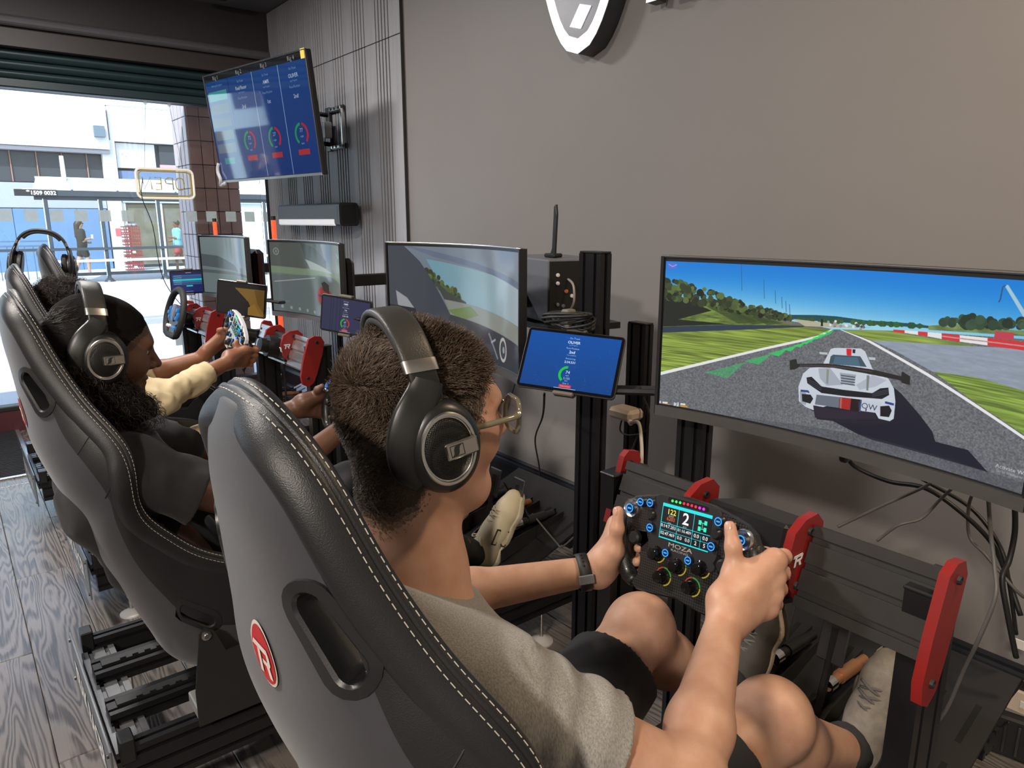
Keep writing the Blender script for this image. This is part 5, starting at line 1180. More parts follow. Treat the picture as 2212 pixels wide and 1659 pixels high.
# brackets that carry the tablets
for (lab, pts) in (('black slotted bracket arm behind the nearest tablet, reaching to the big monitor', [(-1.20, 1.20, 1.02), (-.98, 1.27, 1.045)]), ('black bracket arm behind the tablet in front of the red-car monitor', [(-2.43, 1.19, 1.065), (-2.2, 1.25, 1.07)]), ('black bracket arm behind the tablet with the brown picture', [(-3.385, 1.205, 1.05), (-3.24, 1.225, 1.05)]), ('black bracket arm behind the tablet with the turquoise menu', [(-4.625, 1.305, 1.045), (-4.40, 1.26, 1.045)])):
    a, b_ = Vector(pts[0]), Vector(pts[1]); t = thing('bracket_arm', lab, 'bracket', tuple(a), group='tablet brackets'); dv = b_ - a
    sid = dv.cross(Vector((0, 0, 1))).normalized() * .022
    for sg_ in (-1, 1): MB().tube([sid * sg_, dv + sid * sg_], .007, 4).build('side_bar', BLACK, t)
    for k in (0, .5, 1): MB().tube([dv * k - sid, dv * k + sid], .007, 4).build('cross_bar', BLACK, t)
# cable coil on top of the nearest tablet
mb = MB()
for k in range(7):
    r_ = .062 + .004 * (k % 3); zc = .0 + .004 * k
    mb.tube([(r_ * math.cos(a) * 1.15, r_ * .55 * math.sin(a) - .004 * k, .008 + .028 * abs(math.sin(a / 2 + .3 * k)) + zc * .6) for a in np.linspace(0, 2 * PI, 22)], .0035, 6)
o = mb.build('cable_coil', CABLE, None, 180); o.location = tuple(at(1235, 705, 'y', 1.22)); o.location[2] -= .01; tag(o, 'coil of black cable lying above the nearest tablet in front of the tall post', 'cable')
o = MB().box((0, 0, 0), (.028, .03, .05), ch=.004).build('cable_tie', mat('taupe_clamp', (.15, .135, .11), .4)); o.location = tuple(at(1228, 690, 'y', 1.19)); tag(o, 'small taupe strap wrapped round the black cable coil', 'cable tie')

# ================================================================ computer behind the second monitor
pc = thing('computer_tower', 'grey computer tower with black rear panel standing behind the cockpit-view monitor', 'computer', (-1.80, 1.60, 1.106), (0, 0, rad(-14)))
MB().box((0, 0, .098), (.36, .22, .196), ch=.004).build('case', mat('grey_pc_side', (.13, .135, .155), .45), pc)
MB().box((.182, 0, .098), (.006, .212, .186)).build('rear_panel', mat('black_pc_rear', (.008, .008, .008), .5), pc)
for i, (y, z, c_) in enumerate(((-.08, .15, WHITEP), (-.08, .125, WHITEP), (-.05, .10, mat('orange_port', (.6, .15, .05), .4)), (-.03, .085, WHITEP), (-.08, .06, GREYM), (-.06, .055, GREYM), (-.03, .04, mat('orange_port', (.6, .15, .05), .4)), (-.07, .03, mat('orange_port', (.6, .15, .05), .4)), (.03, .06, GREYM), (.05, .13, GREYM))):
    MB().lathe([(.006, 0), (.006, .005), (.003, .006)], (.185, y, z), (1, 0, 0), 8).build('port', c_, pc)
MB().box((0, 0, -.012), (.44, .26, .020)).build('x', BLACK).name = 'pc_shelf'
o = bpy.data.objects['pc_shelf']; o.location = (-1.80, 1.60, 1.106); o.rotation_euler[2] = rad(-14); tag(o, 'thin black shelf carrying the computer tower behind the monitor', 'shelf')
for x in (-1.96, -1.64):
    pass
post('black post under the computer shelf', -1.60, 1.82, 1.08, .08, .04)
an = thing('wifi_antenna', 'black blade antenna standing upright on the computer tower', 'antenna', tuple(at(1195, 562, 'y', 1.55)))
an.location[2] = 1.303
MB().box((0, 0, .007), (.05, .04, .013), ch=.004).build('base', BLACKP, an); MB().prism([(-.012, .01), (.010, .01), (.017, .135), (.013, .165), (.003, .158), (-.004, .03)], (0, .004, 0), (1, 0, 0), (0, 0, 1), .008, ch=.002).build('blade', BLACKP, an)
cable('pc_cable', [at(1222, 600, 'y', 1.52), at(1238, 615, 'y', 1.5), at(1240, 650, 'y', 1.5), at(1232, 670, 'y', 1.51)], .004, mat('grey_cable', (.3, .28, .26), .5), 'grey lead looping from the rear ports of the computer')

# white plug adaptor and its lead on the wall side
q = at(1352, 892, 'y', 1.62); ad_ = thing('plug_adaptor', 'cream plug adaptor hanging below the bracket beside the tall post', 'plug', tuple(q))
MB().box((0, 0, 0), (.095, .07, .036), ch=.010).build('body', mat('cream_plastic', (.62, .50, .40), .4), ad_); MB().cyl((.03, -.02, -.005), (.05, -.03, -.02), .010, .007, 10).build('strain_relief', WHITEP, ad_, 40)
cable('white_lead', [q + (.05, -.03, -.015), at(1380, 915, 'y', 1.58), at(1386, 960, 'y', 1.56), at(1386, 1000, 'y', 1.50), at(1383, 1018, 'y', 1.2)], .006, mat('cream_cable', (.62, .55, .46), .45), 'thick cream lead hanging down from the plug adaptor')
MB_ = [([(1395, 850), (1392, 900), (1370, 960), (1350, 1010), (1360, 1045), (1385, 1040), (1392, 1015), (1372, 1000), (1350, 1040), (1345, 1060)], 1.66, .0045, 'black lead looping beside the cream plug adaptor'),
       ([(1345, 900), (1340, 930), (1360, 940), (1395, 930), (1402, 890), (1390, 860)], 1.64, .004, 'black loop of lead hanging under the cream plug adaptor'),
       ([(1176, 850), (1172, 900), (1156, 950), (1165, 1010), (1168, 1060), (1160, 1130)], (1.17, 1.4, 1.7, 1.9, 2.0, 2.08), .0045, 'thin black lead hanging from the nearest tablet down to the skirting'),
       ([(1112, 830), (1098, 880), (1085, 930)], 1.9, .0035, 'short black lead hanging below the cockpit-view monitor'),
       ([(1300, 1075), (1296, 1110), (1250, 1150), (1215, 1180), (1200, 1170), (1150, 1110)], 1.5, .0045, 'grey-black lead sagging across the pedal area left of the wheel'),
       ([(1088, 1040), (1110, 1075), (1125, 1085), (1145, 1120), (1180, 1170)], 1.55, .0055, 'black lead draped over the cream sneaker'),
       ([(1828, 985), (1850, 1010), (1920, 1040), (2000, 1055), (2080, 1110), (2140, 1170), (2170, 1230), (2205, 1330)], 1.7, .0075, 'thick black lead from the plug under the big monitor'),
       ([(1955, 1015), (2010, 1045), (2100, 1100), (2160, 1180), (2180, 1260), (2195, 1370)], 1.72, .006, 'black lead running down behind the big monitor to the right'),
       ([(2017, 1037), (1990, 1055), (1900, 1095), (1810, 1138)], 1.5, .0045, 'grey lead sagging from under the big monitor to the deck beam'),
       ([(2060, 1052), (2030, 1080), (1990, 1120), (1940, 1135), (1895, 1168)], 1.5, .0042, 'second grey lead sagging from the big monitor to the deck beam'),
       ([(2135, 1075), (2140, 1150), (2148, 1220), (2150, 1290), (2110, 1390), (2085, 1440), (2040, 1540), (1985, 1600), (1945, 1659)], 1.34, .0050, 'long grey lead hanging from the big monitor past the front post'),
       ([(2100, 1068), (2092, 1100), (2095, 1160), (2130, 1200), (2190, 1270), (2212, 1290)], 1.7, .005, 'black lead curving behind the long grey lead'),
       ([(2192, 1090), (2192, 1150), (2180, 1210), (2165, 1250), (2175, 1320), (2195, 1420)], 1.66, .008, 'thickest black lead at the right edge below the big monitor'),
       ([(2212, 1470), (2180, 1510), (2150, 1540), (2160, 1570), (2180, 1560)], 2.05, .004, 'black lead crossing the wall socket')]
GC = mat('grey_cable_dark', (.11, .105, .10), .45)
for pts, Y, r_, lab in MB_:
    r_ *= .72; cable('cable', [at(x, y, 'y', (Y[i] if isinstance(Y, tuple) else Y) + .02 * math.sin(i * 1.3)) for i, (x, y) in enumerate(pts)], r_, GC if 'grey' in lab else CABLE, lab, 'loose leads behind the rigs')
q = at(1826, 978, 'y', 1.42); o = MB().box((0, 0, 0), (.018, .02, .04), ch=.004).build('hdmi_plug', BLACKP); o.location = tuple(q); tag(o, 'black plug in the underside of the big monitor', 'plug')
q = at(2205, 1393, 'y', 1.9); o = MB().box((0, 0, 0), (.03, .004, .024), ch=.001).build('cable_tag', WHITEP); o.location = tuple(q); tag(o, 'small white tag on the leads at the right edge', 'tag')

# ================================================================ television on its wall arm
p = Paint(640, 372, (.02, .30, .62)); p.poly([(0, 0), (1, 0), (1, 1), (0, 1)], lambda x, y: np.stack([.02 + .0 * x, .30 - .06 * y, .62 - .06 * y], -1))
for k, (nm, nmx) in enumerate((('Rig 1', ''), ('Rig 2', 'Real Racer'), ('Rig 3', 'AMIR'), ('Rig 4', 'OLIVER'))):
    cx = .125 + .25 * k
    p.poly([(.25 * k, 0), (.25 * k + .25, 0), (.25 * k + .25, .055), (.25 * k, .055)], (.03, .03, .04)); p.text(nm, cx, .03, .03, (1, 1, 1))
    if k: p.line([(.25 * k, .055), (.25 * k, 1)], .005, (.75, .85, .95) if k > 1 else (.05, .12, .25))
    if k == 0:
        p.text('Waiting for player', cx, .1, .016, (.8, .9, 1))
        for j, c_ in enumerate(((.25, .70, .70), (.30, .36, .48), (.30, .36, .48), (.42, .47, .56), (.42, .47, .56))): p.poly([(.02, .15 + j * .125), (.22, .15 + j * .125), (.22, .24 + j * .125), (.02, .24 + j * .125)], c_)
        p.poly([(.07, .79), (.18, .79), (.18, .85), (.07, .85)], (.05, .62, .62))
    else:
        p.text('On Track', cx, .11, .016, (.85, .92, 1)); p.text(nmx, cx, .17, .026, (1, 1, 1), bold=.02); p.text('Lap Progress', cx, .21, .012, (.85, .92, 1)); p.text('Race Position', cx, .26, .017, (.85, .92, 1)); p.text(('', '3rd', '1st', '2nd')[k], cx, .34, .028, (1, 1, 1), bold=.02)
        for a0, a1, c_ in ((95, 235, (.1, .7, .4)), (-50, 80, (.85, .15, .2))):
            A = np.linspace(rad(a0), rad(a1), 20); p.poly([(cx + .06 * math.cos(a), .66 - .1 * math.sin(a)) for a in A] + [(cx + .045 * math.cos(a), .66 - .075 * math.sin(a)) for a in A[::-1]], c_)
        p.text(('', '72', '27', '77')[k], cx, .63, .028, (1, 1, 1)); p.text('mph', cx, .68, .016, (1, 1, 1)); p.text('rpm', cx, .74, .016, (1, 1, 1)); p.poly([(cx - .05, .79), (cx + .05, .79), (cx + .05, .84), (cx - .05, .84)], (.80, .22, .24))
tv = thing('television', 'wall television tilted down on an arm, showing four blue timing columns', 'television', (-4.386, 1.586, 1.978))
Mx = Matrix.Rotation(rad(11.2), 3, 'Z') @ Matrix.Rotation(rad(5.9), 3, 'X') @ Matrix.Rotation(rad(-.3), 3, 'Y'); tv.rotation_euler = Mx.to_euler()
w_, h = 1.1, .638
MB().box((0, .02, 0), (w_, .035, h), ch=.004).build('body', BLACKP, tv)
tvm = None
uv_grid('screen', [[(-w_ / 2 + .008 + j * (w_ - .016), -.0005, h / 2 - .010 - i * (h - .026)) for j in (0, 1)] for i in (0, 1)], screen_mat('tv_glow', p.image('tv_page'), .55, .03, spec=1., coat=1.), tv)
bpy.data.materials['tv_glow'].node_tree.nodes['Principled BSDF'].inputs['Coat IOR'].default_value = 2.1
for (c_, d) in (((0, 0, h / 2 - .003), (w_, .012, .008)), ((0, 0, -h / 2 + .006), (w_, .014, .016)), ((-w_ / 2 + .003, 0, 0), (.008, .012, h)), ((w_ / 2 - .003, 0, 0), (.008, .012, h))):
    MB().box(c_, d, ch=.002).build('bezel', SATIN if d[0] > 1 and c_[2] < 0 else mat('tv_bezel', (.03, .03, .032), .3), tv)
MB().box((.1, .06, -.05), (.6, .06, .38), ch=.02).build('rear_cover', BLACKP, tv)
yt = MB().box((.528, -.004, .298), (.042, .003, .05), ch=.001).build('yellow_tag', mat('yellow_label', (.65, .50, .08), .5), tv)
MB().tube(catmull([(-.545, -.004, -.2), (-.56, -.012, -.25), (-.535, -.016, -.3), (-.56, -.01, -.335), (-.50, -.008, -.325)], 16), .012, 7).build('torn_film', mat('clear_film', (.7, .72, .75), .15, alpha=.6), tv, 180)
ar = thing('tv_bracket', 'silver and black wall bracket holding the television', 'bracket', (-4.6, WY - .03, 1.995))
MB().box((0, 0, 0), (.06, .02, .27), ch=.002).box((.13, 0, .115), (.20, .012, .03)).box((.13, 0, -.115), (.20, .012, .03)).build('wall_plate', mat('bracket_black', (.025, .026, .03), .4), ar)
MB().box((.13, -.012, .115), (.16, .014, .02), ch=.003).box((.13, -.012, -.115), (.16, .014, .02), ch=.003).box((.22, -.01, 0), (.02, .016, .22), ch=.003).build('rail', SATIN, ar)
for z in (.115, -.115):
    for x in (.08, .13, .19): MB().cyl((x, -.018, z), (x, -.022, z), .008, n=10).build('bolt', MATTE, ar)
MB().box((.06, -.04, -.01), (.045, .05, .10), ch=.006).build('grey_box', mat('pale_grey_plastic', (.5, .52, .54), .4), ar)
for z in (.09, -.09): MB().tube([(.0, -.01, z), (.06, -.20, z), (.16, -.44, z)], .014, 4).build('arm', mat('bracket_black', (.025, .026, .03), .4), ar)

q = at(2150, 1605, 'z', .0); bx = thing('power_box', 'black ribbed power box with leads on the floor at the bottom right', 'power box', (q[0] - .02, q[1] + .02, 0), (0, 0, .25))
MB().box((0, 0, .06), (.30, .15, .12), ch=.006).build('case', MATTE, bx)
for i in range(9): MB().box((-.12 + i * .03, -.077, .06), (.008, .006, .09), ch=.001).build('rib', BLACKP, bx)
MB().box((.02, .0, .122), (.10, .09, .004), ch=.001).build('grey_lid', mat('grey_lid', (.15, .145, .14), .5), bx)
# ================================================================ people
def skin_mat(name, col, red=.0):
    m = bpy.data.materials.new(name); m.use_nodes = True; t = m.node_tree; b = t.nodes['Principled BSDF']; L = t.links.new
    tc = t.nodes.new('ShaderNodeTexCoord'); n = t.nodes.new('ShaderNodeTexNoise'); n.inputs['Scale'].default_value = 28; n.inputs['Detail'].default_value = 5; L(tc.outputs['Object'], n.inputs[0])
    cr = t.nodes.new('ShaderNodeValToRGB'); cr.color_ramp.elements[0].position = .3; cr.color_ramp.elements[1].position = .7
    cr.color_ramp.elements[0].color = (col[0] * .90, col[1] * .80, col[2] * .76, 1); cr.color_ramp.elements[1].color = (min(1, col[0] * 1.06), col[1] * 1.05, col[2] * 1.05, 1)
    L(n.outputs[0], cr.inputs[0]); L(cr.outputs[0], b.inputs['Base Color']); b.inputs['Roughness'].default_value = .48
    b.inputs['Subsurface Weight'].default_value = .25; b.inputs['Subsurface Radius'].default_value = (.010, .004, .002); b.inputs['Subsurface Scale'].default_value = .6
    n2 = t.nodes.new('ShaderNodeTexNoise'); n2.inputs['Scale'].default_value = 420; L(tc.outputs['Object'], n2.inputs[0]); bp = t.nodes.new('ShaderNodeBump'); bp.inputs['Strength'].default_value = .12; bp.inputs['Distance'].default_value = .001
    L(n2.outputs[0], bp.inputs['Height']); L(bp.outputs[0], b.inputs['Normal']); MATS[name] = m; return m
SK_A = skin_mat('fair_skin', (.58, .35, .245)); SK_B = skin_mat('brown_skin', (.135, .066, .040)); STUB = skin_mat('stubbled_skin', (.060, .034, .024)); SK_C = skin_mat('brown_skin_warm', (.26, .115, .06))
FADE1 = skin_mat('fade_hair_close', (.16, .105, .078)); FADE2 = skin_mat('fade_hair_sparse', (.34, .22, .155)); SCALP_A = mat('cropped_hair_scalp', (.060, .042, .031), .8, bump=.5, bscale=500); SCALP_B = mat('dark_hair_scalp', (.007, .0055, .005), .95, spec=.15, bump=.4, bscale=400, aniso=(1, .2, 1))
def head_ops(sd, M, nose=1., lips=1.):
    S_ = M.to_scale()[0]; R3 = np.array(M.to_3x3()) / S_; P = lambda x, y, z: np.array(M @ Vector((x, y, z)))
    E = lambda c_, r_, k=.02, op='add': sd.ell(P(*c_), np.array(r_) * S_, R3, k, op)
    E((0, -.012, .028), (.0755, .098, .088)); E((0, .032, -.005), (.066, .064, .092), .03); E((0, .010, -.03), (.068, .07, .07), .03)
    sd.cone(P(0, .040, -.065), P(0, .064, -.100), .046, .027, .025)
    for s in (-1, 1):
        sd.cone(P(s * .060, .0, -.040), P(s * .022, .066, -.106), .016, .016, .03)
        E((s * .042, .062, -.026), (.026, .026, .026), .03)
        E((s * .079, -.006, -.008), (.009, .020, .031), .008); E((s * .083, -.002, -.006), (.006, .011, .018), .004, 'sub')
    sd.cone(P(-.034, .084, .026), P(.034, .084, .026), .012, .012, .02)
    for s in (-1, 1): E((s * .032, .099, .004), (.019, .014, .0125), .012, 'sub')
    sd.cone(P(0, .088, .018), P(0, .106 + .006 * nose, -.024), .008, .0125 - .0022 * (nose > 1.5), .012)
    for s in (-1, 1): E((s * (.012 - .001 * (nose > 1.5)), .098 + .002 * (nose > 1.5), -.031), (.009, .013, .0078), .008)
    E((0, .090, -.060), (.024, .012, .0065 * lips), .008); E((0, .088, -.072), (.021, .011, .0075 * lips), .008); E((0, .103, -.066), (.022, .008, .0015), .003, 'sub')
    E((0, .080, -.098), (.021, .017, .017), .02)
def eyes(M, parent, closed=False):
    R3 = np.array(M.to_3x3())
    for s in (-1, 1):
        c_ = M @ Vector((s * .031, .0765, .003)); f = (M.to_3x3() @ Vector((0, 1, 0))).normalized()
        e = MB().ell(c_, (.0128, .0128, .0128), nu=16, nv=10).build('eye', mat('eye_white', (.62, .58, .54), .2), parent, 180)
        MB().ell(c_ + f * .0098, (.0062, .0062, .0062), nu=12, nv=8).build('iris', mat('brown_iris', (.05, .025, .012), .15), e, 180)
def hand_ops(sd, W_, G, up, out, back, tip, s=1., k=.007, thumb_bend=.012, thumb=None):
    W_, G, up, out, back, tip = [np.array(v, float) for v in (W_, G, up, out, back, tip)]
    hs = [.034, .009, -.015, -.037]; ln = [1., 1.06, 1., .84]; M = []
    for i in range(4):
        m_ = G + out * (.0215 - .002 * (i == 3)) * s + back * (.004 + .003 * (i in (1, 2))) * s + up * hs[i] * s; M.append(m_); L_ = ln[i] * s
        pip = G + out * .014 * s + back * (.012 + .034 * L_) + up * hs[i] * s; dip = G - out * .013 * s + back * (.008 + .031 * L_) + up * (hs[i] - .002) * s; ft = G - out * .027 * s + back * .010 * L_ + up * (hs[i] - .004) * s
        r = (.0098, .0098, .0098, .0086)[i] * s
        sd.chain([m_, pip, dip, ft], [r * 1.10, r, r * .93, r * .82], k)
        sd.ell(m_ + out * .0045 + back * .002, (r * 1.16,) * 3, None, .007); sd.ell(pip + back * .001, (r * 1.08,) * 3, None, .006)
        sd.cone(W_ + up * (hs[i] * .42) * s + (m_ - W_) * .10, m_, .0165 * s, .0128 * s, .02)
    wp = W_ + (G - W_) * .30 - out * .010 * s - back * .012 * s + up * .012 * s
    mcp = G - back * .018 * s + out * .006 * s + up * .022 * s
    if thumb is not None: mcp = np.array(thumb[0])
    sd.cone(W_ + (G - W_) * .15, wp, .020 * s, .019 * s, .02); sd.cone(wp, mcp, .0185 * s, .0135 * s, .022)
    ip = mcp + (tip - mcp) * .55 - back * thumb_bend * s
    if thumb is not None: mcp, ip, tip = [np.array(v) for v in thumb]
    sd.cone(mcp, ip, .0128 * s, .0112 * s, .010); sd.cone(ip, tip, .0112 * s, .0088 * s, .008)
    sd.cone(M[0] * .55 + mcp * .45 - back * 0, mcp, .010 * s, .011 * s, .02)
    return mcp, ip, tip
def nail(parent, ip, tip, nrm, w_=.0062):
    d = Vector(tip - ip).normalized(); n = Vector(nrm); n = (n - d * n.dot(d)).normalized(); x = d.cross(n)
    R3 = Matrix(((x[0], d[0], n[0]), (x[1], d[1], n[1]), (x[2], d[2], n[2])))
    MB().ell(Vector(tip) - d * .001 + n * .0075, (w_, .0085, .0022), R3, 14, 8).build('fingernail', mat('fingernail', (.62, .36, .27), .25), parent, 180)

class Body:
    def __init__(s, J): s.J = {k: np.array(v, float) for k, v in J.items()}
    def torso(s, sd, g=0., k=.05):
        J = s.J; g0 = g; X = np.array([1., 0, 0]); sp = J['spine']
        for a in (-.075, .075): sd.cone(J['pelvis'] + X * a, sp + X * a, .105 + g, .098 + g, k); sd.cone(sp + X * a, J['chest'] + X * a * 1.1, .098 + g, .104 + g, k)
        sd.cone(J['chest'] + X * .07, J['shR'] * .75 + J['chest'] * .25 + X * 0, .09 + g, .062 + g, k); sd.cone(J['chest'] - X * .07, J['shL'] * .75 + J['chest'] * .25, .09 + g, .062 + g, k)
        sd.cone(J['shL'], J['shR'], .052 + g, .052 + g, k); sd.cone(J['chest'] + (0, .02, .04), J['neck'], .085 + g, .055 + g, .06)
    def arm(s, sd, c_, a0=.052, a1=.043, a2=.028, g=0., k=.02):
        J = s.J; sh, el, wr = J['sh' + c_], J['el' + c_], J['wr' + c_]
        sd.cone(sh, el, a0 + g, a1 * .92 + g, k); sd.ell(el, (a1 * .98 + g,) * 3, None, .02)
        md = el + (wr - el) * .28; sd.cone(el, md, a1 * .95 + g, a1 + g, k); sd.cone(md, wr, a1 + g, a2 + g, k)
    def leg(s, sd, c_, r0=.085, r1=.060, g=0., k=.03, shank=True):
        J = s.J; hp, kn, an = J['hip' + c_], J['kn' + c_], J['an' + c_]
        sd.cone(hp, kn, r0 + g, r1 + g, k); 
        if shank:
            sd.ell(kn + (0, .012, .008), (r1 * .98 + g,) * 3, None, .03); cf = kn + (an - kn) * .33 + (0, -.018, -.010); sd.cone(kn, cf, r1 * .92 + g, .054 + g, k); sd.cone(cf, an, .054 + g, .036 + g, k)
def foot_frame(heel, toe, top):
    f = Vector(toe) - Vector(heel); L_ = f.length; f.normalize(); u = Vector(top); u = (u - f * u.dot(f)).normalized(); x = f.cross(u)
    return Vector(heel), f, u, x, L_
def make_shoe(parent, heel, toe, top, up_m, sole_m, lace_m, kind=0, h=.003, ankle=True):
    o, f, u, x, L_ = foot_frame(heel, toe, top); s = L_ / .28
    P = lambda a, b_, c_: np.array(o + x * (a * s) + f * (b_ * s) + u * (c_ * s))
    R3 = np.array([[x[i], f[i], u[i]] for i in range(3)])
    sd = Sdf()
    sd.cone(P(0, .035, .045), P(0, .12, .042), .036 * s, .037 * s, .03); sd.cone(P(0, .12, .040), P(.004, .205, .032), .038 * s, .040 * s, .03); sd.cone(P(.004, .20, .032), P(.004, .245, .028), .040 * s, .030 * s, .02)
    sd.cone(P(0, .040, .05), P(0, .035, .085), .036 * s, .033 * s, .03); sd.cone(P(0, .06, .08), P(0, .15, .055), .03 * s, .028 * s, .03)
    if ankle: sd.ell(P(0, .035, .118), np.array((.026, .030, .03)) * s, R3, .008, 'sub')
    oc, uu = np.array(o), np.array(u); sd.clips.append(lambda Q: (oc + uu * .018 * s - Q) @ uu)
    sh = sdf_obj('shoe', sd, h, up_m, parent)
    ss_ = Sdf()
    ss_.cone(P(0, .035, .02), P(0, .12, .02), .040 * s, .036 * s, .03); ss_.cone(P(0, .12, .02), P(.004, .20, .02), .038 * s, .045 * s, .03); ss_.cone(P(.004, .20, .02), P(.004, .245, .021), .045 * s, .033 * s, .02)
    ss_.clips += [lambda Q: (oc + uu * .000 - Q) @ uu, lambda Q: (Q - oc - uu * .024 * s) @ uu]
    sdf_obj('sole', ss_, h, sole_m, sh)
    mb = MB()
    for k in range(5):
        b0 = .105 + k * .020; hz_ = .0905 - k * .0028
        mb.tube(catmull([P(-.022, b0, hz_ - .010), P(-.008, b0 + .006, hz_ + .001), P(.008, b0 + .012, hz_ + .001), P(.024, b0 + .014, hz_ - .012)], 8), .0032 * s, 6)
        mb.tube(catmull([P(.022, b0, hz_ - .010), P(.008, b0 + .006, hz_ + .002), P(-.008, b0 + .012, hz_ + .002), P(-.024, b0 + .014, hz_ - .012)], 8), .0032 * s, 6)
    mb.tube(catmull([P(0, .10, .093), P(.02, .09, .105), P(.03, .075, .102), P(.012, .092, .094)], 10), .003 * s, 6); mb.tube(catmull([P(0, .10, .093), P(-.02, .085, .106), P(-.032, .09, .098), P(-.01, .098, .094)], 10), .003 * s, 6)
    mb.build('laces', lace_m, sh, 180)
    return sh, P

# ---------------------------------------------------------------- headphones
HPB = mat('headband_leather', (.035, .034, .031), .42, bump=.2, bscale=500); HPK = mat('headphone_black', (.012, .012, .012), .36)
GRL = bpy.data.materials.new('speaker_mesh'); GRL.use_nodes = True; t = GRL.node_tree; b = t.nodes['Principled BSDF']; tc = t.nodes.new('ShaderNodeTexCoord'); vo = t.nodes.new('ShaderNodeTexVoronoi'); vo.inputs['Scale'].default_value = 520; vo.inputs['Randomness'].default_value = .15
t.links.new(tc.outputs['Object'], vo.inputs['Vector']); cr = t.nodes.new('ShaderNodeValToRGB'); cr.color_ramp.elements[0].position = .30; cr.color_ramp.elements[0].color = (.001, .001, .001, 1); cr.color_ramp.elements[1].position = .42; cr.color_ramp.elements[1].color = (.022, .021, .020, 1)
t.links.new(vo.outputs['Distance'], cr.inputs[0]); t.links.new(cr.outputs[0], b.inputs['Base Color']); b.inputs['Metallic'].default_value = .6; b.inputs['Roughness'].default_value = .35
bp = t.nodes.new('ShaderNodeBump'); bp.inputs['Strength'].default_value = .6; bp.inputs['Distance'].default_value = .001; t.links.new(vo.outputs['Distance'], bp.inputs['Height']); t.links.new(bp.outputs[0], b.inputs['Normal'])
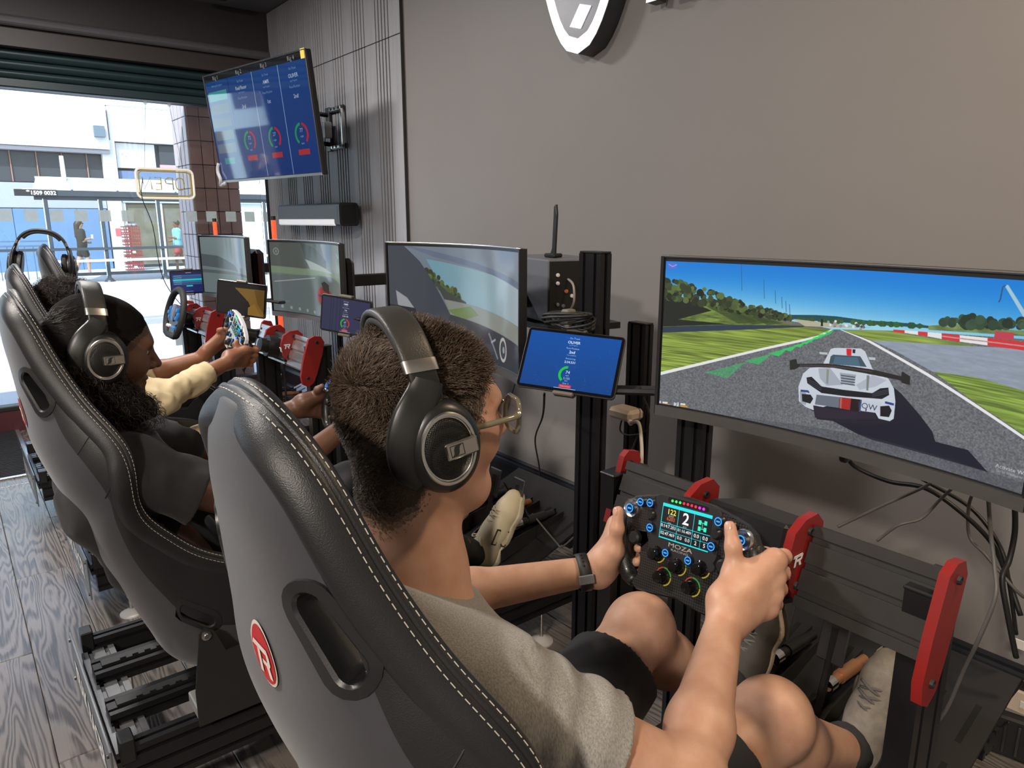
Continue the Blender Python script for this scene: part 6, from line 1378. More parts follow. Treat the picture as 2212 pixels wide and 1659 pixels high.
def make_headphones(label, M):
    t = thing('headphones', label, 'headphones'); t.matrix_world = M
    hw, top, y0, yt = .093, .136, -.018, -.030
    def arch(a): return np.array([hw * math.copysign(abs(math.sin(a)) ** .85, math.sin(a)), y0 + (yt - y0) * max(0, math.cos(a)), .012 + (top - .012) * max(0, math.cos(a)) ** .80])
    def strip(nm, a0, a1, wf, th, off, m, n=40, crown=.25):
        rows = []
        for a in np.linspace(a0, a1, n):
            p, q = arch(a), arch(a + .01); tg = q - p; tg /= np.linalg.norm(tg); fw = np.array([0, 1., 0]); nr = np.cross(tg, fw); nr /= np.linalg.norm(nr); nr = nr if nr @ (p - (0, y0, 0)) > 0 else -nr
            row = []
            for b_ in np.linspace(0, 2 * PI, 16, endpoint=False):
                cx, cy = math.cos(b_), math.sin(b_); row.append(tuple(p + fw * (wf / 2 * math.copysign(abs(cx) ** .5, cx)) + nr * (off + th / 2 * math.copysign(abs(cy) ** .6, cy) * (1 + .0 * cx))))
            rows.append(row)
        mb = MB().grid(rows, closed=True); k = len(rows)
        mb.f += [tuple(range(16))[::-1], tuple((k - 1) * 16 + j for j in range(16))]; mb.m += [0, 0]
        return mb.build(nm, m, t, 60)
    strip('headband', -.98, .98, .041, .011, .004, HPB); strip('headband_cushion', -.8, .8, .036, .012, -.006, mat('band_cushion', (.02, .02, .02), .7))
    for s in (-1, 1):
        strip('band_clip', min(s * .97, s * 1.10), max(s * .97, s * 1.10), .043, .013, .004, SATIN, 6)
        strip('band_slider', min(s * 1.10, s * 1.42), max(s * 1.10, s * 1.42), .036, .010, .004, HPK, 10)
        # yoke sweeping down behind the cup
        pts = [(s * .094, -.020, .070), (s * .099, -.030, .052), (s * .104, -.050, .030), (s * .106, -.062, .0), (s * .105, -.060, -.030), (s * .102, -.045, -.050)]
        C_ = catmull(pts, 22); rows = []
        for i, p in enumerate(C_):
            w_ = np.interp(i, [0, 5, 10, 16, 21], [.019, .021, .019, .016, .008]); tg = C_[min(i + 1, 21)] - C_[max(i - 1, 0)]; tg /= np.linalg.norm(tg); o_ = np.array([s, -.35, .1]); o_ -= tg * (o_ @ tg); o_ /= np.linalg.norm(o_); sd_ = np.cross(tg, o_)
            rows.append([tuple(p + sd_ * (w_ * math.copysign(abs(math.cos(b_)) ** .6, math.cos(b_))) + o_ * (.006 * math.copysign(abs(math.sin(b_)) ** .7, math.sin(b_)))) for b_ in np.linspace(0, 2 * PI, 14, endpoint=False)])
        MB().grid(rows, closed=True).build('yoke', HPK, t, 180)
        tilt = Matrix.Rotation(s * rad(-4), 3, 'Y')
        def ring(prof, nm, m, par, cy=-.010, cz=-.012, n=44, sm=40, ry=1., rz=1.):
            rows = []
            for (rr, x) in prof:
                rows.append([tuple(Vector((s * .074, cy, cz)) + tilt @ Vector((s * x, rr * .80 * ry * math.cos(b_), rr * rz * math.sin(b_)))) for b_ in np.linspace(0, 2 * PI, n, endpoint=False)])
            mb = MB().grid(rows, closed=True); k = len(prof); mb.f += [tuple(range(n)), tuple((k - 1) * n + j for j in range(n))[::-1]]; mb.m += [0, 0]
            return mb.build(nm, m, par, sm)
        ring([(.050, -.004), (.058, .0), (.059, .012), (.054, .018)], 'ear_pad', mat('ear_pad_leather', (.012, .012, .012), .45), t)
        cup = ring([(.050, .016), (.0555, .018), (.0575, .026), (.055, .036), (.0485, .043), (.044, .0445)], 'ear_cup', HPK, t)
        ring([(.0425, .043), (.0440, .0458), (.0425, .0475), (.0395, .0475), (.0385, .045)], 'ring', SATIN, cup)
        ring([(.0395, .0435), (.036, .0458), (.026, .0478), (.012, .0487), (.002, .0489)], 'grille', GRL, cup, sm=180)
        c0 = Vector((s * .074, -.010, -.012)); R2 = tilt @ Matrix.Rotation(s * rad(-0), 3, 'Z')
        bad = MB().box(c0 + tilt @ Vector((s * .0495, .0145, -.001)), (.005, .041, .0205), tilt @ Matrix.Rotation(rad(7), 3, 'X'), ch=.0022).build('badge', mat('brushed_badge', (.50, .47, .43), .3, metal=1, noise=.06, nscale=50, aniso=(1, 1, 20)), cup, 40)
        Rb = tilt @ Matrix.Rotation(rad(7), 3, 'X'); bc = c0 + tilt @ Vector((s * .0524, .0145, -.001))
        def pl(poly, m, dx=0.):
            U = Rb @ Vector((0, 1, 0)); W_ = Rb @ Vector((0, 0, 1)); q_ = bc + Rb @ Vector((s * dx, 0, 0)); MB().prism(poly, q_, U, W_, .0003 * s).build('badge_emblem', m, bad)
        ox = -.0068
        pl([(ox - .0085, -.0068), (ox + .0085, -.0068), (ox + .0085, -.0062), (ox - .0085, -.0062)], MATTE); pl([(ox - .0085, .0062), (ox + .0085, .0062), (ox + .0085, .0068), (ox - .0085, .0068)], MATTE)
        pl([(ox - .0085, -.0068), (ox - .0079, -.0068), (ox - .0079, .0068), (ox - .0085, .0068)], MATTE); pl([(ox + .0079, -.0068), (ox + .0085, -.0068), (ox + .0085, .0068), (ox + .0079, .0068)], MATTE)
        pl([(ox - .0082, -.0065), (ox - .0036, -.0065), (ox + .0006, -.005), (ox + .0022, -.002), (ox + .0026, .002), (ox + .0042, .0052), (ox + .0080, .0065), (ox + .0022, .0065), (ox - .0022, .0050), (ox - .0038, .002), (ox - .0042, -.002), (ox - .0056, -.0050)], MATTE)
    return t

# ---------------------------------------------------------------- the man in the grey T-shirt
J = dict(pelvis=(-.65, .60, .53), spine=(-.665, .462, .70), chest=(-.675, .345, .845), neck=(-.70, .392, 1.005), shR=(-.525, .405, .922), shL=(-.855, .39, .925), elR=(-.408, .572, .815), wrR=(-.518, .788, .874), elL=(-.968, .565, .785), wrL=(-.806, .832, .822),
         hipR=(-.57, .58, .52), hipL=(-.73, .58, .52), knR=(-.548, .985, .600), knL=(-.832, .975, .635), anR=(-.555, 1.31, .37), anL=(-.82, 1.285, .375))
bA = Body(J); J = bA.J
HA = Matrix.Translation((-.714, .426, 1.192)) @ Matrix.Rotation(rad(-11), 4, 'Z') @ Matrix.Rotation(rad(-3), 4, 'X') @ Matrix.Scale(.92, 4)
pA = thing('person', 'man in grey T-shirt and black shorts with headphones and glasses, steering', 'person', (-.65, .5, 0))
sd = Sdf(); bA.torso(sd); head_ops(sd, HA)
sd.cone(np.array(HA @ Vector((0, -.020, -.045))), J['neck'] + (0, -.005, .0), .057, .062, .04); sd.cone(J['neck'] + (0, -.005, 0), J['chest'] + (0, .0, .02), .062, .09, .05)
U_, V_u, N_u = [np.array(wheelA.matrix_world.to_3x3().col[i]) for i in range(3)]; W0 = np.array(W0A)
for c_, sx, tp in (('R', 1, (.0765, .056)), ('L', -1, (-.128, .022))):
    bA.arm(sd, c_, .045, .0375, .0245)
    G = W0 + U_ * sx * .128 + V_u * (-.018 if sx > 0 else -.040) - N_u * .004; tip = W0 + U_ * tp[0] + V_u * tp[1] + N_u * (.026 if sx > 0 else .030)
    th_ = [at(1586, 1238, 'y', .838), at(1584, 1182, 'y', .842), at(1577, 1138, 'y', .852)] if sx > 0 else [at(1326, 1188, 'y', .838), at(1333, 1142, 'y', .838), at(1336, 1104, 'y', .843)]
    mm = hand_ops(sd, J['wr' + c_], G, V_u, U_ * sx, -N_u, tip, 1.0, thumb=th_)
    if sx > 0: thR = mm
    else: thL = mm
for c_ in 'RL': bA.leg(sd, c_); sd.cone(J['an' + c_], J['an' + c_] + (0, .05, -.03), .034, .03, .02)
HI = HA.inverted()
def loc(M, P): A_ = np.array(M); return P @ A_[:3, :3].T + A_[:3, 3]
def hair_zone_A(ctr, fade=.006):
    q = loc(HI, ctr); q = q + np.random.default_rng(3).normal(size=q.shape) * fade; y, z = q[:, 1], q[:, 2]
    front = np.interp(z, [-.035, -.01, .02, .045, .075, .13], [.022, .046, .060, .066, .078, .30])
    low = np.where(y > -.012, -.036, np.interp(y, [-.06, -.03, -.012], [-.124, -.108, -.066]))
    return (y < front) & (z > low) & (np.linalg.norm(q, axis=1) < .17)
seat_clip = lambda Q: np.where((Q[:, 2] < 1.0) & (Q[:, 1] < .62), np.interp(Q[:, 2], [.40, .45, .58, .70, .79, .87, .94, 1.0], [.46, .43, .385, .335, .305, .278, .255, .24]) + np.clip(np.abs(Q[:, 0] + .65) - .10, 0, .1) * .5 - Q[:, 1], -1)
sd.clips.append(lambda Q: seat_clip(Q - np.array((0, .008, 0))))
def scalp_zone_A(ctr):
    q = loc(HI, ctr); y, z = q[:, 1] + vnoise(ctr, 260, 3) * .0015, q[:, 2] + vnoise(ctr, 240, 4) * .002; ok = np.linalg.norm(q, axis=1) < .17; out = np.zeros(len(q), int)
    for m_, e in ((3, 0.), (2, .006), (1, .012)):
        front = np.interp(z, [-.035, -.01, .02, .045, .075, .13], [.020, .044, .058, .064, .076, .30]) - e; low = np.where(y > -.012, -.036, np.interp(y, [-.06, -.03, -.012], [-.122, -.106, -.064])) + e * 1.3
        out[(y < front) & (z > low) & ok] = m_
    return out
VA, FA_ = sd.mesh(.0030)
bo = bpy.data.objects.new('body', np_mesh('body', VA, FA_, [SK_A, SCALP_A, FADE1, FADE2], scalp_zone_A(VA[FA_].mean(1)))); link(bo)
def unp(o, par):            # parent while keeping the place built in room coordinates
    o.parent = par; o.matrix_parent_inverse = par.matrix_world.inverted() if par.type != 'EMPTY' or True else Matrix(); return o
bpy.context.view_layer.update(); unp(bo, pA); eyes(HA, None)
def adopt(par, before):
    bpy.context.view_layer.update()
    for o in bpy.data.objects:
        if o not in before and o.parent is None and o is not par and not o.get('category'): unp(o, par)
def snap(): return set(bpy.data.objects)
bf = snap() - {o for o in bpy.data.objects if o.name.startswith(('eye', 'iris'))}
nail(None, thR[1], thR[2], N_u * .6 + U_ * 0 + V_u * .3, .0060); nail(None, thL[1], thL[2], N_u * .75 - U_ * .1, .0060)
# hair strands
def strands(V, F, n, keep, M, length, rng, flow, npt=4, lift=.6, jit=.35, curl=0.):
    Pt, Nr = sample_faces(V, F, n, keep, rng); q = loc(M.inverted(), Pt); ln = length(q) * rng.uniform(.65, 1.15, n)
    fl = flow(q) @ (np.array(M.to_3x3()) / M.to_scale()[0]).T; cl = np.stack([vnoise(Pt, 55, k) for k in (1, 2, 3)], 1)
    D = Nr * lift + fl * (1 - lift) + cl * jit + rng.normal(size=Pt.shape) * .16; D /= np.linalg.norm(D, axis=1)[:, None]
    K = np.zeros((n, npt, 3)); K[:, 0] = Pt - Nr * .001; d = D.copy(); b2 = fl * .25 + rng.normal(size=Pt.shape) * .14
    for i in range(1, npt): K[:, i] = K[:, i - 1] + d * (ln / (npt - 1))[:, None]; d = d + b2 * .8 + cl * .25; d /= np.linalg.norm(d, axis=1)[:, None]
    return K
def hm(name, col, rough=.45):
    m = bpy.data.materials.new(name); m.use_nodes = True; t = m.node_tree; b = t.nodes['Principled BSDF']; hi = t.nodes.new('ShaderNodeHairInfo'); cr = t.nodes.new('ShaderNodeValToRGB')
    cr.color_ramp.elements[0].color = (*[x * .5 for x in col], 1); cr.color_ramp.elements[1].color = (*[x * 1.7 for x in col], 1); t.links.new(hi.outputs['Random'], cr.inputs[0]); t.links.new(cr.outputs[0], b.inputs['Base Color']); b.inputs['Roughness'].default_value = rough; b.inputs['Specular IOR Level'].default_value = .5; return m
HMA = hm('brown_hair', (.095, .066, .046), .38)
def lenA(q): return np.interp(q[:, 2], [-.12, -.06, 0, .05, .12], [.003, .0045, .010, .015, .019]) * np.where((q[:, 1] > .0) & (q[:, 2] < .045), .40, 1)
def flowA(q): return np.stack([q[:, 0] * 3, .35 + 0 * q[:, 0], -.6 - 0 * q[:, 0]], 1) * np.where(q[:, 2:3] > .05, [[.5, 1.6, .2]], [[.3, -.1, 1.2]])
rngA = np.random.default_rng(11)
KA = strands(VA, FA_, 34000, lambda c_: hair_zone_A(c_, .005) & (np.random.default_rng(4).random(len(c_)) < np.interp(loc(HI, c_)[:, 2], [-.122, -.095], [.7, 1])), HA, lenA, rngA, flowA, 4, .62, .42)
ho = hair_obj('hair', KA, .00042, HMA, None)
# T-shirt
ts = Sdf(); bA.torso(ts, .011)
ts.cone(J['shR'] + (0, .0, .004), J['elR'] * .62 + J['shR'] * .38, .060, .059, .032); ts.cone(J['shL'], J['elL'] * .55 + J['shL'] * .45, .062, .062, .05)
ts.cone((-.75, .335, .925), (-.58, .335, .925), .088, .088, .06)
ts.cone(J['neck'] + (0, -.012, -.05), J['neck'] + (0, -.014, .012), .082, .072, .03)
ts.cone(J['neck'] + (0, .0, -.03), J['neck'] + (0, -.004, .2), .057, .066, .010, 'sub')
ts.clips.append(lambda Q: np.where(np.abs(Q[:, 0] - J['neck'][0]) < .11, Q[:, 2] - 1.040 + (Q[:, 1] - .33) * .50, -1))
hR = J['shR'] + (J['elR'] - J['shR']) * .56; dR = (J['elR'] - J['shR']); dR /= np.linalg.norm(dR); hL = J['shL'] + (J['elL'] - J['shL']) * .6; dL = (J['elL'] - J['shL']) / np.linalg.norm(J['elL'] - J['shL'])
ts.clips += [lambda Q: np.where(Q[:, 0] > -.535, (Q - hR) @ dR, -1), lambda Q: np.where(Q[:, 0] < -.86, (Q - hL) @ dL, -1), lambda Q: .49 - Q[:, 2]]
ts.clips.append(seat_clip)
def folds(Q):
    n_ = vnoise(Q * (1., .8, 1.), 24, 5) * .0042 + vnoise(Q * (1, 1.6, .8), 52, 9) * .0020
    w_ = np.clip(1 - np.abs((Q - J['shR']) @ dR - .075) / .11, 0, 1) * np.clip((Q[:, 0] + .56) / .06, 0, 1)
    ph = ((Q - J['shR']) @ dR) * 150 + vnoise(Q, 16, 2) * 1.6
    seam = np.exp(-((np.linalg.norm((Q - (J['shR'] + (.0, .0, -.02))) , axis=1) - .085) / .0016) ** 2) * .0018 * (Q[:, 0] > -.56)
    return n_ - np.sin(ph) * .0034 * w_ + seam
ts.disp = folds; ts.dmax = .012
MSH = bpy.data.materials.new('grey_marl_jersey'); MSH.use_nodes = True; t = MSH.node_tree; b = t.nodes['Principled BSDF']; tc = t.nodes.new('ShaderNodeTexCoord'); mp = t.nodes.new('ShaderNodeMapping'); mp.inputs['Scale'].default_value = (1, 1, .22); mp.inputs['Rotation'].default_value = (.5, .3, .2); n = t.nodes.new('ShaderNodeTexNoise'); n.inputs['Scale'].default_value = 640; n.inputs['Detail'].default_value = 4
t.links.new(tc.outputs['Object'], mp.inputs[0]); t.links.new(mp.outputs[0], n.inputs[0]); cr = t.nodes.new('ShaderNodeValToRGB'); cr.color_ramp.elements[0].position = .30; cr.color_ramp.elements[0].color = (.20, .192, .178, 1); cr.color_ramp.elements[1].position = .66; cr.color_ramp.elements[1].color = (.36, .35, .325, 1)
t.links.new(n.outputs[0], cr.inputs[0]); t.links.new(cr.outputs[0], b.inputs['Base Color']); b.inputs['Roughness'].default_value = .9; b.inputs['Sheen Weight'].default_value = .2
bp = t.nodes.new('ShaderNodeBump'); bp.inputs['Strength'].default_value = .25; bp.inputs['Distance'].default_value = .001; t.links.new(n.outputs[0], bp.inputs['Height']); t.links.new(bp.outputs[0], b.inputs['Normal'])
sdf_obj('t_shirt', ts, .0033, MSH)
# shorts
so = Sdf()
for c_ in 'RL': so.cone(J['hip' + c_], J['hip' + c_] + (J['kn' + c_] - J['hip' + c_]) * .90, .098, .084, .03)
for a in (-.06, .06): so.cone(J['pelvis'] + (a, 0, 0), J['pelvis'] + (a, -.06, .08), .115, .11, .04)
for c_, sg in (('R', 1), ('L', -1)):
    hp = J['hip' + c_] + (J['kn' + c_] - J['hip' + c_]) * (.76 if sg < 0 else .72); dd = J['kn' + c_] - J['hip' + c_]; dd /= np.linalg.norm(dd)
    so.clips.append((lambda hp, dd, sg: lambda Q: np.where((Q[:, 0] + .65) * sg > 0, (Q - hp) @ dd, -1))(hp, dd, sg))
so.clips.append(seat_clip)
so.disp = lambda Q: vnoise(Q, 22, 4) * .004 + vnoise(Q, 50, 8) * .0015; so.dmax = .008
sdf_obj('shorts', so, .004, mat('black_shorts_cloth', (.013, .013, .015), .75, bump=.2, bscale=900, sheen=.1))
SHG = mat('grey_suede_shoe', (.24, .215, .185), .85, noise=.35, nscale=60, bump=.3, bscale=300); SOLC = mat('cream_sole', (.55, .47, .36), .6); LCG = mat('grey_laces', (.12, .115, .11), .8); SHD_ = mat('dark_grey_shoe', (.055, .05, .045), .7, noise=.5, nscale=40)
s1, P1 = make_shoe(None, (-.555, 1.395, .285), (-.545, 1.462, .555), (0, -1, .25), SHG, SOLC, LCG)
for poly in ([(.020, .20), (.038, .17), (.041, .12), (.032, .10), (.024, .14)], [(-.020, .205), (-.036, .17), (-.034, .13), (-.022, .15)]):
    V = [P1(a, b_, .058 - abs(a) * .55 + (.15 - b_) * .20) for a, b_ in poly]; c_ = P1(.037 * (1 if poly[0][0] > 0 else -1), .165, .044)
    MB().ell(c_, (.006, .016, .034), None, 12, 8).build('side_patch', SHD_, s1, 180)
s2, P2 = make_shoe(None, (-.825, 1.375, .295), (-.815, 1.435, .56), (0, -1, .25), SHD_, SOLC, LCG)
for c_ in 'RL': MB().cyl(J['an' + c_] + (0, -.03, .03), J['an' + c_] + (0, .02, -.015), .043, .043, 18).build('sock', mat('grey_sock', (.02, .02, .022), .9, bump=.3, bscale=300), None, 180)
adopt(pA, bf - {bo})
# ribbed collar of the T-shirt
pts = [(J['neck'][0] + .064 * math.cos(a), .384 + .066 * math.sin(a), 1.034 - (.054 + .066 * math.sin(a)) * .5) for a in np.linspace(0, 2 * PI, 40)]
cl_ = MB(); 
for k, r_ in ((0, .0045), (1, .0045), (2, .0045)): cl_.tube([(J['neck'][0] + (x - J['neck'][0]) * (1 + .05 * k), .384 + (y - .384) * (1 + .05 * k), z - .0065 * k) for x, y, z in pts], r_, 6)
unp(cl_.build('collar', MSH, None, 180), pA)
# glasses (worn, so a thing of their own)
gl_ = thing('glasses', 'clear olive-framed glasses on the man in the grey T-shirt', 'glasses'); gl_.matrix_world = HA @ Matrix.Translation((.004, .010, .0))
OLV = mat('olive_clear_acetate', (.20, .185, .12), .12, noise=.15, alpha=.82, coat=.5)
for s in (-1, 1):
    P_ = rrect(.054, .044, .016, 6, s * .035, .0); P_ = [(x, (z + .004)) for x, z in P_]
    MB().tube([(x, .108 - .9 * x * x * 2.2, z) for x, z in P_ + P_[:2]], .0032, 8).build('rim', OLV, gl_, 180)
    MB().add([(x * 1.0, .1075 - .9 * x * x * 2.2, z) for x, z in P_], [tuple(range(len(P_)))]).build('lens', mat('grey_lens', (.25, .23, .24), .05, alpha=.30), gl_)
    MB().tube(catmull([(s * .063, .098, .010), (s * .073, .090, .010), (s * .079, .045, .004), (s * .082, .005, .000), (s * .080, -.02, -.008)], 24), .0040, 8).build('temple', OLV, gl_, 180)
    MB().box((s * .066, .096, .010), (.010, .008, .009), ch=.002).build('hinge', SATIN, gl_)
MB().tube(catmull([(-.010, .107, .010), (0, .110, .013), (.010, .107, .010)], 8), .0028, 8).build('bridge', OLV, gl_, 180)
hpA = make_headphones('large black headphones with silver rings on the man in the grey T-shirt', HA @ Matrix.Rotation(rad(7), 4, 'X'))
# wrist watch
wa = thing('wristwatch', 'black strap watch on the left wrist of the man in grey', 'watch'); ax = Vector(J['wrL'] - J['elL']).normalized(); o0 = Vector(J['wrL']) - ax * .028; e1 = Vector((0, 0, 1)); e1 = (e1 - ax * e1.dot(ax)).normalized(); e2 = ax.cross(e1)
rows = []
for th in np.linspace(0, 2 * PI, 40):
    d = e1 * math.cos(th) + e2 * math.sin(th); rows.append([tuple(o0 + d * r_ + ax * a) for r_, a in ((.0300, -.010), (.0325, -.010), (.0332, 0), (.0325, .010), (.0300, .010))])
MB().grid(rows).build('strap', mat('black_silicone_strap', (.018, .018, .018), .55), wa, 180)
def wp(th, r_, a): d = e1 * math.cos(th) + e2 * math.sin(th); return o0 + d * r_ + ax * a
thc = math.atan2(Vector(e2).dot(Vector((.6, -.5, .6))), Vector(e1).dot(Vector((.6, -.5, .6))))
for k in range(4): q = wp(thc - .15 - k * .24, .0334, 0); MB().ell(q, (.0018, .0018, .0018), nu=8, nv=6).build('strap_hole', mat('strap_hole', (.003, .003, .003), .8), wa)
d0 = (e1 * math.cos(thc + .55) + e2 * math.sin(thc + .55)); t0 = ax.cross(d0)
Rw = Matrix(((t0[0], ax[0], d0[0]), (t0[1], ax[1], d0[1]), (t0[2], ax[2], d0[2])))
MB().box(o0 + d0 * .0345, (.016, .026, .004), Rw, ch=.001).build('buckle', GREYM, wa); MB().box(o0 - d0 * .035, (.034, .036, .010), Rw, ch=.004).build('watch_case', GLOSSB, wa)

# ---------------------------------------------------------------- the player in black
J = dict(pelvis=(-1.85, .46, .46), spine=(-1.85, .33, .64), chest=(-1.85, .255, .80), neck=(-1.85, .235, .955), shR=(-1.675, .275, .885), shL=(-2.025, .275, .885), elR=(-1.625, .49, .765), wrR=(-1.742, .79, .868), elL=(-2.10, .52, .775), wrL=(-2.035, .79, .872),
         hipR=(-1.77, .48, .45), hipL=(-1.93, .48, .45), knR=(-1.72, .93, .58), knL=(-2.02, .93, .58), anR=(-1.80, 1.28, .33), anL=(-2.05, 1.28, .34))
bB = Body(J); JB = bB.J
HB = Matrix.Translation((-1.85, .268, 1.135)) @ Matrix.Rotation(rad(-2), 4, 'Z') @ Matrix.Rotation(rad(-13), 4, 'X')
pB = thing('person', 'dark-haired player in a black polo shirt with headphones, seen from the side', 'person', (-1.85, .5, 0)); bf = snap()
sd = Sdf(); bB.torso(sd); head_ops(sd, HB, 1.9, 1.2); sd.cone(np.array(HB @ Vector((0, -.02, -.05))), JB['neck'], .054, .058, .04); sd.cone(JB['neck'], JB['chest'], .06, .09, .05)
MWB = np.array(wheelB.matrix_basis); W0b = np.array(wheelB.location)
for c_, sx in (('R', 1), ('L', -1)):
    bB.arm(sd, c_, .050, .040, .026); G = W0b + U_ * sx * .128 + V_u * (-.018); hand_ops(sd, JB['wr' + c_], G, V_u, U_ * sx, -N_u, W0b + U_ * sx * .104 + V_u * .032 + N_u * .03, .98)
for c_ in 'RL': bB.leg(sd, c_)
IB = HB.inverted()
def hair_zone_B(ctr):
    q = loc(IB, ctr); y, z = q[:, 1], q[:, 2]; line = np.where(y > .03, .010 + (y - .03) * 1.15, np.where(y > -.01, -.03, -.12)); return (z > line) & (np.linalg.norm(q, axis=1) < .18)
def zone_B(ctr):
    q = loc(IB, ctr); y, z = q[:, 1] + vnoise(ctr, 200, 2) * .002, q[:, 2] + vnoise(ctr, 180, 3) * .003; r = np.linalg.norm(q, axis=1) < .18
    st = r & (z < np.interp(y, [.0, .04, .075, .10], [-.03, -.05, -.078, -.078])) & (z > -.14) & (y > -.01)
    st |= r & (z < -.045) & (z > -.055) & (y > .088)
    nz = np.stack([0 * z, vnoise(ctr, 150, 7) * .002, vnoise(ctr, 170, 8) * .002], 1); up = np.array((0, .010, .007)); h1 = hair_zone_B(ctr + nz); h2 = hair_zone_B(ctr + nz + np.array((0, -.010, .008)))
    return np.where(h1, 1, np.where(h2, 2, np.where(st, 2, 0)))
VB, FB = sd.mesh(.0036)
link(bpy.data.objects.new('body', np_mesh('body', VB, FB, [SK_B, SCALP_B, STUB], zone_B(VB[FB].mean(1))))); eyes(HB, None)
hs = Sdf(); R3 = np.array(HB.to_3x3()); PB = lambda x, y, z: np.array(HB @ Vector((x, y, z)))
hs.ell(PB(0, -.014, .034), (.081, .104, .090), R3); hs.ell(PB(0, .012, .050), (.066, .052, .052), R3, .02)
A_ = lambda x, y, X=-1.80: at(x, y, 'x', X)
hs.cone(A_(150, 715, -1.83), A_(122, 712, -1.83), .034, .018, .02); hs.ell(A_(112, 748, -1.82), (.036, .034, .048), None, .012)
hs.chain([A_(165, 770), A_(185, 830), A_(225, 870), A_(280, 888)], [.058, .062, .052, .040], .04); hs.chain([A_(280, 885, -1.77), A_(318, 882, -1.77)], [.036, .020], .03)
hs.ell(PB(0, .105, -.01), (.080, .060, .095), R3, .020, 'sub')
hs.disp = lambda Q: vnoise(Q * (1, .6, 1), 60, 3) * .0035 + vnoise(Q, 130, 6) * .0022 * np.clip((JB['neck'][2] + .16 - Q[:, 2]) / .05, 0, 1); hs.dmax = .01
VH, FH = hs.mesh(.004); link(bpy.data.objects.new('hair', np_mesh('hair', VH, FH, SCALP_B)))
def flowB(q): tie = np.array([.03, -.118, .012]); d = tie - q; d /= np.linalg.norm(d, axis=1)[:, None] + 1e-9; return np.where((q[:, 2:3] > -.07), d, np.array([[.2, .1, -1.]]))
rngB = np.random.default_rng(5); HMB = hm('black_hair', (.020, .014, .011), .35)
lo = lambda q: np.where(q[:, 2] > -.06, .05, .035)
KB = strands(VH, FH, 15000, lambda c_: loc(IB, c_)[:, 2] > -.07, HB, lo, rngB, flowB, 5, .06, .05)
KB2 = strands(VB, FB, 6000, lambda c_: hair_zone_B(c_ - np.array((0, .006, .004))) & (loc(IB, c_)[:, 1] > -.02), HB, lambda q: .05 + 0 * q[:, 0], rngB, flowB, 5, .10, .03)
hair_obj('hair_strands', np.concatenate([KB, KB2]), .0005, HMB, None)['kind'] = 'stuff'
# loose curls at nape, collar and tie
Pt, Nr = sample_faces(VH, FH, 900, lambda c_: loc(IB, c_)[:, 2] < -.01, rngB); K = np.zeros((900, 14, 3)); tt_ = np.linspace(0, 1, 14)
ph = rngB.uniform(0, 6.28, 900); a1 = rngB.normal(size=(900, 3)); a1 /= np.linalg.norm(a1, axis=1)[:, None]; a2 = np.cross(a1, Nr); a2 /= np.linalg.norm(a2, axis=1)[:, None] + 1e-9
for i, u in enumerate(tt_): K[:, i] = Pt + Nr * (.002 + .010 * math.sin(u * 3)) + np.array([0, .01, -.030]) * u + (a1 * np.cos(ph + u * 11)[:, None] + a2 * np.sin(ph + u * 11)[:, None]) * .006
hair_obj('curls', K, .0005, HMB, None)['kind'] = 'stuff'
POLO = mat('black_polo_cotton', (.0075, .0075, .009), .85, bump=.25, bscale=700, sheen=.06)
ts = Sdf(); bB.torso(ts, .012); 
ts.cone(JB['shR'], JB['elR'] * .85 + JB['shR'] * .15 + (0, 0, -.014), .066, .086, .028); ts.cone(JB['shL'], JB['elL'] * .72 + JB['shL'] * .28, .066, .072, .028)
ts.cone(JB['neck'] + (0, .01, -.04), JB['neck'] + (0, .012, .01), .092, .078, .03); ts.cone(JB['neck'] + (0, .005, -.02), JB['neck'] + (0, .03, .2), .060, .066, .012, 'sub')
hR2 = JB['shR'] + (JB['elR'] - JB['shR']) * .56; dR2 = (JB['elR'] - JB['shR']); dR2 /= np.linalg.norm(dR2); hL2 = JB['shL'] + (JB['elL'] - JB['shL']) * .62; dL2 = (JB['elL'] - JB['shL']); dL2 /= np.linalg.norm(dL2)
ts.clips += [lambda Q: np.where(Q[:, 0] > -1.70, (Q - hR2) @ dR2, -1), lambda Q: np.where(Q[:, 0] < -2.05, (Q - hL2) @ dL2, -1)]
ts.disp = lambda Q: vnoise(Q, 20, 3) * .007 + vnoise(Q * (1, 1.5, .7), 50, 7) * .0045; ts.dmax = .018
sdf_obj('polo_shirt', ts, .0042, POLO)
# collar
rows = []
for a in np.linspace(rad(-60), rad(240), 30):
    c_ = JB['neck'] + np.array((0, .012, -.012)); d = np.array((math.cos(a), math.sin(a) * 1.0, 0)); zz = -.02 * math.sin(a)
    rows.append([tuple(c_ + d * r_ + (0, 0, z_ + zz)) for r_, z_ in ((.064, .034), (.068, .040), (.078, .020), (.094, -.012), (.092, -.016), (.072, .012))])
MB().grid(rows).build('collar', POLO, None, 180)
tr_ = Sdf()
for c_ in 'RL': bB.leg(tr_, c_, .092, .070, .006)
for a in (-.06, .06): tr_.cone(JB['pelvis'] + (a, 0, 0), JB['pelvis'] + (a, -.06, .08), .115, .11, .04)
tr_.disp = lambda Q: vnoise(Q, 26, 2) * .006 + vnoise(Q, 60, 4) * .003; tr_.dmax = .012
sdf_obj('trousers', tr_, .005, mat('washed_black_jeans', (.022, .023, .026), .85, bump=.3, bscale=600, noise=.4, nscale=20))
CRM = mat('cream_leather_shoe', (.66, .58, .40), .55, noise=.10, nscale=14, bump=.1, bscale=120)
s3, P3 = make_shoe(None, (-1.80, 1.335, .262), (-1.77, 1.452, .525), (-.05, -1, .35), CRM, mat('cream_sole_pale', (.60, .54, .40), .6), mat('cream_laces', (.62, .55, .40), .8))
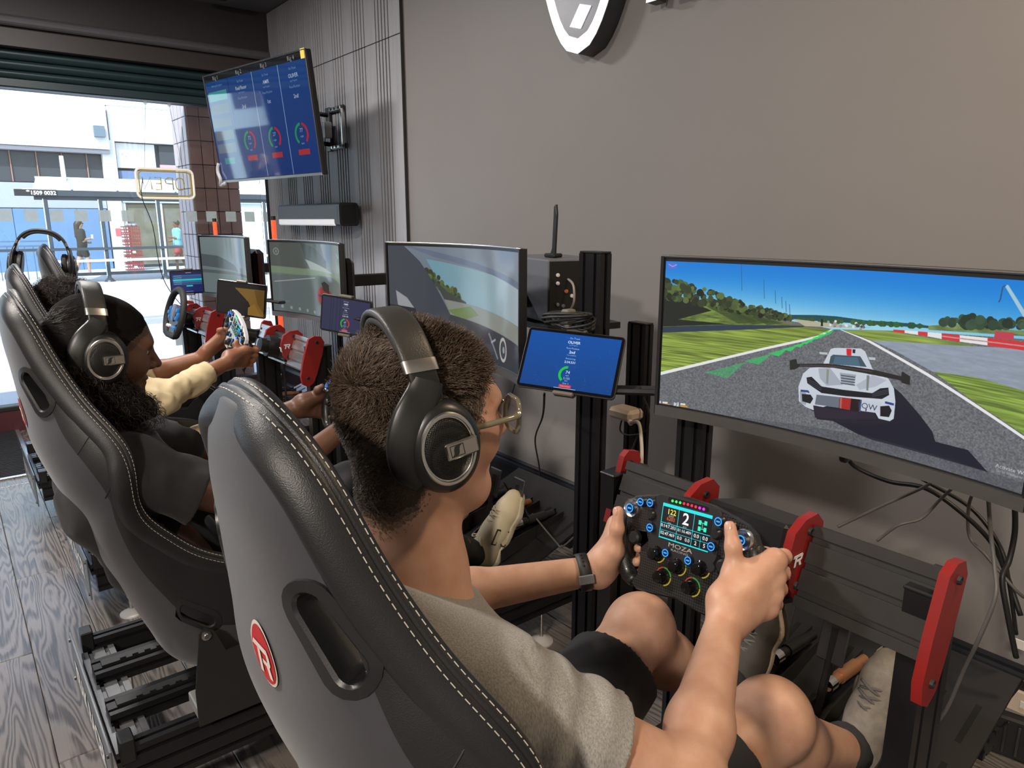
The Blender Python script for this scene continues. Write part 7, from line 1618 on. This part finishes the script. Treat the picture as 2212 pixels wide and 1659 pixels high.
U3 = Vector(P3(0, 1, 0) - P3(0, 0, 0)).normalized(); W3 = Vector(P3(0, 0, 1) - P3(0, 0, 0)).normalized(); X3 = Vector(P3(1, 0, 0) - P3(0, 0, 0)).normalized()
me = text_mesh('N', .062, ext=.0012, bold=.03, sx=1.15); me.transform(frameM(P3(.0425, .115, .046), -W3, U3)); me.materials.clear(); me.materials.append(mat('cream_leather_shoe', ()) if 0 else CRM); link(bpy.data.objects.new('shoe_letter', me), s3)
for k_, off in ((.064, -.0004), ): 
    me = text_mesh('N', .066, ext=.0008, bold=.09, sx=1.15); me.transform(frameM(P3(.0418, .115, .046), -W3, U3)); me.materials.clear(); me.materials.append(mat('dark_outline', (.06, .05, .04), .7)); link(bpy.data.objects.new('shoe_letter_outline', me), s3)
make_shoe(None, (-2.06, 1.36, .27), (-2.05, 1.46, .525), (0, -1, .35), CRM, mat('cream_sole_pale', (.60, .54, .40), .6), mat('cream_laces', (.62, .55, .40), .8), h=.005)
adopt(pB, bf)
hpB = copy_tree(hpA); hpB['label'] = 'black headphones on the dark-haired player in the black shirt'; hpB.matrix_world = HB @ Matrix.Rotation(rad(6), 4, 'X') @ Matrix.Scale(1.03, 4)

# ---------------------------------------------------------------- the player in cream, mostly hidden
J = dict(pelvis=(-2.96, .52, .46), spine=(-2.96, .40, .64), chest=(-2.96, .33, .80), neck=(-2.96, .315, .945), shR=(-2.785, .35, .885), shL=(-3.135, .35, .885), elR=(-2.72, .56, .80), wrR=(-2.800, .815, .885), elL=(-3.18, .60, .80), wrL=(-3.10, .80, .862),
         hipR=(-2.88, .52, .45), hipL=(-3.04, .52, .45), knR=(-2.80, 1.02, .53), knL=(-3.08, .98, .54), anR=(-2.86, 1.35, .30), anL=(-3.06, 1.33, .30))
bC = Body(J); JC = bC.J; HC = Matrix.Translation((-2.955, .345, 1.10)) @ Matrix.Rotation(rad(-8), 4, 'X')
pC = thing('person', 'curly-haired player in cream shirt and beige trousers, behind the black-shirted player', 'person', (-2.96, .5, 0)); bf = snap()
sd = Sdf(); bC.torso(sd); head_ops(sd, HC); sd.cone(np.array(HC @ Vector((0, -.02, -.05))), JC['neck'], .054, .058, .04); sd.cone(JC['neck'], JC['chest'], .06, .09, .05)
W0c = np.array(wheelC.location); Uc, Vc, Nc = [np.array(wheelC.matrix_basis.to_3x3().col[i]) for i in range(3)]
for c_, sx in (('R', 1), ('L', -1)):
    bC.arm(sd, c_, .050, .040, .026); Gc = W0c + Uc * sx * .128 + Vc * -.018 if sx > 0 else W0c - Uc * .090 - Vc * .080; hand_ops(sd, JC['wr' + c_], Gc, Vc, Uc * sx, -Nc, Gc - Uc * sx * .01 + Vc * .05 + Nc * .03, .98)
for c_ in 'RL': bC.leg(sd, c_)
sdf_obj('body', sd, .005, SK_C); eyes(HC, None)
hs = Sdf(); R3 = np.array(HC.to_3x3()); hs.ell(np.array(HC @ Vector((0, -.02, .03))), (.095, .115, .095), R3); hs.ell(np.array(HC @ Vector((0, -.05, -.03))), (.085, .08, .08), R3, .03); hs.ell(np.array(HC @ Vector((0, .10, -.03))), (.08, .06, .09), R3, .01, 'sub')
hs.disp = lambda Q: vnoise(Q, 90, 3) * .005 + vnoise(Q, 190, 4) * .003; hs.dmax = .012
VH, FH = hs.mesh(.005); link(bpy.data.objects.new('hair', np_mesh('hair', VH, FH, SCALP_B)))
Pt, Nr = sample_faces(VH, FH, 2500, lambda c_: np.ones(len(c_), bool), rngB); K = np.zeros((2500, 9, 3)); ph = rngB.uniform(0, 6.28, 2500); a1 = rngB.normal(size=(2500, 3)); a1 /= np.linalg.norm(a1, axis=1)[:, None]; a2 = np.cross(a1, Nr)
for i, u in enumerate(np.linspace(0, 1, 9)): K[:, i] = Pt + Nr * .012 * u + (a1 * np.cos(ph + u * 8)[:, None] + a2 * np.sin(ph + u * 8)[:, None]) * .004
hair_obj('curls', K, .0005, hm('dark_brown_hair', (.030, .020, .015), .45), None)['kind'] = 'stuff'
CRS = mat('cream_cotton_shirt', (.60, .49, .30), .8, bump=.15, bscale=500)
ts = Sdf(); bC.torso(ts, .012); bC2 = bC
for c_ in 'RL': ts.cone(JC['sh' + c_], JC['el' + c_], .066, .058, .04); ts.cone(JC['el' + c_], JC['el' + c_] * .25 + JC['wr' + c_] * .75, .058, .043, .03)
hw_ = {}
for c_, sg in (('R', 1), ('L', -1)):
    e_, w_ = JC['el' + c_], JC['wr' + c_]; dd = (w_ - e_) / np.linalg.norm(w_ - e_); hp = e_ + (w_ - e_) * (.72 if sg > 0 else .2)
    ts.clips.append((lambda hp, dd, sg, e_: lambda Q: np.where(((Q[:, 0] + 2.96) * sg > .10) & ((Q - e_) @ dd > 0), (Q - hp) @ dd, -1))(hp, dd, sg, e_))
ts.cone(JC['neck'] + (0, .01, -.02), JC['neck'] + (0, .03, .2), .060, .066, .012, 'sub')
ts.disp = lambda Q: vnoise(Q * (1.2, .7, 1.2), 50, 3) * .006 + vnoise(Q, 95, 5) * .003; ts.dmax = .014
sdf_obj('shirt', ts, .005, CRS)
tr_ = Sdf()
for c_ in 'RL': bC.leg(tr_, c_, .094, .074, .008)
for a in (-.06, .06): tr_.cone(JC['pelvis'] + (a, 0, 0), JC['pelvis'] + (a, -.06, .08), .115, .11, .04)
tr_.disp = lambda Q: vnoise(Q, 30, 2) * .007 + vnoise(Q, 66, 4) * .003; tr_.dmax = .014
sdf_obj('trousers', tr_, .005, mat('beige_chino_cloth', (.55, .43, .27), .85, bump=.2, bscale=500))
for x in (-2.87, -3.07): make_shoe(None, (x, 1.38, .24), (x, 1.47, .49), (0, -1, .35), mat('white_trainer', (.55, .55, .55), .6), mat('white_sole', (.6, .6, .6), .6), mat('white_laces', (.6, .6, .6), .8), h=.006)
adopt(pC, bf)
# headphones hung over the empty seat
hpD = copy_tree(hpA); hpD['label'] = 'black headphones hung over the top of the empty seat by the window'
hpD.matrix_world = Matrix.Translation((-4.05, .385, 1.22)) @ Matrix.Rotation(rad(78), 4, 'Z') @ Matrix.Rotation(rad(6), 4, 'Y') @ Matrix.Scale(1.12, 4)

# ---------------------------------------------------------------- people on the far pavement
def passer(label, loc_, top, bottom, hair, skin, face=1, bag=False):
    t = thing('person', label, 'person', loc_); bf = snap(); x0, y0, z0 = loc_; f = face
    P = lambda x, y, z: np.array((x0 + x, y0 + y * f, z0 + z))
    sd = Sdf()
    sd.ell(P(0, .0, 1.50), (.075, .095, .11)); sd.ell(P(0, .085, 1.49), (.014, .02, .016), None, .015); sd.cone(P(0, -.01, 1.42), P(0, -.01, 1.34), .048, .055, .04)
    for s in (-1, 1):
        sd.cone(P(s * .17, -.01, 1.30), P(s * .19, .0 if s > 0 else -.02, 1.04), .045, .038, .03); sd.cone(P(s * .19, .0 if s > 0 else -.02, 1.04), P(s * .13, .20, 1.08 if s > 0 else .95), .038, .028, .03)
        q = P(s * .13, .20, 1.08 if s > 0 else .95); sd.ell(q + (0, .03 * f, .01), (.02, .035, .03), None, .02)
        for i in range(4): sd.cone(q + (0, .04 * f, .02 - i * .014), q + (-s * .02, .08 * f, .03 - i * .016), .009, .008, .008)
        sd.cone(P(s * .09, 0, .86), P(s * .09, .10 * s, .48), .085, .058, .04); sd.cone(P(s * .09, .10 * s, .48), P(s * .09, .10 * s - .12 * (s < 0), .09), .056, .038, .03); sd.cone(P(s * .09, .09 * s - .12 * (s < 0), .05), P(s * .09, .09 * s - .12 * (s < 0) + .15, .03), .035, .03, .03)
    sd.cone(P(-.10, 0, .95), P(-.12, 0, 1.26), .10, .10, .06); sd.cone(P(.10, 0, .95), P(.12, 0, 1.26), .10, .10, .06)
    sdf_obj('body', sd, .012, skin)
    ts = Sdf()
    for s in (-1, 1): ts.cone(P(s * .08, 0, .88), P(s * .12, 0, 1.27), .125, .115, .06); ts.cone(P(s * .17, -.01, 1.29), P(s * .19, .0, 1.06), .062, .058, .04)
    ts.disp = lambda Q: vnoise(Q, 20, 3) * .006; ts.dmax = .01; sdf_obj('top', ts, .012, top)
    bt = Sdf()
    for s in (-1, 1): bt.cone(P(s * .08, 0, .86), P(s * .095, .06 * s, .62), .11, .10, .05)
    sdf_obj('shorts' if bottom[1] else 'skirt', bt, .012, bottom[0])
    hr = Sdf(); hr.ell(P(0, -.02, 1.53), (.088, .105, .10)); 
    if hair[1]: hr.cone(P(0, -.07, 1.48), P(0, -.10, 1.15), .085, .06, .04)
    hr.ell(P(0, .10, 1.46), (.07, .06, .09), None, .01, 'sub'); sdf_obj('hair', hr, .012, hair[0])
    if bag: MB().box(P(0, .086, 1.525), (.15, .03, .035), ch=.01).build('sunglasses', GLOSSB)
    adopt(t, bf); return t
BK = mat('black_street_cloth', (.02, .02, .022), .8, noise=.8, nscale=14); 
passer('woman with long dark hair, sunglasses and black outfit standing by the blue hoarding', (-25, 3.42, -.2), BK, (BK, 0), (mat('long_dark_hair', (.035, .022, .018), .5), 1), SK_A, 1, True)
passer('person in turquoise top by the stacked crates across the street', (-25.2, 6.15, -.2), mat('turquoise_top', (.25, .55, .62), .8), (mat('red_skirt', (.45, .08, .08), .8), 0), (mat('long_dark_hair', (.035, .022, .018), .5), 0), SK_C, -1)
passer('person in pale green top at the shop window across the street', (-26, 6.85, -.25), mat('pale_green_top', (.55, .75, .70), .8), (mat('white_trousers', (.7, .72, .72), .8), 0), (mat('long_dark_hair', (.035, .022, .018), .5), 0), SK_C, -1)
passer('woman in black dress walking on the pavement left of the window view', (-14, -7, -.2), BK, (BK, 0), (mat('long_dark_hair', (.035, .022, .018), .5), 1), SK_A, -1)
passer('second woman in black walking behind her along the pavement', (-15.6, -8.7, -.2), BK, (BK, 1), (mat('fair_hair', (.3, .2, .1), .5), 1), SK_A, -1)
cu = MB().lathe([(.03, 0), (.038, .12)], (0, 0, 0), (0, 0, 1), 12).build('drink_cup', mat('clear_cup', (.7, .78, .8), .3)); cu.location = (-24.87, 3.70, .88); tag(cu, 'pale drink cup in the hand of the woman by the blue hoarding', 'cup')
bpy.context.view_layer.update()
